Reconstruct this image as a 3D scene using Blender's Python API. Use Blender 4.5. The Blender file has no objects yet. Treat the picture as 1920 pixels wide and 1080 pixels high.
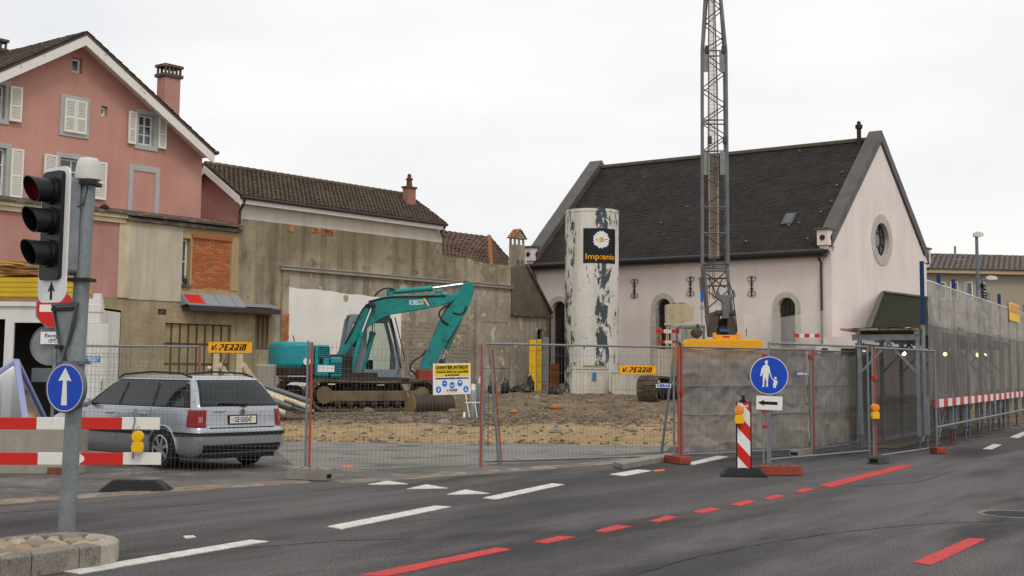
import bpy, math, random
from mathutils import Vector, Matrix
from mathutils.geometry import tessellate_polygon
random.seed(7)
R = math.radians
SC = bpy.context.scene
COL = SC.collection

# ---------------------------------------------------------------- camera
F, PPX, PPY, CAMZ = 2500.0, 960.0, 440.0, 1.62
PITCH, ROLL = math.atan(250 / F), R(0.5)
_f = Vector((0, math.cos(PITCH), math.sin(PITCH)))
_r = Vector((1, 0, 0)); _u = Vector((0, -math.sin(PITCH), math.cos(PITCH)))
RIGHT = _r * math.cos(ROLL) + _u * math.sin(ROLL)
UP = _u * math.cos(ROLL) - _r * math.sin(ROLL)
cam = bpy.data.cameras.new('camera'); co = bpy.data.objects.new('camera', cam); COL.objects.link(co)
cam.sensor_width = 36; cam.lens = 36 * F / 1920; cam.shift_y = -100 / 1920; cam.clip_end = 2000; cam.clip_start = 0.1
co.matrix_world = Matrix.Translation((0, 0, CAMZ)) @ Matrix((RIGHT, UP, -_f)).transposed().to_4x4()
SC.camera = co

# ---------------------------------------------------------------- world, sun, exposure
SUN_EL, SUN_AZ = 50, 160          # azimuth clockwise from +Y (behind the viewer, slightly right)
W = bpy.data.worlds.new('World'); SC.world = W; W.use_nodes = True
nt = W.node_tree; nt.nodes.clear()
def nn(t, typ, **kw):
    n = t.nodes.new(typ)
    for k, v in kw.items(): setattr(n, k, v)
    return n
sky = nn(nt, 'ShaderNodeTexSky', sky_type='NISHITA', sun_disc=False, sun_elevation=R(SUN_EL), sun_rotation=R(SUN_AZ))
sky.air_density = 1.0; sky.dust_density = 4.0
tc = nn(nt, 'ShaderNodeTexCoord'); mp = nn(nt, 'ShaderNodeMapping'); mp.inputs['Scale'].default_value = (1, 1, 3.2)
nz = nn(nt, 'ShaderNodeTexNoise'); nz.inputs['Scale'].default_value = 2.2; nz.inputs['Detail'].default_value = 5; nz.inputs['Roughness'].default_value = .5
rp = nn(nt, 'ShaderNodeValToRGB')
rp.color_ramp.elements[0].position = .36; rp.color_ramp.elements[0].color = (8.5, 8.62, 8.85, 1)
rp.color_ramp.elements[1].position = .66; rp.color_ramp.elements[1].color = (10.5, 10.3, 10.05, 1)
mx = nn(nt, 'ShaderNodeMix', data_type='RGBA'); mx.inputs[0].default_value = .93
bg = nn(nt, 'ShaderNodeBackground'); bg.inputs['Strength'].default_value = .095
ow = nn(nt, 'ShaderNodeOutputWorld')
L = nt.links.new
L(tc.outputs['Generated'], mp.inputs['Vector']); L(mp.outputs[0], nz.inputs['Vector']); L(nz.outputs['Fac'], rp.inputs[0])
L(sky.outputs[0], mx.inputs[6]); L(rp.outputs[0], mx.inputs[7]); L(mx.outputs[2], bg.inputs['Color']); L(bg.outputs[0], ow.inputs[0])
sl = bpy.data.lights.new('sun', 'SUN'); sl.energy = .95; sl.angle = R(16); sl.color = (1, .96, .9)
so = bpy.data.objects.new('sun', sl); COL.objects.link(so)
_sd = Vector((math.sin(R(SUN_AZ)) * math.cos(R(SUN_EL)), math.cos(R(SUN_AZ)) * math.cos(R(SUN_EL)), math.sin(R(SUN_EL))))
so.rotation_euler = _sd.to_track_quat('Z', 'Y').to_euler(); so.location = (0, -5, 30)
SC.view_settings.view_transform = 'Standard'; SC.view_settings.look = 'None'
SC.view_settings.gamma = 1; SC.view_settings.use_curve_mapping = False
SC.view_settings.exposure = 0.12

# ---------------------------------------------------------------- pixel helpers (photograph pixel -> place in the world)
def ray(px, py): return RIGHT * ((px - PPX) / F) + UP * ((PPY - py) / F) + _f
def at(px, py, Y):
    d = ray(px, py); return Vector((0, 0, CAMZ)) + d * (Y / d.y)
def gnd(px, py, z=0.0):
    d = ray(px, py); return Vector((0, 0, CAMZ)) + d * ((z - CAMZ) / d.z)
class Frame:                       # vertical plane: x along u, y inwards (left of u), z up
    def __init__(s, ox, oy, ux, uy, oz=0.0):
        l = math.hypot(ux, uy); s.o = Vector((ox, oy, oz)); s.u = Vector((ux / l, uy / l, 0)); s.v = Vector((-uy / l, ux / l, 0))
        s.ang = math.atan2(uy, ux)
    def hit(s, px, py, y=0.0):
        d = ray(px, py); c = Vector((0, 0, CAMZ)) - s.o
        t = (y - c.dot(s.v)) / d.dot(s.v); p = c + d * t
        return (p.dot(s.u), p.z)
    def w(s, x, y, z): return s.o + s.u * x + s.v * y + Vector((0, 0, z))
    def rect(s, x0, y0, x1, y1, y=0.0):        # heights are read at the left edge
        a = s.hit(x0, y0, y); b = s.hit(x0, y1, y); c = s.hit(x1, (y0 + y1) / 2, y)
        return (a[0] + b[0]) / 2, b[1], c[0], a[1]   # s0, z0, s1, z1

# ---------------------------------------------------------------- objects
def thing(name, label, cat, loc=(0, 0, 0), rz=0.0, group=None):
    o = bpy.data.objects.new(name, None); COL.objects.link(o); o.empty_display_size = .2
    o.location = loc; o.rotation_euler = (0, 0, rz); o['label'] = label; o['category'] = cat
    if group: o['group'] = group
    return o
def tag(o, label, cat, group=None):
    o['label'] = label; o['category'] = cat
    if group: o['group'] = group
    return o
def dup(root, loc=None, rz=None, label=None):
    r = root.copy(); COL.objects.link(r)
    if loc is not None: r.location = loc
    if rz is not None: r.rotation_euler = (0, 0, rz)
    if label: r['label'] = label
    for c in list(root.children):
        k = c.copy(); COL.objects.link(k); k.parent = r
        for g in list(c.children):
            q = g.copy(); COL.objects.link(q); q.parent = k
    return r
class B:
    def __init__(s): s.v = []; s.f = []
    def add(s, vs, fs):
        n = len(s.v); s.v += [tuple(v) for v in vs]; s.f += [tuple(i + n for i in f) for f in fs]; return s
    def box(s, c, d, rot=None):
        hx, hy, hz = d[0] / 2, d[1] / 2, d[2] / 2
        vs = [Vector((x, y, z)) for x in (-hx, hx) for y in (-hy, hy) for z in (-hz, hz)]
        if rot is not None: vs = [rot @ v for v in vs]
        c = Vector(c)
        return s.add([v + c for v in vs], [(0, 1, 3, 2), (4, 6, 7, 5), (0, 4, 5, 1), (2, 3, 7, 6), (0, 2, 6, 4), (1, 5, 7, 3)])
    def bx(s, x0, y0, z0, x1, y1, z1): return s.box(((x0 + x1) / 2, (y0 + y1) / 2, (z0 + z1) / 2), (abs(x1 - x0), abs(y1 - y0), abs(z1 - z0)))
    def bar(s, p0, p1, w, h=None, up=(0, 0, 1)):          # square bar between two points
        h = h or w; p0, p1 = Vector(p0), Vector(p1); d = (p1 - p0); l = d.length; d.normalize(); up = Vector(up)
        if abs(d.dot(up)) > .98: up = Vector((1, 0, 0))
        a = d.cross(up).normalized(); b = a.cross(d)
        vs = []
        for p in (p0, p1):
            for i, j in ((-1, -1), (1, -1), (1, 1), (-1, 1)): vs.append(p + a * (i * w / 2) + b * (j * h / 2))
        return s.add(vs, [(3, 2, 1, 0), (4, 5, 6, 7), (0, 1, 5, 4), (1, 2, 6, 5), (2, 3, 7, 6), (3, 0, 4, 7)])
    def cyl(s, p0, p1, r0, r1=None, n=12, cap=True):
        r1 = r0 if r1 is None else r1; p0, p1 = Vector(p0), Vector(p1); d = (p1 - p0).normalized()
        up = Vector((0, 0, 1)) if abs(d.z) < .9 else Vector((1, 0, 0)); a = d.cross(up).normalized(); b = d.cross(a)
        vs = []
        for p, r in ((p0, r0), (p1, r1)):
            for i in range(n):
                t = 2 * math.pi * i / n; vs.append(p + a * (math.cos(t) * r) + b * (math.sin(t) * r))
        fs = [(i, (i + 1) % n, n + (i + 1) % n, n + i) for i in range(n)]
        if cap: fs += [tuple(range(n))[::-1], tuple(range(n, 2 * n))]
        return s.add(vs, fs)
    def tube(s, pts, r, n=8, cap=True):
        pts = [Vector(p) for p in pts]; vs = []; fs = []; m = len(pts)
        for k, p in enumerate(pts):
            d = (pts[min(k + 1, m - 1)] - pts[max(k - 1, 0)]).normalized()
            up = Vector((0, 0, 1)) if abs(d.z) < .93 else Vector((1, 0, 0)); a = d.cross(up).normalized(); b = d.cross(a)
            rr = r[k] if isinstance(r, (list, tuple)) else r
            for i in range(n):
                t = 2 * math.pi * i / n; vs.append(p + a * (math.cos(t) * rr) + b * (math.sin(t) * rr))
        for k in range(m - 1):
            for i in range(n): fs.append((k * n + i, k * n + (i + 1) % n, (k + 1) * n + (i + 1) % n, (k + 1) * n + i))
        if cap: fs += [tuple(range(n))[::-1], tuple(range((m - 1) * n, m * n))]
        return s.add(vs, fs)
    def lathe(s, prof, n=24, c=(0, 0, 0), axis='z', cap=True):
        vs = []; fs = []; m = len(prof); c = Vector(c)
        for r, z in prof:
            for i in range(n):
                t = 2 * math.pi * i / n; q = (math.cos(t) * r, math.sin(t) * r, z)
                if axis == 'x': q = (q[2], q[0], q[1])
                if axis == 'y': q = (q[1], q[2], q[0])
                vs.append(c + Vector(q))
        for k in range(m - 1):
            for i in range(n): fs.append((k * n + i, k * n + (i + 1) % n, (k + 1) * n + (i + 1) % n, (k + 1) * n + i))
        if cap: fs += [tuple(range(n))[::-1], tuple(range((m - 1) * n, m * n))]
        return s.add(vs, fs)
    def plate(s, outer, holes=(), y0=0.0, y1=.1, ax='xz', back=True):
        """outline (with holes) in a plane, extruded from y0 to y1; ax says which world axes the outline uses"""
        loops = [[Vector((a, b, 0)) for a, b in lp] for lp in ([outer] + list(holes))]
        tri = tessellate_polygon(loops); flat = [v for lp in loops for v in lp]
        def mk(v, d):
            if ax == 'xz': return (v.x, d, v.y)
            if ax == 'xy': return (v.x, v.y, d)
            return (d, v.x, v.y)
        n = len(flat); vs = [mk(v, y0) for v in flat] + [mk(v, y1) for v in flat]; fs = []
        for t in tri:
            fs.append(t)
            if back: fs.append(tuple(i + n for i in t[::-1]))
        k = 0
        for lp in loops:
            m = len(lp)
            for i in range(m): fs.append((k + i, k + (i + 1) % m, n + k + (i + 1) % m, n + k + i))
            k += m
        return s.add(vs, fs)
    def wall(s, outer, holes, y0, y1):
        """convex outline with rectangular holes (x0,z0,x1,z1), cut into cells"""
        xs = sorted({p[0] for p in outer} | {h[i] for h in holes for i in (0, 2)}); zs = sorted({p[1] for p in outer} | {h[i] for h in holes for i in (1, 3)})
        ar = sum(a[0] * b[1] - b[0] * a[1] for a, b in zip(outer, outer[1:] + outer[:1]))
        if ar < 0: outer = outer[::-1]
        def clip(poly):
            for a, b in zip(outer, outer[1:] + outer[:1]):
                sd = lambda p: (b[0] - a[0]) * (p[1] - a[1]) - (b[1] - a[1]) * (p[0] - a[0]); r = []
                for p, q in zip(poly, poly[1:] + poly[:1]):
                    dp, dq = sd(p), sd(q)
                    if dp >= -1e-9: r.append(p)
                    if (dp > 1e-9 and dq < -1e-9) or (dp < -1e-9 and dq > 1e-9):
                        t = dp / (dp - dq); r.append((p[0] + (q[0] - p[0]) * t, p[1] + (q[1] - p[1]) * t))
                poly = r
                if len(poly) < 3: return []
            return poly
        for x0, x1 in zip(xs, xs[1:]):
            for z0, z1 in zip(zs, zs[1:]):
                cx, cz = (x0 + x1) / 2, (z0 + z1) / 2
                if any(h[0] < cx < h[2] and h[1] < cz < h[3] for h in holes): continue
                p = clip(rc(x0, z0, x1, z1))
                if p: s.add([(a, y0, c) for a, c in p], [tuple(range(len(p)))])
        for h in holes:
            q = rc(*h); s.add([(a, y0, c) for a, c in q] + [(a, y1, c) for a, c in q], [(i, (i + 1) % 4, 4 + (i + 1) % 4, 4 + i) for i in range(4)])
        n = len(outer); s.add([(a, y0, c) for a, c in outer] + [(a, y1, c) for a, c in outer], [(i, (i + 1) % n, n + (i + 1) % n, n + i) for i in range(n)])
        return s
    def grid(s, fn, nu, nv):
        vs = [fn(i / nu, j / nv) for j in range(nv + 1) for i in range(nu + 1)]
        fs = [(j * (nu + 1) + i, j * (nu + 1) + i + 1, (j + 1) * (nu + 1) + i + 1, (j + 1) * (nu + 1) + i) for j in range(nv) for i in range(nu)]
        return s.add(vs, fs)
    def xf(s, m): s.v = [tuple(m @ Vector(v)) for v in s.v]; return s
    def mesh(s, name):
        me = bpy.data.meshes.new(name); me.from_pydata(s.v, [], s.f); me.validate(); me.update(); return me
    def build(s, name, mat, parent=None, smooth=False, bevel=0, fix=True, seg=2):
        me = s.mesh(name)
        if fix:
            import bmesh
            bm = bmesh.new(); bm.from_mesh(me); bmesh.ops.recalc_face_normals(bm, faces=bm.faces); bm.to_mesh(me); bm.free()
        me.materials.append(MT[mat] if isinstance(mat, str) else mat)
        o = bpy.data.objects.new(name, me); COL.objects.link(o)
        if parent is not None: o.parent = parent
        if smooth:
            for p in me.polygons: p.use_smooth = True
            try: me.set_sharp_from_angle(angle=R(smooth if smooth is not True else 40))
            except Exception: pass
        if bevel:
            b = o.modifiers.new('bevel', 'BEVEL'); b.width = bevel; b.segments = seg; b.limit_method = 'ANGLE'; b.angle_limit = R(40)
        return o
def inst(o, name, parent, loc=None, mat=None):           # another object with the same mesh
    k = bpy.data.objects.new(name, o.data); COL.objects.link(k); k.parent = parent
    if loc is not None: k.location = loc
    return k
def circ(cx, cz, r, n=24, a0=0, a1=360, rz=None):
    full = abs(a1 - a0) >= 360; m = n if full else n + 1; rz = rz or r
    return [(cx + r * math.cos(R(a0 + (a1 - a0) * i / n)), cz + rz * math.sin(R(a0 + (a1 - a0) * i / n))) for i in range(m)]
def rrect(x0, z0, x1, z1, r, n=5):
    p = []
    for cx, cz, a in ((x1 - r, z0 + r, -90), (x1 - r, z1 - r, 0), (x0 + r, z1 - r, 90), (x0 + r, z0 + r, 180)):
        p += [(cx + r * math.cos(R(a + 90 * i / n)), cz + r * math.sin(R(a + 90 * i / n))) for i in range(n + 1)]
    return p
def arch(x0, x1, z0, z1, n=10):                          # door-like outline with a round head reaching z1
    r = (x1 - x0) / 2; c = (x0 + x1) / 2
    return [(x0, z0), (x1, z0)] + [(c + r * math.cos(R(180 * i / n)), z1 - r + r * math.sin(R(180 * i / n))) for i in range(n + 1)]
def rc(x0, z0, x1, z1): return [(x0, z0), (x1, z0), (x1, z1), (x0, z1)]
def text(body, size, mat, parent, m, name='lettering', width=None, bold=0.0, shear=0.0, depth=.001, bend=None, align='CENTER'):
    """flat lettering; m maps (x right, y up, z towards reader) to the parent's space"""
    cu = bpy.data.curves.new('t', 'FONT'); cu.body = body; cu.size = size; cu.align_x = align; cu.align_y = 'CENTER'
    cu.offset = bold; cu.shear = shear; cu.extrude = depth; cu.resolution_u = 3
    o = bpy.data.objects.new('t', cu); COL.objects.link(o)
    dg = bpy.context.evaluated_depsgraph_get(); me = bpy.data.meshes.new_from_object(o.evaluated_get(dg))
    bpy.data.objects.remove(o); bpy.data.curves.remove(cu)
    xs = [v.co.x for v in me.vertices]; k = 1.0
    if width and xs: k = width / (max(xs) - min(xs))
    for v in me.vertices:
        c = v.co.copy(); c.x *= k
        v.co = bend(c) if bend else m @ c
    me.materials.clear(); me.materials.append(MT[mat]); me.name = name
    q = bpy.data.objects.new(name, me); COL.objects.link(q)
    if parent is not None: q.parent = parent
    return q
def smp(pts, n=5):                                       # Catmull-Rom smoothing of a polyline
    P = [Vector(p) for p in pts]; P = [P[0] * 2 - P[1]] + P + [P[-1] * 2 - P[-2]]; out = []
    for i in range(1, len(P) - 2):
        for k in range(n):
            t = k / n; a, b, c, d = P[i - 1:i + 3]; out.append(.5 * ((2 * b) + (c - a) * t + (2 * a - 5 * b + 4 * c - d) * t * t + (3 * b - a - 3 * c + d) * t ** 3))
    return out + [P[-2]]
def facing(loc, nx, ny, nz=0.0):
    """matrix for a flat sign: x right, y up as read by someone the normal points to, z = normal"""
    z = Vector((nx, ny, nz)).normalized(); x = Vector((0, 0, 1)).cross(z).normalized(); y = z.cross(x)
    return Matrix.Translation(loc) @ Matrix((x, y, z)).transposed().to_4x4()
XZ = lambda x, y, z: Matrix.Translation((x, y, z)) @ Matrix(((1, 0, 0), (0, 0, -1), (0, 1, 0))).to_4x4()   # reads from -y

# ---------------------------------------------------------------- materials
MT = {}
def hx(h): return tuple(((int(h[i:i + 2], 16) / 255) ** 2.2) for i in (0, 2, 4)) + (1,)
def mat(name, col, rough=.7, metal=0.0, col2=None, scale=2.0, contrast=(.35, .7), fine=.12, fscale=30, bump=.15, streak=None, samt=.5,
        spec=.35, coat=0.0, alpha=1.0, trans=0.0, emit=None, patch=None, pscale=3.0, pth=(.6, .66), stretch=(1, 1, 1), pstretch=(1, 1, 1), bscale=None, fr=(.25, .75)):
    m = bpy.data.materials.new(name); m.use_nodes = True; t = m.node_tree; t.nodes.clear()
    lk = t.links.new; out = nn(t, 'ShaderNodeOutputMaterial'); p = nn(t, 'ShaderNodeBsdfPrincipled'); lk(p.outputs[0], out.inputs[0])
    c = nn(t, 'ShaderNodeTexCoord'); vec = c.outputs['Object']
    def noise(sc, st=(1, 1, 1), det=6, ro=.6):
        mpn = nn(t, 'ShaderNodeMapping'); mpn.inputs['Scale'].default_value = st; lk(vec, mpn.inputs[0])
        n = nn(t, 'ShaderNodeTexNoise'); n.inputs['Scale'].default_value = sc; n.inputs['Detail'].default_value = det; n.inputs['Roughness'].default_value = ro
        lk(mpn.outputs[0], n.inputs['Vector']); return n.outputs['Fac']
    def ramp(fac, a, b):
        r = nn(t, 'ShaderNodeMapRange'); r.inputs['From Min'].default_value = a; r.inputs['From Max'].default_value = b; lk(fac, r.inputs[0]); return r.outputs[0]
    def mixc(fac, a, b, typ='MIX'):
        x = nn(t, 'ShaderNodeMix', data_type='RGBA', blend_type=typ)
        for i, q in ((0, fac), (6, a), (7, b)):
            if isinstance(q, (float, int, tuple)): x.inputs[i].default_value = q
            else: lk(q, x.inputs[i])
        return x.outputs[2]
    base = hx(col); cur = base
    if col2: cur = mixc(ramp(noise(scale, stretch), *contrast), base, hx(col2))
    if streak:
        f1 = ramp(noise(1.3, (1.6, 1.6, .12), 5, .6), .48, .72); mm = nn(t, 'ShaderNodeMath', operation='MULTIPLY'); mm.inputs[1].default_value = samt
        lk(f1, mm.inputs[0]); cur = mixc(mm.outputs[0], cur, hx(streak))
    if patch:
        cur = mixc(ramp(noise(pscale, pstretch, 8, .65), *pth), cur, hx(patch))
    if fine:
        f2 = noise(fscale, (1, 1, 1), 3, .7)
        lo = nn(t, 'ShaderNodeMapRange'); lo.inputs['From Min'].default_value = fr[0]; lo.inputs['From Max'].default_value = fr[1]
        lo.inputs['To Min'].default_value = 1 - fine; lo.inputs['To Max'].default_value = 1 + fine; lk(f2, lo.inputs[0])
        cur = mixc(1.0, cur, lo.outputs[0], 'MULTIPLY')
    if isinstance(cur, tuple): p.inputs['Base Color'].default_value = cur
    else: lk(cur, p.inputs['Base Color'])
    p.inputs['Metallic'].default_value = metal; p.inputs['Specular IOR Level'].default_value = spec
    p.inputs['Coat Weight'].default_value = coat; p.inputs['Coat Roughness'].default_value = .08
    p.inputs['Alpha'].default_value = alpha; p.inputs['Transmission Weight'].default_value = trans
    if emit: p.inputs['Emission Color'].default_value = hx(emit[0]); p.inputs['Emission Strength'].default_value = emit[1]
    rr = nn(t, 'ShaderNodeMapRange'); rr.inputs['To Min'].default_value = max(0, rough - .1); rr.inputs['To Max'].default_value = min(1, rough + .1)
    if rough > .12: lk(noise(scale * 2.3), rr.inputs[0]); lk(rr.outputs[0], p.inputs['Roughness'])
    else: p.inputs['Roughness'].default_value = rough
    if bump:
        bn = nn(t, 'ShaderNodeBump'); bn.inputs['Strength'].default_value = bump; bn.inputs['Distance'].default_value = .02
        lk(noise(bscale or fscale, (1, 1, 1), 4, .7), bn.inputs['Height']); lk(bn.outputs[0], p.inputs['Normal'])
    MT[name] = m; return m
# ground
mat('asphalt', '4a4747', .84, col2='625e5d', scale=1.0, contrast=(.4, .6), fine=.55, fscale=48, fr=(.38, .62), bump=.9, stretch=(.09, .8, 1), patch='383636', pscale=.8, pth=(.49, .62), pstretch=(.16, .6, 1), spec=.35)
mat('asphalt_old', '6b6763', .9, col2='545150', scale=.9, fine=.4, fscale=48, fr=(.38, .62), bump=.45, patch='8b857c', pscale=1.3, pth=(.52, .7), spec=.25)
mat('asphalt_patch', '363434', .86, fine=.4, fscale=170, bump=.5, spec=.3)
mat('apron', '85827c', .9, col2='75726b', scale=.6, fine=.35, fscale=80, bump=.5, patch='5e5b56', pscale=1.1, pth=(.52, .64))
mat('paint_white', 'd6d3cc', .75, col2='bdb9b2', scale=6, fine=.2, fscale=48, fr=(.38, .62), bump=.5, patch='7b7774', pscale=26, pth=(.6, .68))
mat('paint_red', 'c53a3a', .7, col2='b23636', scale=6, fine=.25, fscale=48, fr=(.38, .62), bump=.5, patch='6b4645', pscale=26, pth=(.6, .68))
mat('paint_orange', 'e2673a', .7)
mat('granite', '8a8379', .85, col2='6f6a62', scale=5, fine=.5, fscale=60, bump=.5, patch='4c4945', pscale=9, pth=(.55, .7))
mat('granite_top', 'a89f92', .85, col2='938b7f', scale=5, fine=.3, fscale=80, bump=.4)
for i, c in enumerate(('b59f80', '9d8f78', 'c6b79b', '7c756a', 'a98763')): mat('pebble%d' % i, c, .8, col2='8a8072', scale=9, fine=.25, fscale=45, bump=.4)
mat('kerb_brick0', '857568', .9, fine=.35, fscale=50, bump=.5); mat('kerb_brick1', '746a62', .9, fine=.35, fscale=50, bump=.5); mat('kerb_brick2', '8f8275', .9, fine=.35, fscale=50, bump=.5)
mat('gravel', '8a7c6b', .95, col2='5d5348', scale=5, fine=.4, fscale=20, bump=.4)
mat('gravel_dark', '5a5047', .95, col2='3f3832', scale=5, fine=.4, fscale=20, bump=.4)
# buildings
mat('pink_render', 'c19082', .92, col2='b38174', scale=.5, fine=.08, fscale=50, bump=.2, streak='a9746a', samt=.3)
mat('pink_old', 'b98a81', .92, col2='a97b71', scale=.8, fine=.08, fscale=60, bump=.15, streak='9a655e', samt=.4)
mat('cream', 'cfc0a2', .9, col2='bfae8e', scale=2, fine=.1, fscale=40, bump=.15, streak='8d7f66', samt=.5)
mat('greige', 'c4b9a6', .92, col2='b5aa96', scale=1.2, fine=.08, fscale=50, bump=.15, streak='968a72', samt=.65)
mat('beige_rough', 'ab9c7e', .95, col2='8b7d64', scale=1.0, fine=.22, fscale=12, bump=.8, bscale=9, streak='7b6d52', samt=.6, patch='8e8778', pscale=1.2, pth=(.55, .68))
mat('beige_flat', 'b09a70', .93, col2='a38d64', scale=1.5, fine=.1, fscale=40, bump=.2, streak='8d7a56', samt=.4)
mat('old_wall', 'aa9d86', .95, col2='82765f', scale=.42, contrast=(.4, .6), fine=.2, fscale=18, bump=.4, streak='4b443a', samt=.8, patch='6d6557', pscale=1.6, pth=(.53, .66))
mat('old_wall_low', 'aca190', .95, col2='857a6a', scale=.7, contrast=(.4, .6), fine=.22, fscale=16, bump=.45, streak='4d463c', samt=.85, patch='c9c0b0', pscale=1.4, pth=(.55, .63))
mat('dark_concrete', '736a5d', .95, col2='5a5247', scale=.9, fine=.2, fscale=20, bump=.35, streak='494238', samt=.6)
mat('upper_plaster', 'd6cfc2', .92, col2='c8c0b1', scale=.9, fine=.05, fscale=50, bump=.1, streak='a79d8c', samt=.4)
mat('white_paint_wall', 'e9e6e0', .8, col2='dedad2', scale=1.5, fine=.03, fscale=40, bump=.06, patch='b9b2a4', pscale=5, pth=(.72, .76))
mat('white_wood', 'e2ded8', .7, fine=.06, fscale=60, bump=.1, patch='b3aca2', pscale=6, pth=(.66, .72))
mat('peeling_wood', 'e0dbd4', .8, fine=.1, fscale=60, bump=.3, patch='948a80', pscale=6, pth=(.61, .66), pstretch=(1, 1, 1))
mat('shutter', 'dedad0', .6, fine=.05, fscale=40, bump=.05)
mat('stone_grey', 'b0b0ae', .85, col2='a2a2a0', scale=3, fine=.1, fscale=40, bump=.15)
mat('window_white', 'd9d8d4', .5, fine=.03, bump=0)
mat('glass_dark', '191d20', .06, fine=0, bump=0, spec=.6)
mat('glass_house', '39424a', .08, fine=0, bump=0, spec=.8, col2='555d62', scale=3)
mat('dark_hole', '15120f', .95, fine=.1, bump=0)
mat('brick0', 'bf7a4f', .9, fine=.15, fscale=40, bump=.3); mat('brick1', 'b46c44', .9, fine=.15, fscale=40, bump=.3); mat('brick2', 'a66343', .9, fine=.15, fscale=40, bump=.3)
mat('mortar', 'c09a70', .95, fine=.15, fscale=60, bump=.3)
mat('block', '9b907f', .95, col2='857a6a', scale=3, fine=.2, fscale=22, bump=.5)
mat('moulding', '9a948a', .9, fine=.15, fscale=30, bump=.3, streak='6b645b', samt=.5)
mat('dark_ledge', '554b43', .9, fine=.25, fscale=25, bump=.4, patch='857a6c', pscale=4, pth=(.5, .65))
mat('brown_tile', '5b4e42', .9, col2='453b32', scale=1.2, fine=.3, fscale=9, bump=.3, patch='4a4a2e', pscale=2.2, pth=(.55, .68))
mat('brown_tile2', '6b5648', .9, col2='4d4036', scale=1.2, fine=.3, fscale=9, bump=.3)
mat('terracotta', '99694a', .85, fine=.3, fscale=14, bump=.3)
mat('slate', '302c2a', .78, col2='252220', scale=.8, fine=.25, fscale=6, bump=.3, patch='3d3d22', pscale=1.3, pth=(.6, .72), spec=.3, streak='45403d', samt=.35)
mat('slate_ridge', '5c564c', .8, fine=.3, fscale=12, bump=.4, patch='4d5034', pscale=3, pth=(.5, .65))
mat('coping', '585550', .55, col2='484541', scale=1.4, fine=.1, fscale=20, bump=.1, spec=.5)
mat('gutter', '312c2c', .5, fine=.15, bump=.05, spec=.5)
mat('pipe_brown', '3d2f2d', .5, fine=.1, bump=.05, spec=.5)
mat('church_wall', 'e6dbd5', .93, col2='ddcec8', scale=.5, fine=.04, fscale=60, bump=.1, streak='c9b4aa', samt=.3)
mat('church_stone', 'c2bbb0', .88, col2='aba498', scale=4, fine=.15, fscale=30, bump=.25, streak='8a857b', samt=.3)
mat('iron', '3a2f2c', .7, metal=.3, fine=.2, bump=.2)
mat('moss_roof', '201e18', .95, col2='2c2c18', scale=2.5, fine=.5, fscale=16, bump=.8, bscale=14, patch='363519', pscale=3, pth=(.56, .68))
mat('tan_wall', '9e9483', .9, fine=.04, bump=.05); mat('tan_fascia', 'b39c7c', .8, fine=.05, bump=.05)
mat('grey_tile', '716863', .9, col2='625954', scale=2, fine=.3, fscale=8, bump=.4)
def silo_mat():
    m = mat('silo', 'dfdcd6', .8, col2='cfcac0', scale=.8, fine=.07, fscale=40, bump=.15, streak='9a917e', samt=.45); t = m.node_tree; lk = t.links.new
    p = [n for n in t.nodes if n.type == 'BSDF_PRINCIPLED'][0]; src = p.inputs['Base Color'].links[0].from_socket; c = nn(t, 'ShaderNodeTexCoord'); sp = nn(t, 'ShaderNodeSeparateXYZ'); lk(c.outputs['Object'], sp.inputs[0])
    r = nn(t, 'ShaderNodeMapRange'); r.inputs['From Min'].default_value = -1.15; r.inputs['From Max'].default_value = 1.15; lk(sp.outputs[0], r.inputs[0])
    cr_ = nn(t, 'ShaderNodeValToRGB'); el = cr_.color_ramp.elements; el[0].position = 0; el[0].color = (.75, .75, .75, 1); el[1].position = 1; el[1].color = (.6, .6, .6, 1)
    for q, v in ((.12, .55), (.2, .1), (.5, .1), (.58, .85), (.74, .95), (.82, .1), (.94, .15)): e = el.new(q); e.color = (v, v, v, 1)
    lk(r.outputs[0], cr_.inputs[0]); mp_ = nn(t, 'ShaderNodeMapping'); mp_.inputs['Scale'].default_value = (1.2, 1.2, .5); lk(c.outputs['Object'], mp_.inputs[0])
    n = nn(t, 'ShaderNodeTexNoise'); n.inputs['Scale'].default_value = 3.4; n.inputs['Detail'].default_value = 12; n.inputs['Roughness'].default_value = .72; lk(mp_.outputs[0], n.inputs['Vector'])
    a = nn(t, 'ShaderNodeMath', operation='MULTIPLY_ADD'); a.inputs[1].default_value = .17; lk(cr_.outputs[0], a.inputs[0]); lk(n.outputs['Fac'], a.inputs[2])
    th = nn(t, 'ShaderNodeMapRange'); th.inputs['From Min'].default_value = .62; th.inputs['From Max'].default_value = .632; lk(a.outputs[0], th.inputs[0])
    x = nn(t, 'ShaderNodeMix', data_type='RGBA'); lk(th.outputs[0], x.inputs[0]); lk(src, x.inputs[6]); x.inputs[7].default_value = hx('4a5053'); lk(x.outputs[2], p.inputs['Base Color'])
silo_mat()
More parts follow.
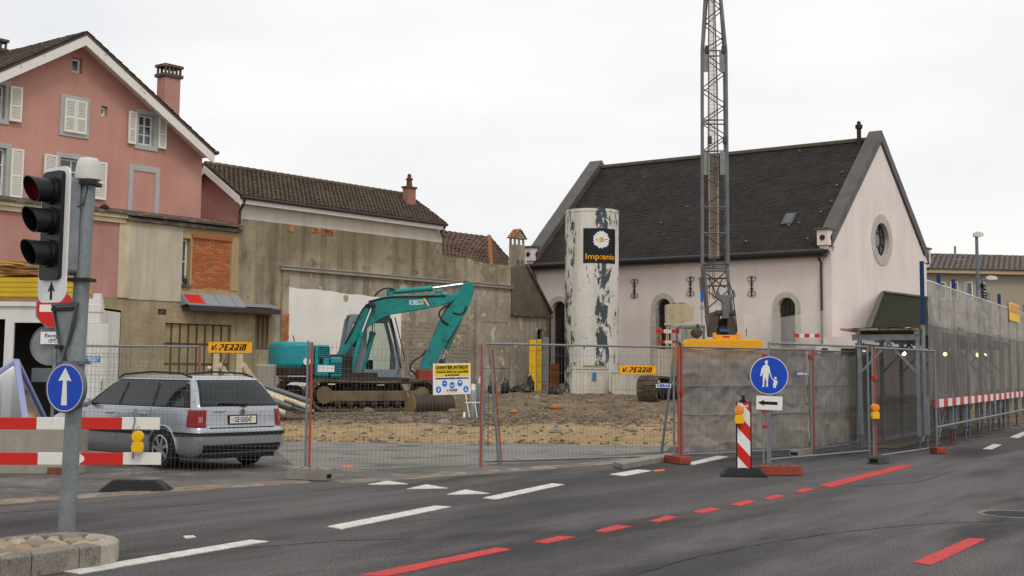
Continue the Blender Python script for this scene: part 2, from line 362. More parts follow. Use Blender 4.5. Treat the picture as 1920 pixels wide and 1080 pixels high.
# metals, paints
mat('galv', '8d9194', .45, metal=.6, col2='777b7e', scale=5, fine=.15, fscale=40, bump=.05)
mat('galv_dark', '6c7073', .5, metal=.6, fine=.15, fscale=40, bump=.05)
mat('pole_grey', '8b9192', .55, metal=.35, col2='767c7e', scale=4, fine=.2, fscale=50, bump=.1, streak='5c6163', samt=.5)
mat('wire', '6a6d6f', .5, metal=.4, fine=0, bump=0)
mat('alu', 'b5b8ba', .4, metal=.7, fine=.08, bump=.03)
mat('chrome', 'c8cacc', .18, metal=1, fine=0, bump=0)
mat('white_plastic', 'c6c4be', .45, fine=.04, bump=0, streak='b1aca3', samt=.3)
mat('black_plastic', '1d1f22', .45, fine=.1, bump=.03)
mat('black_paint', '101012', .6, fine=.05, bump=0)
mat('rubber', '252525', .85, fine=.25, fscale=30, bump=.2)
mat('rubber_grey', '4b4b4a', .9, fine=.3, fscale=25, bump=.3, patch='6b6864', pscale=6, pth=(.55, .7))
mat('sign_red', 'c8281e', .4, fine=.04, bump=0); mat('sign_white', 'e4e3df', .45, fine=.03, bump=0, streak='c6c3bb', samt=.3); mat('sign_blue', '1446b4', .4, fine=.03, bump=0)
mat('sign_yellow', 'f0c51a', .5, fine=.03, bump=0); mat('sign_orange', 'f5a80c', .5, fine=.03, bump=0); mat('ppe_blue', '1e6fd0', .5, fine=0, bump=0)
mat('rail_red', 'c62a22', .5, fine=.08, bump=.03, patch='d2564c', pscale=9, pth=(.66, .72)); mat('rail_white', 'dfdcd6', .5, fine=.06, bump=.03, patch='b0aaa0', pscale=7, pth=(.62, .7))
mat('red_clamp', 'b0332b', .6, fine=.15, bump=.05); mat('red_paint_old', 'a24a3d', .7, fine=.15, bump=.1, patch='8c5a4a', pscale=12, pth=(.52, .64))
mat('red_block', '9a4334', .9, col2='85483c', scale=6, fine=.25, fscale=25, bump=.3); mat('concrete_block', '8f8a80', .92, col2='79746b', scale=4, fine=.25, fscale=30, bump=.4)
mat('concrete_wall', '9d988d', .92, col2='8b867b', scale=1.6, fine=.15, fscale=30, bump=.3, streak='6a665d', samt=.5)
mat('lamp_yellow', 'e8b510', .4, fine=.05, bump=0); mat('lamp_orange', 'e8860c', .25, fine=.05, bump=0, spec=.6)
mat('lilac_frame', '8f97bd', .45, metal=.2, fine=.05, bump=0)
def glass_mat(name, tint, fac, rough=.05):
    m = bpy.data.materials.new(name); m.use_nodes = True; t = m.node_tree; t.nodes.clear(); o = nn(t, 'ShaderNodeOutputMaterial')
    a = nn(t, 'ShaderNodeBsdfTransparent'); a.inputs[0].default_value = hx(tint); g = nn(t, 'ShaderNodeBsdfGlossy'); g.inputs['Roughness'].default_value = rough
    fr = nn(t, 'ShaderNodeFresnel'); fr.inputs[0].default_value = 1.5; ad = nn(t, 'ShaderNodeMath', operation='ADD'); ad.inputs[1].default_value = fac; ad.use_clamp = True
    x = nn(t, 'ShaderNodeMixShader'); t.links.new(fr.outputs[0], ad.inputs[0]); t.links.new(ad.outputs[0], x.inputs[0]); t.links.new(a.outputs[0], x.inputs[1]); t.links.new(g.outputs[0], x.inputs[2]); t.links.new(x.outputs[0], o.inputs[0])
    MT[name] = m
glass_mat('glass_clear', 'b4c0c4', -.02); glass_mat('glass_car', '8ea29b', .05); glass_mat('glass_cab', 'eef2ee', -.03)
def net_mat(name, col, col2, see, sc=3.0, st=(1, 1, 1)):      # woven net / sheeting that lets some of what is behind through
    m = mat(name, col, .55, col2=col2, scale=sc, contrast=(.38, .62), fine=.18, fscale=60, bump=.25, stretch=st); t = m.node_tree
    p = [n for n in t.nodes if n.type == 'BSDF_PRINCIPLED'][0]; o = [n for n in t.nodes if n.type == 'OUTPUT_MATERIAL'][0]
    a = nn(t, 'ShaderNodeBsdfTransparent'); x = nn(t, 'ShaderNodeMixShader'); x.inputs[0].default_value = 1 - see
    t.links.new(a.outputs[0], x.inputs[1]); t.links.new(p.outputs[0], x.inputs[2]); t.links.new(x.outputs[0], o.inputs[0])
net_mat('tarp', '8d8985', '827d78', .13, 1.5, (6, 6, .6)); net_mat('tarp_dark', '6e6862', '5f5a54', .12, 1.5, (6, 6, .6))
net_mat('sheet_upper', 'aea9a1', '96918a', .36, 1.2, (3, 3, .4)); net_mat('sheet_lower', '7b7670', '5a5651', .28, 1.2, (3, 3, .4)); net_mat('film', 'e6e2de', 'd6d2ce', .62, 1.5)
# machines
mat('teal', '108a85', .5, col2='0c7a76', scale=2, fine=.15, fscale=30, bump=.08, patch='30504a', pscale=5, pth=(.54, .64), spec=.4, streak='2a5f58', samt=.4)
mat('teal_house', '0f929c', .45, col2='0c828c', scale=1.5, fine=.08, fscale=30, bump=.05, spec=.4)
mat('teal_dirty', '1f7d74', .65, col2='4d5a48', scale=2.5, fine=.2, fscale=25, bump=.1)
mat('cab_grey', '7b868c', .5, fine=.08, bump=.03)
mat('machine_dark', '2b2724', .8, col2='40362d', scale=3, fine=.3, fscale=20, bump=.2)
mat('track_mud', '7b6b57', .92, col2='4e4338', scale=3, fine=.3, fscale=20, bump=.4)
mat('frame_mud', '77684f', .92, col2='574b3a', scale=2, fine=.25, fscale=20, bump=.4)
mat('bucket', '3b3229', .7, col2='4d4133', scale=2, fine=.25, fscale=20, bump=.3)
mat('bucket_plate', '9a8355', .85, col2='7d6a46', scale=3, fine=.2, bump=.3)
mat('coupler_red', 'a8402c', .7, col2='6f3a2a', scale=4, fine=.2, bump=.2)
mat('rust', '7b4f35', .9, col2='5a3d2c', scale=5, fine=.3, bump=.3)
mat('crane_grey', '6d7072', .6, col2='5c5f61', scale=2, fine=.15, fscale=30, bump=.05, metal=.2); mat('crane_dark', '4b423d', .7, fine=.2, bump=.1)
mat('crane_plate', '80857f', .65, metal=.2, col2='6e736d', scale=3, fine=.1, bump=.05)
mat('ladder', 'a79a8c', .6, metal=.2, fine=.1, bump=0)
mat('crane_yellow', 'e6a313', .5, fine=.06, bump=.03, patch='c58a14', pscale=5, pth=(.62, .7))
mat('blue_strap', '1f5fa8', .6); mat('blue_post', '16305a', .6, fine=.1)
mat('cream_steel', 'cfc6ab', .7, col2='bdb394', scale=2, fine=.1, fscale=30, bump=.1, patch='8a6a43', pscale=5, pth=(.62, .7), streak='93764e', samt=.35)
mat('white_steel', 'd9d5c8', .7, col2='cbc6b6', scale=2, fine=.08, fscale=30, bump=.1, patch='8f7d5f', pscale=5, pth=(.63, .72), streak='9c8a6b', samt=.35)
mat('yellow_wood', 'd8b52a', .75, col2='b8942a', scale=3, fine=.2, fscale=20, bump=.2, stretch=(.2, 3, 3)); mat('old_wood', '9b7c55', .85, col2='7a5f40', scale=4, fine=.25, fscale=20, bump=.3)
mat('brown_board', '8a5a2e', .85, fine=.2, bump=.2); mat('plank_grey', '9c907e', .9, col2='83786a', scale=4, fine=.2, bump=.3); mat('pale_wood', 'cfc29d', .85, col2='b3a57d', scale=4, fine=.2, bump=.2)
mat('yellow_form', 'e2ad0e', .6, fine=.08, bump=.05); mat('black_bag', '18181a', .35, fine=.1, bump=.4, bscale=12, spec=.5); mat('gas_grey', '8f9294', .5, fine=.1, bump=.05)
mat('container_white', 'd6d4ce', .65, fine=.05, bump=.05, streak='a8a296', samt=.4); mat('sticker_blue', '2f7fc0', .5)
# car
mat('car_silver', 'adb0b4', .3, metal=.65, fine=.03, fscale=200, bump=0, coat=.6); mat('car_black', '1b1c1e', .6, fine=.1, bump=.05); mat('tyre', '232222', .9, fine=.2, fscale=40, bump=.3)
mat('rim', 'b0b3b6', .35, metal=.8, fine=.05, bump=0); mat('tail_red', '8a0d12', .3, fine=.05, bump=0, spec=.3); mat('tail_clear', 'b05a58', .2, fine=.1, bump=0, spec=.7)
mat('seat_grey', '3a3b3c', .9, fine=.1, bump=.1)
mat('lamp_glow', 'fff0c8', .5, fine=0, bump=0, emit=('ffe2a0', 6)); mat('red_glow', 'ff2010', .4, fine=0, bump=0, emit=('ff2a10', 1.2)); mat('lens_off', '2a1512', .2, fine=0, bump=0)
def dirt_mat():
    m = bpy.data.materials.new('dirt'); m.use_nodes = True; t = m.node_tree; p = t.nodes['Principled BSDF']; lk = t.links.new
    c = nn(t, 'ShaderNodeTexCoord'); at_ = nn(t, 'ShaderNodeAttribute', attribute_name='sand'); p.inputs['Roughness'].default_value = .95; p.inputs['Specular IOR Level'].default_value = .2
    def noise(s, d=8, st=(1, 1, 1)):
        q = nn(t, 'ShaderNodeMapping'); q.inputs['Scale'].default_value = st; lk(c.outputs['Object'], q.inputs[0])
        n = nn(t, 'ShaderNodeTexNoise'); n.inputs['Scale'].default_value = s; n.inputs['Detail'].default_value = d; n.inputs['Roughness'].default_value = .68; lk(q.outputs[0], n.inputs['Vector']); return n.outputs['Fac']
    def rmp(f, a, b):
        r = nn(t, 'ShaderNodeMapRange'); r.inputs['From Min'].default_value = a; r.inputs['From Max'].default_value = b; lk(f, r.inputs[0]); return r.outputs[0]
    def mix(f, a, b):
        x = nn(t, 'ShaderNodeMix', data_type='RGBA')
        for i, q in ((0, f), (6, a), (7, b)):
            if isinstance(q, tuple): x.inputs[i].default_value = q
            else: lk(q, x.inputs[i])
        return x.outputs[2]
    mud = mix(rmp(noise(1.2), .35, .65), hx('9a876a'), hx('6a5b49')); mud = mix(rmp(noise(14), .52, .62), mud, hx('463e36')); mud = mix(rmp(noise(22), .62, .68), mud, hx('a39787'))
    sand = mix(rmp(noise(3), .35, .65), hx('b89f78'), hx('9c8562')); sand = mix(rmp(noise(19), .58, .66), sand, hx('75654c'))
    s2 = nn(t, 'ShaderNodeMath', operation='ADD'); lk(at_.outputs['Fac'], s2.inputs[0]); nz_ = rmp(noise(2.2), .3, .7)
    sb = nn(t, 'ShaderNodeMath', operation='SUBTRACT'); lk(nz_, sb.inputs[0]); sb.inputs[1].default_value = .5; ml = nn(t, 'ShaderNodeMath', operation='MULTIPLY'); lk(sb.outputs[0], ml.inputs[0]); ml.inputs[1].default_value = .7
    lk(ml.outputs[0], s2.inputs[1]); lk(mix(rmp(s2.outputs[0], .38, .62), mud, sand), p.inputs['Base Color'])
    b = nn(t, 'ShaderNodeBump'); b.inputs['Strength'].default_value = .9; b.inputs['Distance'].default_value = .08; lk(noise(16), b.inputs['Height']); lk(b.outputs[0], p.inputs['Normal']); MT['dirt'] = m
dirt_mat()
# ================================================================ ground, road, markings
def sheet(name, pts, z, m, parent=None, kind='structure'):
    b = B(); b.plate([(p.x, p.y) for p in pts], (), z, z - .02, 'xy', back=False)
    o = b.build(name, m, parent)
    if kind and parent is None: o['kind'] = kind
    return o
def zz(l): return [gnd(*p) for p in l]
g = B(); g.grid(lambda a, b: (-500 + 1000 * a, -30 + 900 * b, -.06), 8, 8); o = g.build('ground', 'asphalt_old'); o['kind'] = 'structure'
V2 = lambda x, y: Vector((x, y, 0))
RA = math.atan2(12.5, 8.0)
b = B(); rm = Matrix.Rotation(-RA, 3, 'Z'); b.plate([((rm @ p).x, (rm @ p).y) for p in (V2(-60, -10), V2(60, -10), V2(60, 75), V2(-60, 75))], (), 0, -.02, 'xy', back=False); rd = b.build('road', 'asphalt'); rd.rotation_euler[2] = RA; rd['kind'] = 'structure'
def ragged(pts, st=.07, am=.007):
    out = []
    for a, c in zip(pts, pts[1:] + pts[:1]):
        n = max(1, int((c - a).length / st)); d = (c - a); nr = Vector((-d.y, d.x, 0)).normalized()
        for i in range(n): out.append(a + d * (i / n) + nr * (random.uniform(-am, am) if i else 0))
    return out
EDGE1 = [(-160, 950), (-40, 942), (190, 926), (380, 912), (556, 902)]
EDGE2 = [(620, 903), (760, 894), (930, 882), (1100, 869), (1262, 856)]
pv = zz(EDGE1 + [(585, 897)] + EDGE2)
sheet('pavement', pv + [V2(3.0, 34), V2(-26, 34), V2(-26, 17)], .004, 'asphalt_old')
sheet('site_apron', zz([(556, 880), (700, 880), (905, 872), (1250, 846), (1262, 833), (905, 825), (540, 824), (520, 846)]), .008, 'apron')
DASH = [[(115, 1072), (470, 1013), (503, 1016), (150, 1077)], [(613, 988), (815, 949), (845, 951), (640, 993)], [(905, 934), (1035, 907), (1058, 909), (930, 937)],
        [(1143, 890), (1195, 881), (1222, 883), (1170, 893)], [(1283, 870), (1345, 855), (1366, 857), (1300, 872)], [(1843, 842), (1862, 833), (1878, 834), (1860, 843)], [(1893, 820), (1918, 810), (1930, 811), (1908, 822)]]
for i, d in enumerate(DASH): sheet('lane_dash', ragged(zz(d)), .0075, 'paint_white')
for d in ([(690, 909), (765, 908), (727, 902)], [(763, 917), (840, 916), (800, 909)], [(838, 928), (918, 926), (872, 918.5)]): sheet('yield_triangle', ragged(zz(d)), .0075, 'paint_white')
REDS = [[(670, 1081), (930, 1028), (959, 1031), (728, 1081)], [(1000, 1017), (1050, 1006), (1079, 1008), (1025, 1020)], [(1115, 997), (1155, 985), (1184, 988), (1135, 999)],
        [(1217, 978), (1250, 968), (1271, 970), (1236, 980)], [(1298, 961), (1330, 952), (1350, 955), (1318, 963)], [(1369, 947), (1400, 938), (1420, 941), (1387, 950)], [(1430, 936), (1455, 928), (1473, 931), (1445, 938)],
        [(1488, 922), (1510, 915), (1527, 918), (1505, 924)], [(1533, 911), (1690, 872), (1714, 873), (1560, 914)], [(1712, 1055), (1816, 1010), (1849, 1012), (1745, 1061)]]
for d in REDS: sheet('red_marking', ragged(zz(d)), .0075, 'paint_red')
for d in ([(640, 875), (660, 873), (662, 876), (645, 878)], [(1225, 883), (1245, 881), (1247, 883), (1227, 885)]): sheet('orange_survey_mark', zz(d), .013, 'paint_orange')
for d in ([(343, 1006), (362, 1005), (368, 1008), (348, 1010)],): sheet('survey_stud_mark', zz(d), .0075, 'paint_white')
for pts in ([(430, 1030), (560, 1020), (640, 1014), (780, 1010)], [(1180, 1080), (1300, 1046), (1420, 1022), (1560, 1000), (1700, 985), (1920, 975)], [(1480, 905), (1600, 912), (1720, 905), (1800, 880)], [(0, 962), (120, 955), (300, 951), (470, 940)]):
    p = zz(pts); f = []
    for a, c in zip(p, p[1:]): f += [a.lerp(c, i / 14) + Vector((random.uniform(-.02, .02), random.uniform(-.02, .02), 0)) for i in range(14)]
    l = []; r_ = []
    for i, q in enumerate(f):
        d = (f[min(i + 1, len(f) - 1)] - f[max(0, i - 1)]).normalized(); n = Vector((-d.y, d.x, 0)) * random.uniform(.004, .014); l.append(q + n); r_.append(q - n)
    b = B(); m_ = len(f); b.add([(q.x, q.y, .0035) for q in l + r_], [(i, i + 1, m_ + i + 1, m_ + i) for i in range(m_ - 1)]); o = b.build('tar_seam', 'asphalt_patch', fix=False); o['kind'] = 'structure'
p = gnd(1905, 965); mh = thing('manhole_cover', 'round iron manhole cover set in the road at right edge', 'manhole', (p.x, p.y, .002)); b = B(); b.lathe([(.42, 0), (.42, .006), (.36, .006), (.36, .0)], 40, cap=False); b.build('frame_ring', 'granite', mh); b = B(); b.lathe([(.355, 0), (.355, .007), (.01, .008)], 40); b.build('cover', 'asphalt_patch', mh)
# cobbled gutter strips along the road edge: each brick its own piece
kb = []
for k in range(3):
    b = B().box((0, 0, 0), (.215, .135, .05)); b.v = [(x + random.uniform(-.006, .006), y + random.uniform(-.006, .006), z) for x, y, z in b.v]
    kb.append(b.build('brick', 'kerb_brick%d' % k, None, bevel=.012))
def strip(name, pts):
    base = []; root = None
    pts = zz(pts); L0 = []; wid = .46
    left = []; right = []
    for i, p in enumerate(pts):
        d = (pts[min(i + 1, len(pts) - 1)] - pts[max(i - 1, 0)]).normalized(); n = Vector((-d.y, d.x, 0)); left.append(p + n * .02); right.append(p - n * (wid - .02))
    root = sheet(name, left + right[::-1], .009, 'granite')
    for i in range(len(pts) - 1):
        a, c = pts[i], pts[i + 1]; d = (c - a); l = d.length; d.normalize(); n = Vector((-d.y, d.x, 0)); m = max(1, int(l / .235))
        for j in range(m):
            for r in range(3):
                k = bpy.data.objects.new('brick', kb[random.randrange(3)].data); COL.objects.link(k); k.parent = root
                bv = k.modifiers.new('bevel', 'BEVEL'); bv.width = .012
                q = a + d * ((j + .5 + (.25 if r % 2 else -.1)) * l / m) - n * (.075 + .15 * r)
                k.location = (q.x, q.y, -.009 + random.uniform(-.006, .006)); k.rotation_euler = (random.uniform(-.02, .02), random.uniform(-.02, .02), math.atan2(d.y, d.x) + random.uniform(-.04, .04))
    return root
strip('cobble_gutter', EDGE1); strip('cobble_gutter', EDGE2)
for o in kb: bpy.data.objects.remove(o)
# traffic island
isl = thing('traffic_island', 'granite kerbed traffic island filled with rounded cobbles, foot of traffic light', 'traffic island', gnd(100, 1020))
io = Vector(isl.location)
outer = [gnd(x, y, .17) - io for x, y in ((-90, 1019), (0, 1008), (70, 1000), (135, 996), (190, 1000), (216, 1005), (224, 1010), (217, 1017), (190, 1022), (150, 1027), (60, 1039.5), (0, 1048), (-90, 1061))]
inner = [gnd(x, y, .17) - io for x, y in ((-90, 1024), (0, 1012), (70, 1004), (130, 1000), (160, 1001), (178, 1004), (184, 1009), (178, 1013), (160, 1017), (135, 1021), (55, 1032), (0, 1040), (-90, 1052))]
for i in range(len(outer) - 1):
    if i in (4, 5, 6, 7): continue
    a, b_, c, d = outer[i], outer[i + 1], inner[i + 1], inner[i]
    k = B(); cen = (a + b_ + c + d) / 4; ring = [(p - cen) * .992 + cen for p in (a, b_, c, d)]
    k.plate([(p.x, p.y) for p in ring], (), -.03, .17, 'xy'); k.build('kerb_stone', 'granite', isl, bevel=.015)
nose = outer[4:9] + inner[4:9][::-1]; cen = sum(nose, Vector()) / len(nose)
k = B(); k.plate([((p.x - cen.x) * .997 + cen.x, (p.y - cen.y) * .997 + cen.y) for p in nose], (), -.03, .17, 'xy'); k.build('kerb_stone', 'granite_top', isl, bevel=.02)
k = B(); k.plate([(p.x, p.y) for p in inner], (), .0, .12, 'xy'); k.build('mortar_bed', 'granite', isl)
def inside(p, poly):
    r = False; j = len(poly) - 1
    for i in range(len(poly)):
        if (poly[i].y > p[1]) != (poly[j].y > p[1]) and p[0] < (poly[j].x - poly[i].x) * (p[1] - poly[i].y) / (poly[j].y - poly[i].y) + poly[i].x: r = not r
        j = i
    return r
def pebble_mesh(seed):
    rnd = random.Random(seed); b = B(); b.lathe([(.3, -.9), (.75, -.6), (1, 0), (.85, .55), (.5, .85), (.12, .98)], 9)
    b.v = [(x * (1 + rnd.uniform(-.12, .12)), y * (1 + rnd.uniform(-.12, .12)), z * (1 + rnd.uniform(-.1, .1))) for x, y, z in b.v]; return b
pm = []
for i in range(5): pm.append(pebble_mesh(i).build('cobble', 'pebble%d' % i, None, smooth=True))
pb = []; tries = 0; poleb = at(128, 1000, 11.65) - io
while len(pb) < 70 and tries < 6000:
    tries += 1; p = (random.uniform(min(v.x for v in inner), max(v.x for v in inner)), random.uniform(min(v.y for v in inner), max(v.y for v in inner))); s = random.uniform(.06, .115)
    if not inside(p, inner) or any(math.hypot(p[0] - q[0], p[1] - q[1]) < (s + q[2]) * .8 for q in pb) or math.hypot(p[0] - poleb.x, p[1] - poleb.y) < .14: continue
    pb.append((p[0], p[1], s)); k = inst(pm[random.randrange(5)], 'cobble', isl, (p[0], p[1], .13)); k.scale = (s * random.uniform(.9, 1.3), s, s * .6); k.rotation_euler = (random.uniform(-.2, .2), random.uniform(-.2, .2), random.uniform(0, 6))
for o in pm: bpy.data.objects.remove(o)
# building-site dirt
from mathutils import noise as MN
DL0, DL1 = gnd(540, 829), gnd(1270, 836); _dd = (DL1 - DL0).normalized(); _dn = Vector((-_dd.y, _dd.x, 0))
HP = [(-3, -.3), (-.6, -.12), (0, .012), (.6, .09), (2.5, .12), (6, .2), (11.5, .27), (15, .5), (17, .56), (30, .62), (60, .8)]
def site(x, y):
    p = Vector((x, y, 0)); d = (p - DL0).dot(_dn) + .5 * MN.noise(Vector((x * .8, y * .8, 3))) + (0 if x > -6 else (-6 - x) * .15)
    h = HP[0][1]; ke = max(0, 1 - max(0, math.hypot(x + 4.7, y - 41.5) - 2.2) / 1.6)
    if d >= HP[-1][0]: h = HP[-1][1]
    else:
        for (a, ha), (b, hb) in zip(HP, HP[1:]):
            if a <= d < b: h = ha + (hb - ha) * (d - a) / (b - a)
    k = min(1, max(0, d)); h += k * (.09 * MN.noise(Vector((x * .45, y * .45, 0))) + .07 * MN.noise(Vector((x * 1.6, y * 1.6, 5))) + .035 * MN.noise(Vector((x * 5, y * 5, 9))))
    h += k * .09 * max(0, 1 - abs(d - 6.0) / 3.2) * (.5 + 1.4 * MN.noise(Vector((x * 1.1, y * .8, 21)))) * (1 if x < 1.5 else .35)
    h = h * (1 - ke) + .27 * ke
    e = x - (4.9 + (y - 27) * .458)
    if e > 0: h -= .5 * min(1, e / 1.0)
    return h, d
NX, NY = 190, 230; vs = []; sand = []
for j in range(NY + 1):
    for i in range(NX + 1):
        x = -22 + 46 * i / NX; y = 26 + 46 * (j / NY) ** 1.25; h, d = site(x, y); vs.append((x, y, h))
        sand.append(max(0, min(1, 1.25 - abs(d - 2.2) * (.3 if x < 0 else .3 - .045 * min(4.5, x)) + .35 * MN.noise(Vector((x * .5, y * .3, 2))))) if x > -6 else .2)
b = B(); b.v = vs; b.f = [(j * (NX + 1) + i, j * (NX + 1) + i + 1, (j + 1) * (NX + 1) + i + 1, (j + 1) * (NX + 1) + i) for j in range(NY) for i in range(NX)]
sd = b.build('site_dirt', 'dirt', None, smooth=60, fix=False); sd['kind'] = 'structure'
a_ = sd.data.attributes.new('sand', 'FLOAT', 'POINT'); a_.data.foreach_set('value', sand)
def gravel(name, m, n, rnd, dens):
    b = B(); c = 0; tr = 0
    while c < n and tr < n * 12:
        tr += 1; y = 28 + 28 * rnd.random() ** 1.6; x = rnd.uniform(-7.5, 6.5); h, d = site(x, y)
        if d < .05 or rnd.random() > dens(d) or h < .02: continue
        s = .014 + .07 * rnd.random() ** 4 ; q = [(rnd.uniform(.6, 1.2) * s) for _ in range(6)]
        ca, sa = math.cos(q[5] * 300), math.sin(q[5] * 300); s *= .5 if d < 4 else 1
        vs = [(x + q[0] * ca, y + q[0] * sa, h), (x - q[1] * sa, y + q[1] * ca, h), (x - q[2] * ca, y - q[2] * sa, h), (x + q[3] * sa, y - q[3] * ca, h), (x + rnd.uniform(-.3, .3) * s, y, h + q[4] * .45), (x, y, h - .02)]
        b.add(vs, [(0, 1, 4), (1, 2, 4), (2, 3, 4), (3, 0, 4)]); c += 1
    o = b.build(name, m, None, fix=False); o['kind'] = 'stuff'; tag(o, 'loose broken stones and rubble bits scattered over the site dirt' if 'pale' in name else 'dark gravel and clods strewn over the site dirt', 'gravel')
rn = random.Random(3)
gravel('pale_rubble', 'gravel', 8000, rn, lambda d: 1.0 if d > 4.4 else .3); gravel('dark_gravel', 'gravel_dark', 13000, rn, lambda d: 1.0 if 4.4 < d < 10 else .09 if d > .5 and d < 4.4 else .35)
# ================================================================ the row of old buildings on the left
RF = Frame(-9.46, 46.0, .618, .786)
def S(px, py, y=0.0): return RF.hit(px, py, y)[0]
def Z(px, py, y=0.0): return RF.hit(px, py, y)[1]
def tiles(name, parent, m, O, U, V, tw, th, lip=.03, jit=.35, round_=False, seed=1):
    """overlapping roof tiles: O lower-left corner, U along the eave, V up the slope"""
    rnd = random.Random(seed); U, V, O = Vector(U), Vector(V), Vector(O); N = U.cross(V).normalized()
    if N.z < 0: N = -N
    nu, nv = max(1, int(U.length / tw)), max(1, int(V.length / th)); du, dv = U / nu, V / nv; b = B()
    for j in range(nv):
        off = .5 if j % 2 else 0.0
        for i in range(nu + (1 if off else 0)):
            a0 = max(0, i - off); a1 = min(nu, i + 1 - off)
            if a1 - a0 < .1: continue
            h = lip * (1 + rnd.uniform(-jit, jit)); e = rnd.uniform(-.12, .12)
            p = O + du * (a0 + .02) + dv * (j + e * .3); q = O + du * (a1 - .02) + dv * (j + e * .3); up = dv * 1.12
            if round_:
                mid = (p + q) / 2 + N * (h + .04)
                b.add([p + N * h, mid, q + N * h, q + up, (p + q) / 2 + up + N * .04, p + up, p, q], [(0, 1, 4, 5), (1, 2, 3, 4), (6, 7, 2, 1, 0)])
            else: b.add([p + N * h, q + N * h, q + up + N * .002, p + up + N * .002, p, q], [(0, 1, 2, 3), (4, 5, 1, 0)])
    o = b.build(name, m, parent, fix=False); o['kind'] = 'stuff'; return o
def frame_ring(x0, z0, x1, z1, w): return rc(x0, z0, x1, z1), [rc(x0 + w, z0 + w, x1 - w, z1 - w)]
def shutter(parent, x0, z0, x1, z1, y, tilt=0.0):
    b = B(); fw = .06; o_, h_ = frame_ring(0, 0, x1 - x0, z1 - z0, fw); b.plate(o_, h_, -.025, .025)
    b.bx(fw, -.022, (z1 - z0) * .45 - .03, x1 - x0 - fw, .022, (z1 - z0) * .45 + .03); s = b.build('shutter', 'shutter', parent); s.location = (x0, y, z0); s.rotation_euler = (0, 0, tilt)
    b = B(); n = int((z1 - z0 - 2 * fw) / .052)
    for i in range(n):
        z = fw + (i + .5) * (z1 - z0 - 2 * fw) / n; b.add([(fw, -.018, z - .024), (x1 - x0 - fw, -.018, z - .024), (x1 - x0 - fw, .014, z + .026), (fw, .014, z + .026)], [(0, 1, 2, 3)])
    k = b.build('slats', 'shutter', s, fix=False); k['kind'] = 'stuff'; return s
def casement(parent, x0, z0, x1, z1, y, nx=2, nz=3, fw=.06, m='window_white', g='glass_house'):
    b = B(); hs = []; mw = .035
    cw = (x1 - x0 - 2 * fw - (nx - 1) * mw * 1.6) / nx; ch = (z1 - z0 - 2 * fw - (nz - 1) * mw) / nz
    for i in range(nx):
        for j in range(nz):
            a = x0 + fw + i * (cw + mw * 1.6); c = z0 + fw + j * (ch + mw); hs.append(rc(a, c, a + cw, c + ch))
    b.plate(rc(x0, z0, x1, z1), hs, y - .03, y + .03); w = b.build('window', m, parent)
    for h in hs:
        p = B(); p.plate(h, (), y, y + .012); p.build('pane', g, w)
    return w
# ---------------------------------------------------------------- pink house
YP = .5
pk = thing('pink_house', 'tall pink rendered gable house with white shutters and peeling white bargeboards', 'house', RF.o, RF.ang)
sr, zr = RF.hit(163, 60, -.1); se, ze = RF.hit(403, 284, -.1); sl_ = 2 * sr - se; slope = (zr - ze) / (se - sr)
s_r = S(378, 340, YP); s_l = 2 * sr - s_r
def surr(px0, py0, px1, py1, y=YP):  return RF.rect(px0, py0, px1, py1, y)
Q = {'W1': surr(112, 175, 167, 253), 'W2': surr(252, 203, 296, 278), 'W3': surr(240, 306, 298, 402), 'W4': surr(103, 284, 168, 372), 'W5': surr(-36, 143, 18, 226), 'W6': surr(-36, 262, 19, 372)}
att = surr(135, 106, 155, 135); sm1 = surr(190, 198, 202, 217); sm2 = surr(184, 335, 197, 354); holes = []
for k, (a, b_, c, d) in Q.items():
    if k not in ('W3',): holes.append((a + .14, b_ + .14, c - .14, d - .14))
for q in (att, sm1, sm2): holes.append(q)
ztop = lambda s: zr - .17 - abs(s - sr) * slope
zbot = Z(378, 440, YP) - .6
b = B(); b.wall([(s_l, zbot), (s_r, zbot), (s_r, ztop(s_r)), (sr, ztop(sr)), (s_l, ztop(s_l))], holes, YP, YP + .3); b.build('wall', 'pink_render', pk)
b = B(); b.bx(s_l + .1, YP + .8, -.5, s_r, YP + 8.5, ztop(s_r)); b.build('side_wall', 'pink_render', pk)
def chev(t0, t1, x0=None): return [(sl_, ze - t1), (sr, zr - t1), (se, ze - t1), (se, ze - t0), (sr, zr - t0), (sl_, ze - t0)]
b = B(); b.plate(chev(0, .1), (), -.12, 9.3); rf = b.build('roof', 'brown_tile', pk)
for i, (a, c, d) in enumerate((((sl_, ze), (sr, zr), 1), ((sr, zr), (se, ze), -1))):
    lo, hi = (a, c) if a[1] < c[1] else (c, a)
    U = Vector((0, 9.3, 0)) ; V = Vector((hi[0] - lo[0], 0, hi[1] - lo[1])); O = Vector((lo[0], -.16, lo[1] + .01))
    tiles('roof_tiles', rf, 'brown_tile', O, U, V, .26, .3, .025, .3, False, 5 + i)
b = B(); b.plate(chev(.1, .42), (), -.1, -.05); b.build('bargeboard', 'peeling_wood', pk)
b = B(); b.plate(chev(.12, .18), (), -.049, YP + .05); b.build('soffit', 'white_wood', pk)
b = B(); b.tube([(se + .05, -.2, ze - .05), (se + .05, 9, ze - .05)], .07, 8); gu = b.build('gutter', 'gutter', pk)
b = B(); b.tube([(se + .02, YP + .1, ze - .1), (se - .15, YP + .1, ze - .3), (s_r + .1, YP + .1, ze - .36), (s_r + .07, YP + .2, ze - .6)], .05, 8); b.build('downpipe', 'pipe_brown', pk)
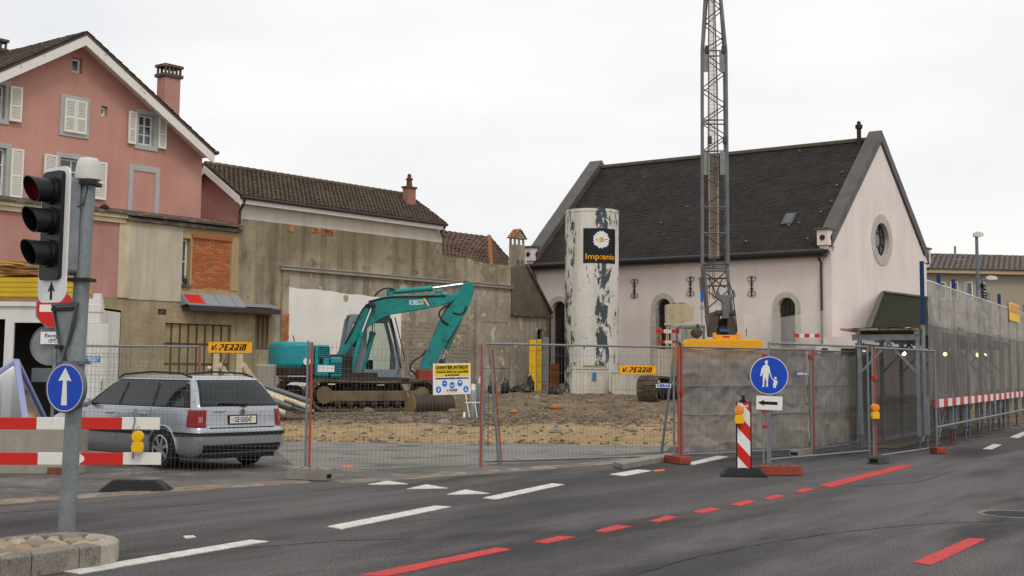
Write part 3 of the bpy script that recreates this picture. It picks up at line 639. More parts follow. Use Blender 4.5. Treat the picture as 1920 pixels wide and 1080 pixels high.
for k, (a, b_, c, d) in Q.items():
    q = B()
    if k == 'W3': q.plate([(a, b_), (a + .17, b_), (a + .17, d - .2), (c - .17, d - .2), (c - .17, b_), (c, b_), (c, d), (a, d)], (), YP - .03, YP + .02)
    else:
        o_, h_ = frame_ring(a, b_, c, d, .15); q.plate(o_, h_, YP - .04, YP + .2)
    q.build('stone_surround', 'stone_grey', pk)
    if k == 'W3':
        q = B(); q.bx(a - .12, YP - .14, b_ - .1, c + .12, YP + .01, b_); q.build('sill', 'dark_ledge', pk); continue
    m = (a + c) / 2
    if k == 'W1':
        shutter(pk, a + .13, b_ + .12, m - .005, d - .13, YP - .07); shutter(pk, m + .005, b_ + .12, c - .13, d - .13, YP - .07)
        q = B(); q.plate(rc(a + .15, b_ + .15, c - .15, d - .15), (), YP + .1, YP + .12); q.build('pane', 'glass_house', pk)
    else:
        casement(pk, a + .16, b_ + .16, c - .16, d - .16, YP + .14); wd = (c - a - .3) / 2
        if k in ('W2', 'W4'): shutter(pk, a + .03 - wd, b_ + .12, a + .03, d - .13, YP - .08, .06)
        shutter(pk, c - .03, b_ + .12, c - .03 + wd * (1.0 if k == 'W2' else 1.25), d - .13, YP - .08, -.06)
for q, nm in ((att, 'attic'), (sm1, ''), (sm2, '')):
    casement(pk, q[0] + .02, q[1] + .02, q[2] - .02, q[3] - .02, YP + .16, 1, 1, .07)
# chimneys
def chimney(parent, s0, s1, y0, y1, zb, zt, m, cap=True):
    b = B(); b.bx(s0, y0, zb, s1, y1, zt); c = b.build('chimney', m, parent, bevel=.01)
    if cap:
        b = B(); b.bx(s0 - .07, y0 - .07, zt, s1 + .07, y1 + .07, zt + .12); w = s1 - s0; n = 5
        for i in range(n):
            x = s0 - .02 + (w + .04 - .07) * i / (n - 1)
            for yy in (y0 - .02, y1 - .05): b.bx(x, yy, zt + .12, x + .07, yy + .07, zt + .34)
        b.bx(s0 - .07, y0 - .07, zt + .34, s1 + .07, y1 + .07, zt + .44); b.build('chimney_cap', 'dark_ledge', c, bevel=.01)
    return c
a = RF.rect(309, 142, 338, 205, 1.2); chimney(pk, a[0], a[2], 1.2, 1.65, a[1] - 1.0, a[3], 'pink_old')
a = RF.rect(-30, 96, 11, 120, 4.5); chimney(pk, a[0], a[2], 4.5, 5.3, a[1] - 2, a[3] + .1, 'pink_old')
# ---------------------------------------------------------------- low annex in front of the pink house
ax_ = thing('low_annex', 'patchwork low annex of pink, cream and beige render with orange brick infill', 'building', RF.o, RF.ang)
zc = Z(222, 412); zm = Z(222, 558); s222, s244, s343, s434 = S(221, 480), S(243, 480), S(341, 480), S(433, 480); sL = S(-120, 480)
b = B(); b.bx(sL, 0, zm, s222, .3, zc); b.build('pink_wall', 'pink_old', ax_)
b = B(); b.bx(s222, -.05, zm, s244, .3, zc); b.build('pilaster', 'cream', ax_, bevel=.01)
b = B(); b.bx(s244, -.03, zm - .03, s343, .3, zc); b.build('render_panel', 'greige', ax_, bevel=.008)
wr = RF.rect(343, 446, 357, 533, 0); br = RF.rect(360, 446, 432, 541, 0); spr = br[2]
b = B(); b.plate(rc(s343, zm, -.002, zc), [rc(s343 + .02, wr[1], wr[2], wr[3]), rc(br[0], br[1], br[2], br[3])], 0, .3); b.build('wall', 'beige_flat', ax_)
b = B(); b.plate(rc(br[0], br[1], br[2], br[3]), (), .05, .2); pn = b.build('brick_panel', 'mortar', ax_)
nr = 24; nc = 6; bh = (br[3] - br[1]) / nr; bw = (br[2] - br[0]) / nc
bb = []
for k in range(3): bb.append(B().box((0, 0, 0), (bw - .018, .05, bh - .014)).build('brick', 'brick%d' % k, None))
for j in range(nr):
    for i in range(nc + (1 if j % 2 else 0)):
        o0 = br[0] + (i - (.5 if j % 2 else 0)) * bw; x0 = max(br[0] + .005, o0 + .009); x1 = min(br[2] - .005, o0 + bw - .009)
        k = inst(bb[random.randrange(3)], 'brick', pn, ((x0 + x1) / 2, .045 + random.uniform(-.004, .004), br[1] + (j + .5) * bh)); k.scale = ((x1 - x0) / (bw - .018), 1, 1)
b = B(); b.bx(br[0] - .04, -.05, br[3] + .01, br[2] + .04, .0, br[3] + .14); b.build('lintel', 'brick2', ax_)
b = B(); b.bx(br[2] + .03, -.03, br[1], -.02, .0, br[3] + .15); b.build('quoin_strip', 'beige_flat', ax_, bevel=.006)
casement(ax_, s343 + .03, wr[1] + .02, wr[2] - .02, wr[3] - .02, .2, 1, 2, .07)
b = B(); b.bx(s343, -.08, wr[1] - .1, wr[2] + .02, .25, wr[1]); b.build('sill', 'dark_ledge', ax_)
for xx in (.3, .5):
    b = B(); b.lathe([(.0, 0), (.035, .0), (.035, .17), (.012, .23), (.012, .3), (.0, .3)], 8, (s343 + (wr[2] - s343) * (xx + .2), .06, wr[1])); b.build('bottle', 'glass_dark', ax_)
bw_ = RF.rect(308, 605, 433, 706, 0); sw = RF.rect(477, 590, 503, 655, 0); vt = RF.rect(296, 579, 312.5, 590, 0); sEnd = S(512, 640)
b = B(); b.plate(rc(sL, -.4, -.002, zm), [rc(*bw_), rc(*vt)], 0, .3); b.build('lower_wall', 'beige_rough', ax_)
b = B(); b.plate(rc(0, -.4, sEnd, zm - .2), [rc(*sw)], -.03, .1); b.build('lower_wall', 'beige_rough', ax_)
b = B(); b.plate(rc(*vt), (), .08, .1)
for i in range(4):
    z = vt[1] + (vt[3] - vt[1]) * (i + .5) / 4; b.bx(vt[0], .03, z - .012, vt[2], .07, z + .012)
b.build('vent_grille', 'dark_ledge', ax_)
mat('old_pane', 'a3926c', .5, col2='8d7c58', scale=3, fine=.15, fscale=12, bump=.05, spec=.5); mat('rust_bar', '54402f', .85, fine=.2, bump=.1)
b = B(); nx, nz = 8, 5; x0, z0, x1, z1 = bw_; hs = []; cw = (x1 - x0) / nx; ch = (z1 - z0) / nz
for i in range(nx):
    for j in (0, 1.2, 3.1): hs.append((x0 + i * cw, z0 + (j if j else 0) * ch, x0 + (i + 1) * cw, z0 + ({0: 1.2, 1.2: 3.1, 3.1: 5}[j]) * ch))
b.plate(rc(x0, z0, x1, z1), [rc(h[0] + .025, h[1] + .025, h[2] - .025, h[3] - .025) for h in hs], .1, .15); gw = b.build('steel_window', 'rust_bar', ax_)
for h in hs:
    p = B(); p.plate(rc(h[0] + .02, h[1] + .02, h[2] - .02, h[3] - .02), (), .125, .135); p.build('pane', 'old_pane', gw)
b = B(); x0, z0, x1, z1 = sw; hs = [rc(x0 + (x1 - x0) * i / 3 + .03, z0 + .04, x0 + (x1 - x0) * (i + 1) / 3 - .03, z1 - .04) for i in range(3)]; b.plate(rc(x0, z0, x1, z1), hs, .03, .08); gw = b.build('steel_window', 'rust_bar', ax_)
mat('plank_dark', '6f6450', .9, fine=.2, bump=.2)
for h in hs: p = B(); p.plate(h, (), .05, .06); p.build('pane', 'plank_dark', gw)
# canopy of zinc sheet
z2 = Z(338, 573); zt = Z(338, 558); s1, s2, s3 = S(338, 575), S(446, 585), S(507, 590)
b = B(); b.add([(s1, -.42, z2 + .06), (s2, -.42, z2 + .06), (s2, -.01, zt + .18), (s1, -.01, zt + .18), (s1, -.42, z2 + .0), (s2, -.42, z2)], [(0, 1, 2, 3), (4, 5, 1, 0)])
b.add([(s2, -.42, z2 + .06), (s3, -.42, z2 + .06), (s3, -.04, z2 + .2), (s2, -.04, z2 + .2)], [(0, 1, 2, 3)]); mat('zinc', '9aa0a6', .45, metal=.4, fine=.1, bump=.05)
b.add([(s1, -.42, z2 + .06), (s1, -.01, zt + .18), (s1, -.01, z2)], [(0, 1, 2)]); cn = b.build('canopy', 'zinc', ax_)
b = B(); b.bx(s1 + .05, -.48, z2 - .16, s3 + .05, -.40, z2 + .02); b.bx(s1 + .05, -.4, z2 - .12, s3 + .05, -.02, z2 - .06); b.build('canopy_fascia', 'pipe_brown', cn)
b = B(); b.add([(s1 + .05, -.40, z2 + .09), (s1 + .75, -.40, z2 + .09), (s1 + .75, -.1, zt + .12), (s1 + .05, -.1, zt + .12)], [(0, 1, 2, 3)]); b.build('red_tag', 'sign_red', cn)
for k in range(1, 4):
    b = B(); x = s1 + (s2 - s1) * k / 3.6; b.bar((x, -.425, z2 + .07), (x, -.02, zt + .19), .02, .02); b.build('seam', 'zinc', cn)
# cornice and flat roof edge
b = B(); b.bx(sL, -.1, zc - .1, s222 + .2, .0, zc + .05); b.bx(sL, -.18, zc + .05, s222 + .2, .0, zc + .16); b.build('cornice', 'cream', ax_)
b = B(); b.bx(s222 + .2, -.16, zc, 0, .0, zc + .12); b.build('eave_board', 'dark_ledge', ax_)
b = B(); b.plate([(-.24, zc + .16), (YP, zc + .34), (YP, zc + .42), (-.24, zc + .22)], (), sL, -.0, 'yz'); b.build('roof', 'dark_ledge', ax_)
b = B(); b.bx(s_r, YP + .05, zc - .1, -.01, 1.9, zc + .3); b.build('flat_roof', 'dark_ledge', ax_)
a = RF.rect(190, 382, 198, 400, .2); b = B(); b.lathe([(.08, a[1] - .2), (.08, a[3] - .15), (.14, a[3] - .15), (.14, a[3] - .08), (.02, a[3])], 10, ((a[0] + a[2]) / 2, .15, 0)); b.build('vent_pipe', 'iron', ax_)
# ---------------------------------------------------------------- long back building with tiled roof
lb = thing('long_back_building', 'long narrow back building with mossy brown tile roof and pink gable end', 'building', RF.o, RF.ang)
zE = Z(447, 366, -.35); sE = S(836, 415, -.35); hw = 1.65; tanr = (Z(388, 308, hw) - zE) / (hw + .35); zR = zE + tanr * (hw + .35)
zW = Z(447, 409); s828 = S(829, 440)
b = B(); b.bx(0, 0, zW, s828, .25, zE + .1); b.build('plaster_wall', 'upper_plaster', lb)
b = B(); b.bx(.02, .25, -.4, s828 - .02, 3.3, zE + .1); b.build('core_wall', 'upper_plaster', lb)
b = B(); b.plate([(0.01, -.3), (3.3, -.3), (3.3, zE + .1), (hw, zR - .12), (0.01, zE + .1)], (), -.02, .02, 'yz'); b.build('gable_wall', 'pink_render', lb)
def rfp(t0, t1): return [(-.35, zE - t1), (hw, zR - t1), (2 * hw + .35, zE - t1), (2 * hw + .35, zE - t0), (hw, zR - t0), (-.35, zE - t0)]
b = B(); b.plate(rfp(0, .08), (), -.25, sE, 'yz'); rf = b.build('roof', 'brown_tile', lb)
tiles('roof_tiles', rf, 'brown_tile', (-.28, -.37, zE + .01), (sE + .3, 0, 0), (0, hw + .36, zR - zE), .21, .15, .04, .3, True, 11)
b = B()
for i in range(int(sE / .33)): b.cyl((-.25 + i * .33, hw, zR + .02), (-.25 + i * .33 + .36, hw, zR + .035), .09, .1, 8)
k = b.build('ridge_tiles', 'brown_tile2', rf); k['kind'] = 'stuff'
b = B(); b.plate(rfp(.07, .33), (), -.29, -.25, 'yz'); b.build('bargeboard', 'white_wood', lb)
b = B(); b.bx(-.25, -.33, zE - .26, sE, -.28, zE - .05); b.bx(-.25, -.28, zE - .2, sE, .0, zE - .14); b.build('fascia', 'white_wood', lb)
b = B(); b.tube([(-.3, -.4, zE - .05), (sE + .03, -.4, zE - .05)], .065, 8); gu = b.build('gutter', 'pipe_brown', lb)
b = B(); b.tube([(-.1, -.36, zE - .12), (-.1, -.3, zE - .3), (-.08, -.1, zE - .5), (-.08, -.1, zc + .3)], .05, 8); b.build('downpipe', 'pipe_brown', lb)
b = B(); b.tube([(sE - .05, -.38, zE - .12), (sE - .15, -.2, zE - .35), (s828 - .02, -.08, zE - .5)], .05, 8); b.build('downpipe', 'pipe_brown', lb)
a = RF.rect(763, 352, 779, 397, .8); mat('old_chimney', '9d6f62', .9, fine=.2, bump=.3, streak='6a4d45', samt=.5); c = chimney(lb, a[0], a[2], .78, 1.05, a[1] - .5, a[3], 'old_chimney', False)
b = B(); b.bx(a[0] - .04, .74, a[3], a[2] + .04, 1.09, a[3] + .08); xm = (a[0] + a[2]) / 2; b.lathe([(.13, a[3] + .08), (.11, a[3] + .35), (.15, a[3] + .36), (.15, a[3] + .42), (.09, a[3] + .43), (.08, a[3] + .58), (.02, a[3] + .62)], 12, (xm, .92, 0)); b.build('chimney_pot', 'rust', c)
# ---------------------------------------------------------------- stained party wall
pw = thing('party_wall', 'long stained grey party wall left bare after demolition, white painted rectangle', 'wall', RF.o, RF.ang)
H = lambda px, py, y=0: RF.hit(px, py, y)
pl = H(527, 505); pr = H(1015, 545); zmo = pl[1]; s958 = S(958, 540); s1028 = S(1029, 640)
top = [H(828, 479), H(850, 483), H(880, 485), H(905, 493), H(958, 498)]
b = B(); b.plate([(0, zm - .2), (0, zW), (s828, zW)] + [(s828, top[0][1])] + top[1:] + [(s958, zmo), (pl[0], zmo), (pl[0], zm - .2)], (), 0, .24); b.build('upper_render', 'old_wall', pw)
swl = H(528, 600)[0]; wr_ = RF.rect(540, 538, 752, 652, 0); vd = RF.rect(1008, 617, 1017, 637, 0)
b = B(); b.plate([(sEnd, -.4), (s1028, -.4), (s1028, H(1028, 590)[1]), (s958, H(958, 560)[1]), (s958, zmo), (pl[0], zmo), (pl[0], zm - .2), (sEnd, zm - .2)], [rc(*vd)], .001, .24); b.build('lower_render', 'old_wall_low', pw)
b = B(); b.plate(rc(*vd), (), .15, .2); b.build('slot_opening', 'dark_hole', pw)
b = B(); x0, z0, x1, z1 = wr_; n = 14; zt_ = H(752, 560)[1]
ed = [(x0, .9), (x1, .9), (x1, z1 - .22)] + [(x1 + (x0 - x1) * i / n, z1 - .18 * (1 - i / n) + random.uniform(-.03, .03)) for i in range(1, n)] + [(x0, z1)]
b.plate(ed, (), -.012, .0); b.build('white_painted_area', 'white_paint_wall', pw)
b = B(); b.plate(circ((x0 + x1) / 2 - .1, z1 - .28, .14, 9), (), -.016, -.011); b.build('plaster_scar', 'beige_flat', pw)
b = B(); b.bx(pl[0] - .05, -.13, zmo - .02, s958, 0, zmo + .1); b.bx(pl[0] - .08, -.17, zmo + .1, s958, 0, zmo + .14); b.build('moulding', 'moulding', pw, bevel=.01)
b = B(); b.bx(swl - .05, -.06, .2, x0 - .03, .0, zmo - .03); b.build('pier', 'old_wall', pw)
for j in range(20):
    z = .9 + j * .13
    for i in range(2):
        b = B(); w = (x0 - swl) / 2; b.bx(swl + i * w + random.uniform(0, .03), -.07 - random.uniform(0, .02), z, swl + (i + 1) * w - .015, -.055, z + .11); b.build('brick', 'brick%d' % random.randrange(3), pw)
for i in range(12):       # exposed brick scars along the roof line
    x = random.choice((S(535, 425), S(585, 432), S(612, 436))) + random.uniform(-.25, .25); b = B(); b.bx(x, -.03, zW - .14 - random.random() * .12, x + .2, .0, zW - .05); b.build('brick', 'brick%d' % random.randrange(3), pw)
ba = RF.rect(755, 600, 880, 690, 0); nr, nc = 13, 13; bh = (ba[3] - ba[1]) / nr; bw = (ba[2] - ba[0]) / nc; bk = B().box((0, 0, 0), (bw - .03, .05, bh - .025)).build('block', 'block', None)
for j in range(nr):
    for i in range(nc):
        if random.random() < .16 + .4 * (i > 8) * (j > 6): continue
        k = inst(bk, 'block', pw, (ba[0] + (i + .5 + (.25 if j % 2 else -.25)) * bw, .012 + random.uniform(-.008, .006), ba[1] + (j + .5) * bh)); k.scale = (random.uniform(.92, 1), 1, random.uniform(.9, 1))
bpy.data.objects.remove(bk)
for o in bb: bpy.data.objects.remove(o)
w0 = H(958, 500); w1 = H(985, 498); w2 = H(1030, 588); w3 = H(958, 588)
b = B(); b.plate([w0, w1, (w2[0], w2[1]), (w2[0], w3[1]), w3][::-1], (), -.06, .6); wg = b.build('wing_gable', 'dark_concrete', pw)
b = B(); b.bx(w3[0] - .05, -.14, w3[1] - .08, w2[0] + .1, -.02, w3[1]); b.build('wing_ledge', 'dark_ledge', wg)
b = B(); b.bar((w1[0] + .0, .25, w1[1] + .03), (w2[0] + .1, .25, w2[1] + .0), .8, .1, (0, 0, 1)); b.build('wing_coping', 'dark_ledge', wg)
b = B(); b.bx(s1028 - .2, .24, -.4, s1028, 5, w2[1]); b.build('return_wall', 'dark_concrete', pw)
b = B(); b.tube([(s1028 + .02, -.06, w2[1]), (s1028 + .02, -.06, .4)], .05, 8); b.build('downpipe', 'pipe_brown', pw)
for a in (RF.rect(960, 598, 1002, 645, 0), RF.rect(905, 600, 955, 690, 0)):
    b = B(); o_, h_ = frame_ring(*a, .06); b.plate(o_, h_, -.02, .0); b.build('blocked_opening', 'old_wall_low', pw)
# brick roof patch + chimney stack on the wing
a = RF.rect(907, 509, 930, 531, 0); bh = (a[3] - a[1]) / 7
for j in range(7):
    for i in range(3):
        b = B(); w = (a[2] - a[0]) / 3; b.bx(a[0] + i * w + .01, -.015, a[1] + j * bh + .01, a[0] + (i + 1) * w - .01, .0, a[1] + (j + 1) * bh - .01); b.build('brick', 'block', pw)
a = RF.rect(966, 458, 984, 497, .1); c0, z0, c1, z1 = a; mat('stack', 'a59a88', .95, col2='857b6c', scale=2, fine=.15, bump=.3, streak='5b544b', samt=.6)
b = B(); b.bx(c0, .1, z0 + .22, c1, .45, z1); b.bx(c0 - .03, .07, z0 - .15, c0 + .12, .48, z0 + .22); b.bx(c1 - .12, .07, z0 - .15, c1 + .03, .48, z0 + .22); b.bx((c0 + c1) / 2 - .06, .07, z0 - .15, (c0 + c1) / 2 + .06, .48, z0 + .22); b.bx(c0 - .02, .2, z0 - .2, c1 + .02, .42, z0 + .2); c = b.build('chimney', 'stack', pw)
b = B()
for x in (c0, c1 - .08):
    for yy in (.12, .36): b.bx(x, yy, z1, x + .08, yy + .08, z1 + .28)
b.bx((c0 + c1) / 2 - .04, .12, z1, (c0 + c1) / 2 + .04, .2, z1 + .28); b.plate([(c0 - .06, z1 + .28), (c1 + .06, z1 + .28), ((c0 + c1) / 2, z1 + .62)], (), .1, .45); b.build('chimney_head', 'stack', c)
cm = (c0 + c1) / 2
for sgn in (-1, 1): tiles('cap_tiles', c, 'terracotta', (cm + sgn * ((c1 - c0) / 2 + .12), .05, z1 + .27), (0, .45, 0), (-sgn * ((c1 - c0) / 2 + .12), 0, .42), .16, .14, .03, .3, True, 3)
# ---------------------------------------------------------------- hipped tile roof house behind the wall
hb = thing('hipped_roof_house', 'brown tiled hipped roof house peeping above party wall beside chimney stack', 'house', RF.o, RF.ang)
hx_, hz_ = RF.hit(917, 444, 6.2); ex, ez = RF.hit(921, 505, 3.6); fx, fz = RF.hit(1000, 502, 9.5); lx = S(800, 470, 5); ez2 = ez - .2
b = B(); b.add([(lx, 3.6, ez), (ex, 3.6, ez), (hx_, 6.2, hz_), (lx, 6.2, hz_), (fx, 9.5, ez), (lx, 9.5, ez)], [(0, 1, 2, 3), (1, 4, 2), (4, 5, 3, 2)]); rf = b.build('roof', 'brown_tile2', hb)
def quad_tiles(parent, m, A, Bq, Cq, D, nu, nv, N, lip=.05, seed=1):
    rnd = random.Random(seed); b = B(); A, Bq, Cq, D = Vector(A), Vector(Bq), Vector(Cq), Vector(D); P = lambda u, v: A.lerp(Bq, u).lerp(D.lerp(Cq, u), v)
    for j in range(nv):
        for i in range(nu):
            o = .5 / nu if j % 2 else 0; u0, u1 = min(1, i / nu + o), min(1, (i + .94) / nu + o); v0, v1 = j / nv, min(1, (j + 1.1) / nv); h = Vector(N) * (lip * rnd.uniform(.7, 1.3)); md = (P(u0, v0) + P(u1, v0)) / 2 + h * 1.7
            b.add([P(u0, v0) + h, md, P(u1, v0) + h, P(u1, v1) + h * .3, (P(u0, v1) + P(u1, v1)) / 2 + h, P(u0, v1) + h * .3, P(u0, v0), P(u1, v0)], [(0, 1, 4, 5), (1, 2, 3, 4), (6, 7, 2, 1, 0)])
    k = b.build('roof_tiles', m, parent, fix=False); k['kind'] = 'stuff'; return k
quad_tiles(rf, 'brown_tile2', (lx, 3.6, ez), (ex, 3.6, ez), (hx_, 6.2, hz_), (lx, 6.2, hz_), int((ex - lx) / .2), 15, (0, -.5, .86), .05, 21)
b = B(); n = 14
for i in range(n):
    p = Vector((ex, 3.6, ez)).lerp(Vector((hx_, 6.2, hz_)), i / n); q = Vector((ex, 3.6, ez)).lerp(Vector((hx_, 6.2, hz_)), (i + 1.1) / n); b.cyl(p, q, .16, .12, 8)
k = b.build('hip_tiles', 'terracotta', rf)
quad_tiles(rf, 'brown_tile2', (ex, 3.6, ez), (fx, 9.5, ez), (hx_, 6.2, hz_ - .001), (hx_, 6.2, hz_), 26, 15, (.5, -.2, .84), .05, 22)
b = B(); b.plate([(lx + .3, 3.9), (ex - .2, 3.9), (fx - .4, 9.2), (lx + .3, 9.2)], (), -.4, ez - .02, 'xy'); b.build('wall', 'old_wall', hb)
# ================================================================ church
CW, GW = 11.2, 15.65
CF = Frame(13.2 - .786 * GW, 54.9 + .618 * GW, .786, -.618)          # long wall, left end -> near corner
GF = Frame(13.2, 54.9, .618, .786)                                   # gable wall, near corner -> far corner
zEv = CF.hit(1528, 471)[1]; zK = GF.hit(1562, 440)[1]; zA = GF.hit(1652, 262)[1]
CW = GF.hit(1737, 500)[0]; GW2 = GW
ch = thing('church', 'pale pink church with steep dark slate roof, round gable window and arched windows', 'church', CF.o, CF.ang)
def chw(px0, py0, px1, py1):
    a = CF.hit(px0, py0); b_ = CF.hit(px0, py1); c = CF.hit(px1, py0); return a[0], b_[1], c[0], a[1]
WN = [chw(1035, 565, 1062, 668), chw(1230, 560, 1258, 668), chw(1458, 558, 1491, 668), chw(1106, 562, 1133, 668), chw(1335, 560, 1366, 668)]
WN = [WN[0], WN[1], WN[2]]
b = B(); b.plate(rc(0, -.6, GW - .002, zEv - .02), [arch(w[0], w[2], .9, w[3]) for w in WN], 0, .45); b.build('wall', 'church_wall', ch)
mat('leaded_glass', '2c2825', .25, fine=.2, fscale=18, bump=.1, spec=.6, col2='3a332e', scale=6); mat('boarded', '5d6062', .6, fine=.1)
for i, w in enumerate(WN):
    x0, z0, x1, z1 = w; b = B(); k = .24
    o_ = arch(x0 - k, x1 + k, .8, z1 + k, 14); h_ = arch(x0, x1, .9, z1, 14); b.plate(o_, [h_], -.025, .3); b.build('stone_surround', 'church_stone', ch)
    b = B(); b.plate(arch(x0, x1, .9, z1), (), .28, .3); gl = b.build('window', 'leaded_glass', ch)
    b = B()
    for j in range(1, 4): b.bx(x0 + (x1 - x0) * j / 4 - .012, .255, .9, x0 + (x1 - x0) * j / 4 + .012, .28, z1 - .1)
    for j in range(1, 9): b.bx(x0, .255, .9 + (z1 - .9) * j / 9.5 - .012, x1, .28, .9 + (z1 - .9) * j / 9.5 + .012)
    b.build('leading', 'iron', gl)
    if i == 2: b = B(); b.bx(x0, .2, .9, x1, .25, .9 + (z1 - .9) * .52); b.build('board', 'boarded', gl)
    for j in range(5):       # joints of the surround read as separate stones
        for sx in (x0 - k - .01, x1): b = B(); b.bx(sx, -.045, 1.0 + j * .62, sx + k + .01, -.02, 1.0 + j * .62 + .58); b.build('stone', 'church_stone', ch, bevel=.01)
# gable, in church coordinates: x = GW plane, y = along the gable
zgt = lambda y: zK + .1 + (zA - zK - .1) * (1 - abs(y - CW / 2) / (CW / 2))
oc = GF.hit(1653, 450); rO = (GF.hit(1653, 402)[1] - GF.hit(1653, 498)[1]) / 2; oy, ozz = oc
b = B(); b.plate([(.002, -.6), (CW, -.6), (CW, zK), (CW / 2, zA), (.002, zK)], [circ(oy, ozz, rO * .82, 28)], GW, GW - .5, 'yz'); b.build('gable_wall', 'church_wall', ch)
b = B(); b.plate(circ(oy, ozz, rO, 36), [circ(oy, ozz, rO * .66, 36)], GW + .03, GW - .4, 'yz'); b.build('oculus_surround', 'church_stone', ch)
b = B(); b.plate(circ(oy, ozz, rO * .84, 28), (), GW - .2, GW - .24, 'yz'); gl = b.build('oculus_pane', 'glass_house', ch)
b = B(); b.plate(circ(oy, ozz, rO * .68, 28), [circ(oy, ozz, rO * .63, 28)], GW - .17, GW - .2, 'yz'); b.plate(circ(oy, ozz, rO * .3, 20), [circ(oy, ozz, rO * .26, 20)], GW - .17, GW - .2, 'yz')
for k in range(8):
    a = R(k * 45 + 22); b.bar((GW - .18, oy + math.cos(a) * rO * .28, ozz + math.sin(a) * rO * .28), (GW - .18, oy + math.cos(a) * rO * .62, ozz + math.sin(a) * rO * .64), .03, .03, (1, 0, 0))
b.build('tracery', 'iron', gl)
b = B(); b.plate([(0.01, -.6), (CW, -.6), (CW, zK - .3), (CW / 2, zA - .4), (0.01, zK - .3)], (), 0, .4, 'yz'); b.build('rear_gable', 'church_wall', ch)
b = B(); b.bx(.01, CW - .4, -.6, GW - .5, CW - .01, zEv + .4); b.build('rear_wall', 'church_wall', ch)
# roof
zrg = CF.hit(1125, 306, CW / 2)[1]; zr2 = GF.hit(1652, 262)[1] ; zRG = (zrg + zA) / 2 - .15; ov = .35; tn = (zRG - zEv) / (CW / 2 + ov)
for sg in (0, 1):
    y0 = -ov if sg == 0 else CW + ov
    b = B(); b.add([(0, y0, zEv), (GW, y0, zEv), (GW, CW / 2, zRG), (0, CW / 2, zRG), (0, y0, zEv - .12), (GW, y0, zEv - .12), (GW, CW / 2, zRG - .12), (0, CW / 2, zRG - .12)], [(0, 1, 2, 3), (7, 6, 5, 4), (0, 4, 5, 1), (1, 5, 6, 2), (3, 7, 4, 0)]); r_ = b.build('roof', 'slate', ch)
    if sg == 0: rf = r_
tiles('slates', rf, 'slate', (.3, -ov - .02, zEv + .005), (GW - .9, 0, 0), (0, CW / 2 + ov, zRG - zEv), .2, .145, .014, .6, False, 31)
b = B(); b.bx(0, CW / 2 - .13, zRG - .02, GW - .3, CW / 2 + .13, zRG + .16); b.build('ridge', 'slate_ridge', rf, bevel=.04)
b = B(); b.tube([(-.05, -ov - .1, zEv - .05), (GW - .15, -ov - .1, zEv - .05)], .11, 10); b.bx(0, -ov - .02, zEv - .25, GW - .15, -ov + .03, zEv - .08); b.bx(0, -ov, zEv - .24, GW - .15, .0, zEv - .2); b.build('gutter', 'gutter', ch)
for x, zb in ((.35, 3.0), (GW - .42, .5)): b = B(); b.tube([(x, -ov - .1, zEv - .1), (x, -ov - .05, zEv - .25), (x, -.09, zEv - .5), (x, -.09, zb)], .055, 8); b.build('downpipe', 'pipe_brown', ch)
# raised gable copings clad in sheet metal
cN = Vector((0, -tn, 1)).normalized()
def coping(x0, x1, lift, sgn, nm='coping'):
    ye = -.12 if sgn < 0 else CW + .12; ze_ = zEv + (ov - .12) * tn; segs = 6
    for k in range(segs):
        a, c = k / segs, (k + 1) / segs; y0 = ye + (CW / 2 - ye) * a; y1 = ye + (CW / 2 - ye) * c; z0 = ze_ + (zRG - ze_) * a + lift; z1 = ze_ + (zRG - ze_) * c + lift
        b = B(); e = .004 * (k % 2); vs = []
        for xx in (x0 - e, x1 + e):
            for dz in (-.5, 0): vs += [(xx, y0, z0 + dz + e), (xx, y1, z1 + dz + e)]
        b.add(vs, [(0, 1, 3, 2), (4, 6, 7, 5), (2, 3, 7, 6), (0, 4, 5, 1), (0, 2, 6, 4), (1, 5, 7, 3)]); b.build(nm, 'coping', ch)
coping(GW - .5, GW + .1, .42, -1); coping(GW - .5, GW + .1, .42, 1); coping(-.15, .6, .42, -1); coping(-.15, .6, .42, 1)
b = B(); b.plate([(-.02, zEv - .1), (CW / 2, zRG + .3), (CW + .02, zEv - .1), (CW / 2, zA - .5)], (), GW - .45, GW - .02, 'yz'); b.build('gable_upstand', 'church_wall', ch)
# kneelers with round ornaments
zk0, zk1 = GF.hit(1562, 466)[1], GF.hit(1562, 428)[1]
for nm, x0, x1, y0, y1 in (('kneeler', GW - .44, GW + .06, -.42, .28), ('kneeler', GW - .44, GW + .06, CW - .28, CW + .42), ('kneeler', -.06, .44, -.42, .28)):
    b = B(); b.bx(x0, y0, zk0 + .1, x1, y1, zk1 - .1); b.bx(x0 + .06, y0 + .1, zk0 - .12, x1 - .06, y1, zk0 + .1); k = b.build(nm, 'church_wall', ch, bevel=.02)
    b = B(); xm, ym, zmid = (x0 + x1) / 2, (y0 + y1) / 2, (zk0 + zk1) / 2
    for c, ax2 in (((xm, y0 - .01, zmid), 'y'), ((x1 + .01, ym, zmid), 'x')): b.lathe([(.115, -.02), (.115, .02), (.06, .02), (.06, .01), (.03, .01), (.03, .025)], 16, c, ax2)
    b.build('roundel', 'iron', k); b = B(); b.bx(x0 - .08, y0 - .08, zk1 - .1, x1 + .06, y1 + .04, zk1 - .02); b.build('kneeler_cap', 'coping', k)
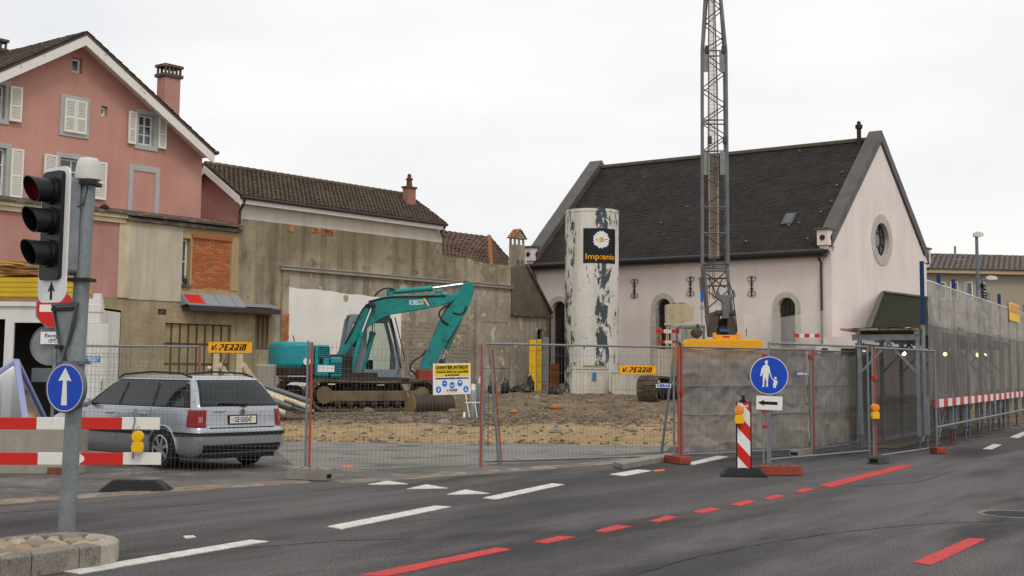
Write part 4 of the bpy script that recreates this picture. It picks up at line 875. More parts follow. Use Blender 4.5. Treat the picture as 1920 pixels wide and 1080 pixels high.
# skylight, flue, anchors
def onroof(px, py):
    lo, hi = -ov, CW / 2
    for _ in range(40):
        m = (lo + hi) / 2; x, z = CF.hit(px, py, m)
        if z > zEv + (m + ov) * tn: lo = m
        else: hi = m
    return CF.hit(px, py, lo)[0], lo, zEv + (lo + ov) * tn
x, y, z = onroof(1480, 413); sl2 = Vector((0, 1, tn)).normalized(); b = B(); nrm = Vector((0, -tn, 1)).normalized(); rot = Matrix((Vector((1, 0, 0)), sl2, nrm)).transposed()
b.box(Vector((x, y, z)) + nrm * .05, (.5, .75, .12), rot); sk = b.build('skylight', 'coping', ch); b = B(); b.box(Vector((x, y, z)) + nrm * .115, (.38, .62, .02), rot); b.build('pane', 'glass_house', sk)
x, y, z = onroof(1611, 274); b = B(); b.lathe([(.1, -.2), (.1, .8), (.16, .8), (.17, .95), (.09, 1.0), (.09, 1.1), (.02, 1.15)], 10, (x, y, z)); b.build('flue', 'iron', ch)
for px, py in ((1480, 425), (1500, 420), (1540, 400), (1560, 380), (1570, 350), (1580, 325), (1500, 285), (1210, 335), (1280, 300), (1240, 420), (1290, 390), (1515, 450), (1400, 455)):
    x, y, z = onroof(px, py); b = B(); b.box(Vector((x, y, z)) + nrm * .05, (.1, .05, .1), rot); b.build('snow_hook', 'galv', rf)
for px, py in ((1190, 541), (1295, 537), (1410, 537)):
    x, z = CF.hit(px, py); b = B(); b.bx(x - .02, -.06, z - .42, x + .02, -.01, z + .42)
    for sz in (-1, 1):
        for sx in (-1, 1):
            pts = [(x, -.035, z + sz * .2)] + [(x + sx * (.1 + .1 * math.sin(t)), -.035, z + sz * (.32 + .1 * math.cos(t))) for t in (2.4, 1.6, .8, 0, -.8, -1.6)]; b.tube(pts, .013, 6)
        b.cyl((x, -.035, z + sz * .36), (x, -.035, z + sz * .47), .035, .005, 6)
        b.bar((x - .09, -.035, z + sz * .1), (x + .09, -.035, z + sz * .1), .03)
    b.build('wall_anchor', 'iron', ch)
# porch roof on the gable
p = [GF.hit(1656, 549, -.02), GF.hit(1745, 549, -.02)]; q0 = GF.hit(1627, 626, -2.0); q1 = GF.hit(1760, 626, -2.0)
pr_ = thing('church_porch', 'low lean-to porch with dark mossy roof against church gable', 'porch', GF.o, GF.ang)
b = B(); b.add([(p[0][0], -.01, p[0][1]), (p[1][0], -.01, p[0][1]), (q1[0], -2.0, q0[1]), (q0[0], -2.0, q0[1]), (p[0][0], -.01, p[0][1] - .12), (p[1][0], -.01, p[0][1] - .12), (q1[0], -2.0, q0[1] - .12), (q0[0], -2.0, q0[1] - .12)], [(0, 1, 2, 3), (7, 6, 5, 4), (3, 2, 6, 7), (0, 3, 7, 4), (2, 1, 5, 6)]); b.build('roof', 'moss_roof', pr_)
b = B(); b.bar((p[0][0], -.0, p[0][1] + .05), (q0[0], -2.0, q0[1] + .05), .12, .08); b.bar((p[0][0], -.03, p[0][1] + .05), (p[1][0], -.03, p[0][1] + .05), .12, .08); b.build('flashing', 'coping', pr_)
b = B(); b.bx(q0[0] + .2, -1.8, -.3, q1[0], -.02, q0[1] - .1); b.build('wall', 'church_wall', pr_)
# plastic film in front of the wall
fm = B(); f0 = CF.hit(1395, 610, -.5); f1 = CF.hit(1545, 590, -.5)
def film(a, c):
    x = f0[0] + (f1[0] - f0[0]) * a; zt = f0[1] + .25 + .55 * abs(a - .4) ; return (x, -.5 - .07 * math.sin(a * 9 + c * 3) - .05 * MN.noise(Vector((a * 7, c * 4, 1))), .6 + (zt - .6) * c)
fm.grid(film, 30, 14); o = fm.build('plastic_film', 'film', None, smooth=True, fix=False); o.location = CF.o; o.rotation_euler = (0, 0, CF.ang); tag(o, 'thin clear plastic film hung before church wall by right arched window', 'plastic sheet')
fm = B(); f2 = CF.hit(1162, 600, -.5)[0]; f3 = CF.hit(1275, 640, -.5)[0]
fm.grid(lambda a, c: (f2 + (f3 - f2) * a, -.5 - .08 * math.sin(a * 8 + 2 * c), .6 + (1.9 - .5 * a) * c), 24, 10); o = fm.build('plastic_film', 'film', None, smooth=True, fix=False); o.location = CF.o; o.rotation_euler = (0, 0, CF.ang); tag(o, 'thin clear plastic film hung before church wall beside white silo', 'plastic sheet')
# ================================================================ silo
sb = at(1109, 728, 57.0); SR = 50.5 * 57 / F; szt = at(1109, 396, 57).z; sz0 = site(sb.x, sb.y)[0] - .05
si = thing('silo', 'tall white cylindrical silo with peeling patchy paint and black advertising panel', 'silo', (sb.x, sb.y, sz0)); hgt = szt - sz0
b = B(); b.lathe([(SR, 0), (SR, hgt - .12), (SR + .02, hgt - .12), (SR + .02, hgt), (SR - .06, hgt), (SR - .06, hgt - .3)], 64); b.build('shell', 'silo', si, smooth=True)
for k in range(5):
    a = random.uniform(3.3, 6); b = B(); b.cyl((math.cos(a) * SR * .9, math.sin(a) * SR * .9, hgt), (math.cos(a) * SR * .9, math.sin(a) * SR * .9, hgt + .06), .06, .05, 6); b.build('lug', 'rust', si)
def onsilo(px, py):
    d = ray(px, py); d2 = Vector((d.x, d.y)); o2 = Vector((-sb.x, -sb.y)); A = d2.dot(d2); Bq = 2 * o2.dot(d2); C = o2.dot(o2) - SR * SR; t = (-Bq - math.sqrt(max(0, Bq * Bq - 4 * A * C))) / (2 * A)
    p = Vector((0, 0, CAMZ)) + d * t; return math.atan2(p.y - sb.y, p.x - sb.x), p.z - sz0
aL, zT = onsilo(1094, 428); aR, _ = onsilo(1152.5, 428); _, zB = onsilo(1094, 493); am = (aL + aR) / 2; pwid = (aR - aL) * SR; ph = zT - zB; zmid = (zT + zB) / 2
def bend(r):
    def f(c): th = am + c.x / SR; rr = SR + r + c.z; return Vector((math.cos(th) * rr, math.sin(th) * rr, zmid + c.y))
    return f
mat('panel_black', '17191c', .5, fine=.05, bump=0); mat('petal', 'dfe3ea', .6, fine=.05, bump=0); mat('daisy_yellow', 'e0a818', .6)
b = B(); fb = bend(.02); b.grid(lambda u, v: fb(Vector((-pwid / 2 + pwid * u, -ph / 2 + ph * v, 0))), 16, 4); pnl = b.build('advert_panel', 'panel_black', si, smooth=True, fix=False)
b = B(); fb = bend(.03); cy = ph * .17
for k in range(19):
    a = 2 * math.pi * k / 19 + .1; l = ph * random.uniform(.24, .27); pts = [(.05, -.04), (.18, -.05), (.8, -.065), (.97, -.03), (.97, .03), (.8, .065), (.18, .05), (.05, .04)]
    vs = []
    for u, v in pts:
        x, y = u * l, v * l * 2.2; vs.append(fb(Vector((.02 + x * math.cos(a) - y * math.sin(a), cy + x * math.sin(a) + y * math.cos(a), .002 * (k % 3)))))
    b.add(vs, [tuple(range(8))])
b.build('daisy', 'petal', pnl, fix=False)
b = B(); b.add([fb(Vector((.02 + ph * .075 * math.cos(t), cy + ph * .075 * math.sin(t), .008))) for t in [2 * math.pi * i / 20 for i in range(20)]], [tuple(range(20))]); b.build('daisy_centre', 'daisy_yellow', pnl, fix=False)
fb2 = bend(.03); text('Imp:enia', .34, 'sign_orange', pnl, Matrix(), width=pwid * .88, bold=.003, bend=lambda c: fb2(Vector((c.x, c.y - ph * .32, c.z))))
# ================================================================ far right background
tb_ = thing('tan_building', 'long tan apartment building with grey tile roof behind hoarding on the right', 'building', at(1700, 690, 95))
tb_.location.z = 0; tb_.rotation_euler = (0, 0, R(9)); o0 = Vector(tb_.location); TF = Frame(o0.x, o0.y, math.cos(R(9)), math.sin(R(9)))
tz1 = TF.hit(1742, 511)[1]; tz2 = TF.hit(1742, 476, 5)[1]; tz0 = -.4; LX = 40
b = B(); b.bx(-6, 0, tz0, LX, 9, tz1); b.build('wall', 'tan_wall', tb_)
b = B(); b.bx(-6.5, -.6, tz1 - .05, LX, .0, tz1 + .22); b.build('fascia', 'tan_fascia', tb_)
b = B(); b.add([(-7, -.7, tz1 + .22), (LX, -.7, tz1 + .22), (LX - 8, 5, tz2), (-7, 5, tz2), (LX, 10, tz1 + .22), (-7, 10, tz1 + .22)], [(0, 1, 2, 3), (1, 4, 2), (4, 5, 3, 2)]); rf = b.build('roof', 'grey_tile', tb_)
tiles('roof_tiles', rf, 'grey_tile', (-7, -.72, tz1 + .24), (30, 0, 0), (0, 5.7, tz2 - tz1 - .22), .42, .36, .05, .3, True, 41)
for px in (1765, 1788, 1815, 1838):
    r = TF.rect(px - 7, 528, px + 8, 546, 0); casement(tb_, r[0], r[1] - .6, r[2], r[3], -.03, 1, 1, .08)
x, z = TF.hit(1786, 476, 5); b = B(); b.lathe([(.09, z - .5), (.09, z + .55), (.0, z + .55)], 8, (x, 4.6, 0)); b.build('flue', 'galv', tb_)
r = TF.hit(1798, 489, 3); b = B(); b.box((r[0], 2.6, r[1] - .1), (.9, .5, .2), Matrix.Rotation(.5, 3, 'X')); b.build('skylight', 'galv', tb_)
def street_lamp(name, px, ptop, Y, head_px, label, curved=False, hw=.16):
    t = at(px, ptop, Y); t0 = thing(name, label, 'street lamp', (t.x, t.y, -.05), 0); h = t.z + .05; hxx = (head_px - px) * Y / F; b = B()
    b.tube([(0, 0, 0), (0, 0, h * .5), (0, 0, h - (.5 if curved else .05))] + ([(hxx * .3, 0, h - .1), (hxx * .7, 0, h)] if curved else [(0, 0, h)]), [.09, .075, .06] + ([.05, .045] if curved else [.055]), 10); b.build('pole', 'galv_dark', t0, smooth=True)
    b = B(); x0 = hxx * .7 if curved else -.12
    b.add([(x0 + dx, dy * wd, h + dz) for dx, wd, zt, zb in ((0, .5, .1, -.02), (hxx * .35, 1, .16, -.05), (hxx * .9, .9, .12, -.03), (hxx * 1.1, .3, .05, .0)) for dy, dz in ((-hw, zb), (hw, zb), (hw * .8, zt), (-hw * .8, zt))],
          [(k * 4 + i, k * 4 + (i + 1) % 4, (k + 1) * 4 + (i + 1) % 4, (k + 1) * 4 + i) for k in range(3) for i in range(4)] + [(3, 2, 1, 0), (12, 13, 14, 15)]); b.build('lamp_head', 'white_plastic', t0, smooth=True, bevel=0)
    return t0
street_lamp('street_lamp', 1831, 442, 52, 1848, 'tall straight street lamp with flat white head rising behind hoarding')
street_lamp('street_lamp', 1836, 523, 62, 1855, 'short street lamp with curved white arm just above hoarding top', True)
# dark conifer beside the tan building
tp = at(1844, 560, 72); tr = thing('conifer', 'small dark conifer just showing over hoarding before tan building', 'tree', (tp.x, tp.y, -.05)); b = B(); b.cyl((0, 0, 0), (0, 0, 4.5), .14, .05, 8); b.build('trunk', 'old_wood', tr)
mat('conifer_green', '24301c', .9, col2='39452a', scale=4, fine=.3, bump=0); b = B(); rn = random.Random(8); ht = at(1844, 533, 72).z + .05
for i in range(1500):
    h = rn.random() ** .8; rad = (1 - h) * .95 + .05; a = rn.uniform(0, 6.28); r = rad * rn.uniform(.3, 1); p = Vector((math.cos(a) * r, math.sin(a) * r, .6 + h * (ht - .6) - r * .2)); d = Vector((math.cos(a), math.sin(a), rn.uniform(-.5, .3))) * rn.uniform(.1, .22); s_ = Vector((-math.sin(a), math.cos(a), rn.uniform(-.3, .3))) * .05
    b.add([p - s_, p + s_, p + d], [(0, 1, 2)])
b.build('crown', 'conifer_green', tr, fix=False)
# ================================================================ site fences
def fence(name, label, p0, p1, h=2.0, z0=.1, framed=True, folds=True, tarp=None, red=(), group='site fence panels', step=.075, hs=None, post_r=.021, sag=0.0, cat='fence', posts=(1, 1), wire=.0021):
    d = p1 - p0; fr = Frame(p0.x, p0.y, d.x, d.y); t = thing(name, label, cat, (p0.x, p0.y, 0), fr.ang, group); Ln = math.hypot(d.x, d.y); rn = random.Random(int(Ln * 1000))
    if framed:
        b = B()
        for x, on in ((0, posts[0]), (Ln, posts[1])):
            if on: b.cyl((x, 0, .02), (x, 0, z0 + h), post_r, n=8)
        b.cyl((0, 0, z0 + h - .02), (Ln, 0, z0 + h - .02), post_r * .9, n=8); b.cyl((0, 0, z0 + .02), (Ln, 0, z0 + .02), post_r * .9, n=8); b.build('tube_frame', 'galv', t, smooth=True)
    else:
        b = B()
        for x, on in ((0, posts[0]), (Ln, posts[1])):
            if on: b.cyl((x, 0, .02), (x, 0, z0 + h + .03), post_r, n=8)
        if posts[0] or posts[1]: b.build('post', 'galv', t, smooth=True)
    b = B(); zs = hs or [.0, .18, .36, .54, .72, .9, 1.08, 1.26, 1.44, 1.62, 1.8, 1.95]; fz = [.36, .9, 1.44, 1.8] if folds else []
    bow = lambda x: sag * math.sin(math.pi * x / Ln) + .012 * MN.noise(Vector((x * .8, 3, h)))
    def P(x, z): return (x, bow(x) - (.02 if any(abs(z - f) < .02 for f in fz) else 0), z0 + z * (h / 2.0) - (sag * .7 * math.sin(math.pi * x / Ln) if sag else 0))
    n = int(Ln / step)
    for i in range(n + 1):
        x = Ln * i / n + rn.uniform(-.004, .004); pts = []
        for z in ([0] + [q for f in fz for q in (f - .045, f, f + .045)] + [1.98 + (.06 if not framed else 0)]): pts.append(P(x, z))
        b.tube(pts, wire, 3, False)
    for z in zs:
        for k in ((z,) if not folds or z not in fz else (z - .03, z + .03)): b.tube([P(Ln * i / 12, k) for i in range(13)], wire * 1.1, 3, False)
    o = b.build('wire_mesh', 'wire', t, fix=False); o['kind'] = 'stuff'
    if tarp:
        b = B(); sd = rn.uniform(0, 50)
        def cl(u, v):
            
            x = Ln * (.01 + .98 * u); dy = .06 + .045 * MN.noise(Vector((u * 6 + sd, v * 1.6, 0))) + .03 * MN.noise(Vector((u * 20 + sd, v * 2.2, 2))) + .05 * abs(math.sin((u * 3.2 + v * 1.7 + sd) * 2.2)) ** 8 + .02 * MN.noise(Vector((u * 34, v * 12, sd))) + .03 * max(0, 1 - 5 * abs(MN.noise(Vector((u * 4 + v * 1.5 + sd, v * 2.2 - u, 7))))) ** 2 - .025 * max(0, 1 - 6 * abs(MN.noise(Vector((u * 3 - v * 2 + sd, v * 1.7 + u * 2, 17))))) ** 2
            zt = h - .03 - .03 * (1 - math.cos(u * 6.28 * 3)) * .5; zb = .06 + .03 * MN.noise(Vector((u * 8, sd, 0))); return (x, dy, z0 + zb + (zt - zb) * v)
        b.grid(cl, 110, 60); o = b.build('tarpaulin', tarp, t, smooth=True, fix=False)
        for zc_ in (.72, 1.25):
            b = B(); b.tube([(Ln * i / 30, .028 + .015 * MN.noise(Vector((i, zc_, sd))), z0 + zc_ + .02 * MN.noise(Vector((i * .3, zc_, sd)))) for i in range(31)], .009, 5); b.build('crease', tarp, o)
    for x in red:
        b = B(); b.cyl((x, -.03, .03), (x, -.03, z0 + h), .02, n=8); b.build('red_pole', 'red_paint_old', t)
    return t, fr, Ln
def foot(px, py, m, rz, label, ln=.7, wd=.22, ht=.15, red_end=False):
    p = gnd(px, py); t = thing('fence_foot', label, 'fence foot', (p.x, p.y, .006), rz, 'fence feet'); b = B()
    b.plate([(-ln / 2, 0), (ln / 2, 0), (ln / 2 - .02, ht), (-ln / 2 + .02, ht)], (), -wd / 2, wd / 2); k = b.build('block', m, t, bevel=.015)
    b = B()
    for x in (-.2, 0, .2): b.cyl((x * ln, 0, ht - .005), (x * ln, 0, ht + .004), .03, n=10)
    b.build('socket', 'black_paint', k)
    for s_ in (-1, 1): b = B(); b.bx(s_ * ln / 2 - s_ * .004, -.07, .03, s_ * (ln / 2 + .003), .07, .085); b.build('grip_slot', 'dark_hole' if not red_end else 'red_block', k)
    return t
G = gnd
f0, fr0, L0_ = fence('mesh_fence', 'bare wire mesh fence panel standing in front of the silver car', G(100, 880), G(572, 897), 1.86, .1, False, True, posts=(0, 1), red=(), sag=.05)
b = B(); b.cyl((L0_ + .07, -.02, .03), (L0_ + .07, -.02, 1.97), .02, n=8); b.build('red_pole', 'red_paint_old', f0)
pA = at(120, 870, 26); pB = at(369, 870, 26); pA.z = pB.z = 0
fence('mesh_fence', 'framed wire fence panel with red post standing behind the silver car', pA, pB, 1.95, .05, True, True, red=(math.hypot(pB.x - pA.x, pB.y - pA.y) - .01,))
f1, fr1, L1_ = fence('mesh_fence', 'sagging wire mesh panel carrying the yellow and white warning sign', G(585, 897), G(903, 880), 1.88, .08, False, True, posts=(0, 1), sag=.04, red=())
b = B(); b.cyl((L1_ - .05, -.03, .03), (L1_ - .05, -.03, 2.0), .016, n=8); b.build('red_pole', 'red_paint_old', f1)
f2, fr2, L2_ = fence('site_gate', 'wire mesh gate panel with bent left post, between warning sign and tarpaulin fence', G(908, 874), G(1264, 862), 1.98, .06, True, False, posts=(0, 1), red=(), cat='gate', group='site gates', hs=[0, .3, .6, .9, 1.2, 1.5, 1.8])
b = B(); q = fr2.hit(919, 655, -.06); r_ = fr2.hit(936, 879, -.06); b.cyl((r_[0], -.06, .0), (q[0], -.06, q[1]), .024, n=8); b.build('gate_post', 'galv', f2)
b = B(); b.cyl((r_[0] + .04, -.075, .05), (q[0] + .04, -.075, q[1]), .013, n=8); b.build('red_pole', 'red_paint_old', f2)
b = B(); x0 = fr2.hit(902, 700)[0]     # chain and padlock
for i in range(26): z = 1.2 - i * .035; b.lathe([(.012, -.004), (.018, 0), (.012, .004)], 8, (.03 + .01 * (i % 2), -.05, z), 'x' if i % 2 else 'y')
b.build('chain', 'galv_dark', f2)
f3, fr3, L3_ = fence('tarpaulin_fence', 'grey tarpaulin covered fence panel behind the blue pedestrian sign', G(1274, 862), G(1521, 850), 1.98, .07, True, False, tarp='tarp', red=(.03, -.05), step=.1)
f4, fr4, L4_ = fence('tarpaulin_fence', 'crumpled grey tarpaulin fence panel running back to the walkway entrance', G(1523, 850), G(1640, 833), 1.98, .06, True, False, tarp='tarp', red=(.04,), step=.1)
f5, fr5, L5_ = fence('mesh_fence', 'bare framed wire panel to the right of the blue pedestrian sign', G(1444, 875), G(1630, 857), 2.0, .1, True, False, step=.07, red=())
f6, fr6, L6_ = fence('mesh_fence', 'bare framed wire panel across the covered walkway entrance', G(1639, 866), G(1757, 848), 1.98, .08, True, False, step=.07, red=(.02,))
foot(580, 900, 'concrete_block', fr0.ang, 'grey concrete foot under posts between car and excavator', .62, .24, .17)
foot(1270, 869, 'red_block', fr3.ang + 1.3, 'small red foot at left end of tarpaulin fence', .6, .22, .13, True)
foot(1502, 855, 'concrete_block', fr4.ang, 'long pale concrete foot with red end behind wire panel', .75, .2, .13)
foot(1648, 869, 'rubber_grey', fr6.ang, 'grey recycled foot under red post with yellow lamp', .52, .24, .13)
foot(1759, 851, 'red_block', fr6.ang + .8, 'small red foot beside first hoarding post', .32, .2, .13, True)
t_ = foot(1462, 891, 'red_block', R(8), 'long red foot holding the pedestrian sign post', .68, .2, .14, True)
for f_, x, zz_ in ((f3, .02, 1.2), (f3, L3_ - .02, 1.9), (f6, .0, 1.5)):
    b = B(); b.box((x, -.03, zz_), (.06, .09, .09)); b.build('clamp', 'red_clamp', f_, bevel=.01)
# loose pole leaning at the gate
a = G(1240, 851); q = at(1262, 676, a.y + .4); b = B(); b.cyl(a, q, .025, n=8); o = b.build('leaning_pole', 'galv_dark', None, smooth=True); tag(o, 'dark steel tube leaning against right end of site gate', 'pole')
# ---------------------------------------------------------------- boards tied to the fences
def board(name, label, fr, px0, py0, px1, py1, m, y=-.04, r=.01, cat='sign', group=None):
    s0, z0, s1, z1 = fr.rect(px0, py0, px1, py1, y); c = fr.w((s0 + s1) / 2, y, (z0 + z1) / 2); t = thing(name, label, cat, c, fr.ang, group); w, h = s1 - s0, z1 - z0
    b = B(); b.plate(rrect(-w / 2, -h / 2, w / 2, h / 2, r), (), -.004, .004); p = b.build('panel', m, t)
    b = B()
    for sx in (-1, 1): b.tube([(sx * w * .42, -.008, h / 2 - .03), (sx * w * .42, .02, h / 2 + .02), (sx * w * .42, .05, h / 2 - .03)], .004, 5)
    b.build('cable_tie', 'black_plastic', t); return t, w, h
def logo(parent, x0, z0, w, h, y, m):          # slanted block capitals with the pick mark in front
    b = B(); k = h; sk = .28
    def poly(pts): b.plate([(x0 + (u + sk * (v - .5) * h / w) * w, z0 + (v - .5) * h) for u, v in pts], (), y - .002, y)
    poly([(-.5, .8), (-.46, .8), (-.445, .3), (-.4, .95), (-.36, .95), (-.43, .05), (-.47, .05)]); poly([(-.385, .05), (-.345, .05), (-.345, .5)])
    cw = .125; x = -.27; th = .2; tw = .042
    def seg(ch, x):
        L_, R_ = x, x + cw * .84
        if ch == 'P' or ch == 'R':
            poly([(L_, 1), (R_ - .01, 1), (R_, .9), (R_, .5), (R_ - .015, .42), (L_ + tw, .42), (L_ + tw, .58), (R_ - tw, .58), (R_ - tw, .82), (L_, .82)])
            poly([(L_, 0), (L_ + tw, 0), (L_ + tw, .42), (L_, .42)])
            if ch == 'R': poly([(L_ + .045, .42), (L_ + .08, .42), (R_ + .005, .0), (R_ - tw, .0)])
        if ch == 'E':
            poly([(L_, 0), (R_, 0), (R_, .18), (L_ + tw, .18), (L_ + tw, .42), (R_ - .01, .42), (R_ - .01, .58), (L_ + tw, .58), (L_ + tw, .82), (R_, .82), (R_, 1), (L_, 1)])
        if ch == 'i': poly([(L_, 0), (L_ + tw, 0), (L_ + tw, .66), (L_, .66)]); poly([(L_, .8), (L_ + tw, .8), (L_ + tw, 1), (L_, 1)])
        if ch == 'N': poly([(L_, 0), (L_ + tw, 0), (L_ + tw, .8), (R_ - tw, .8), (R_ - tw, 0), (R_, 0), (R_, .88), (R_ - .015, 1), (L_, 1)])
    for c in 'PERRiN':
        seg(c, x); x += cw * (.5 if c == 'i' else 1.08)
    return b.build('lettering', m, parent)
t, w, h = board('company_board', 'yellow PERRIN company board tied to fence above silver car roof', fr0, 391, 641, 472, 661, 'sign_orange', group='company boards'); logo(t, 0, 0, w * .86, h * .6, -.006, 'black_paint')
t, w, h = board('company_board', 'yellow PERRIN company board tied to the site gate', fr2, 1162, 685, 1230, 701, 'sign_orange', group='company boards'); logo(t, 0, 0, w * .86, h * .62, -.006, 'black_paint')
for fr_, a, lab in ((fr2, (1230, 720, 1258, 727), 'tiny white and blue HERAS tag on the site gate'), (fr3, (1492, 698, 1515, 704), 'tiny blue HERAS tag on the tarpaulin fence')):
    t, w, h = board('maker_tag', lab, fr_, *a, 'sign_white' if fr_ is fr2 else 'sign_blue', y=-.03, cat='tag', group='fence maker tags'); text('HERAS', h * .95, 'sign_blue' if fr_ is fr2 else 'sign_white', t, XZ(0, -.006, 0), width=w * .86, bold=.003)
t, w, h = board('warning_board', 'white and yellow CHANTIER INTERDIT warning board with blue safety symbols', fr1, 812, 681, 882, 740, 'sign_white', y=-.05)
t.rotation_euler[1] = R(-1.2)
b = B(); b.bx(-w * .47, -.0065, h * .03 + h * .06, w * .47, -.004, h * .46); yb = b.build('yellow_field', 'sign_yellow', t)
text('CHANTIER INTERDIT', h * .14, 'black_paint', t, XZ(0, -.008, h * .37), width=w * .88, bold=.003); b = B(); b.bx(-w * .43, -.009, h * .285, w * .43, -.007, h * .295); b.build('underline', 'black_paint', t)
text("L'entreprise décline toute responsabilité", h * .1, 'black_paint', t, XZ(0, -.008, h * .23), width=w * .86, bold=.0015); text("en cas d'accident", h * .1, 'black_paint', t, XZ(0, -.008, h * .13), width=w * .38, bold=.0015)
text('VOTRE SECURITE DEPEND AUSSI DE VOUS !', h * .06, 'black_paint', t, XZ(0, -.008, h * .02), width=w * .9, bold=.002)
for k, (u, v) in enumerate(((-.36, -.33), (-.2, -.14), (0, -.2), (.21, -.14), (.37, -.34))):
    b = B(); b.plate(circ(u * w, v * h, h * .105, 24), (), -.0065, -.004); c = b.build('safety_symbol', 'ppe_blue', t); b = B(); cx, cz, s_ = u * w, v * h, h * .1
    if k == 0: b.plate([(cx - s_ * .3, cz - s_ * .5), (cx + s_ * .2, cz - s_ * .5), (cx + s_ * .25, cz + s_ * .5), (cx - s_ * .05, cz + s_ * .6), (cx - s_ * .3, cz)], (), -.009, -.0064)
    if k == 1: b.plate([(cx - s_ * .5, cz - s_ * .1), (cx + s_ * .5, cz - s_ * .1), (cx + s_ * .5, cz + s_ * .15), (cx - s_ * .5, cz + s_ * .15)], (), -.009, -.0064)
    if k == 2: [b.plate(circ(cx + q * s_ * .45, cz - s_ * .05, s_ * .16, 10, rz=s_ * .35), (), -.009, -.0064) for q in (-1, 1)]; b.plate([(cx - s_ * .08, cz - s_ * .6), (cx + s_ * .08, cz - s_ * .6), (cx + s_ * .08, cz + s_ * .1), (cx - s_ * .08, cz + s_ * .1)], (), -.009, -.0064)
    if k == 3: b.plate(circ(cx, cz + s_ * .05, s_ * .55, 14, 0, 180), (), -.009, -.0064)
    if k == 4: b.plate([(cx - s_ * .4, cz - s_ * .5), (cx + s_ * .5, cz - s_ * .5), (cx + s_ * .5, cz - s_ * .3), (cx, cz - s_ * .1), (cx - s_ * .05, cz + s_ * .5), (cx - s_ * .35, cz + s_ * .5)], (), -.009, -.0064)
    b.build('pictogram', 'sign_white', c)
logo(t, .0, -h * .36, w * .3, h * .075, -.006, 'black_paint'); b = B(); b.bx(-w * .15, -.007, -h * .43, w * .17, -.004, -h * .42); b.build('underline', 'sign_yellow', t)
# ================================================================ pedestrian sign and beacon
p = G(1436, 884); pd = thing('pedestrian_sign', 'round blue pedestrian and child sign with white left arrow plate on twin posts', 'road sign', (p.x, p.y, .13), R(-4)); PF = Frame(p.x, p.y, math.cos(R(-4)), math.sin(R(-4)), 0)
c0, c1 = PF.hit(1442, 704), PF.hit(1442, 742); rr = .305
zt = PF.hit(1438, 660)[1] - .13; b = B(); b.bar((-.03, .04, 0), (-.03, .04, zt), .03); b.build('post', 'galv', pd); b = B(); b.bar((.04, .05, 0), (.04, .05, zt - .1), .03); b.build('post', 'galv', pd)
cx, cz = c0[0], c0[1] - .13
b = B(); b.plate(circ(cx, cz, rr, 48), (), -.01, .006); pl_ = b.build('rim', 'sign_white', pd); b = B(); b.plate(circ(cx, cz, rr * .965, 48), (), -.013, -.009); dk = b.build('disc', 'sign_blue', pd)
man = [(645, 290), (656, 285), (660, 281), (668, 281), (673, 286), (683, 300), (690, 340), (697, 362), (692, 366), (680, 335), (677, 355), (672, 400), (673, 425), (660, 428), (663, 395), (657, 365), (650, 400), (649, 425), (633, 430), (640, 415), (640, 370), (642, 330), (632, 360), (624, 357), (632, 310)]
kid = [(698, 366), (703, 372), (712, 381), (728, 382), (736, 400), (733, 405), (727, 395), (732, 414), (724, 417), (723, 435), (717, 435), (715, 418), (712, 433), (705, 435), (708, 415), (703, 413), (711, 395), (706, 384), (693, 370)]
nm = lambda l: [(cx + (x - 681) / 122 * rr, cz - (y - 354) / 122 * rr) for x, y in l]
b = B(); b.plate(nm(man), (), -.016, -.0125); b.plate(circ(cx + (664 - 681) / 122 * rr, cz - (272 - 354) / 122 * rr, .022, 12, rz=.028), (), -.016, -.0125); b.plate(nm([(652, 268), (677, 266), (676, 263), (671, 262), (670, 256), (659, 257), (658, 263), (652, 265)]), (), -.0165, -.0125)
b.plate(nm(kid), (), -.016, -.0125); b.plate(circ(cx + (721 - 681) / 122 * rr, cz - (370 - 354) / 122 * rr, .02, 12), (), -.016, -.0125); b.build('pictogram', 'sign_white', dk)
a0 = PF.rect(1414, 742, 1463, 768); x0, z0, x1, z1 = a0[0], a0[1] - .13, a0[2], a0[3] - .13; b = B(); b.plate(rrect(x0, z0, x1, z1, .01), (), -.012, -.004); ap = b.build('arrow_plate', 'sign_white', pd); ap.rotation_euler[1] = R(2)
xm, zm_ = (x0 + x1) / 2, (z0 + z1) / 2; hh = (z1 - z0); ww = x1 - x0; b = B(); b.plate([(x0 + ww * .06, zm_), (x0 + ww * .3, zm_ + hh * .22), (x0 + ww * .28, zm_ + hh * .1), (x0 + ww * .8, zm_ + hh * .1), (x0 + ww * .82, zm_ - hh * .12), (x0 + ww * .28, zm_ - hh * .12), (x0 + ww * .31, zm_ - hh * .24)], (), -.015, -.0115); b.build('arrow', 'black_paint', ap)
for pz in (666, 742, 770, 799): x_, z_ = PF.hit(1439, pz, .03); b = B(); b.box((.0, .02, z_ - .13), (.07, .06, .055)); b.build('clamp', 'red_clamp', pd, bevel=.01)
b = B(); b.plate(rrect(-.05, zt - .1, .05, zt + .03, .01), (), .02, .06); b.build('post_cap', 'galv', pd)
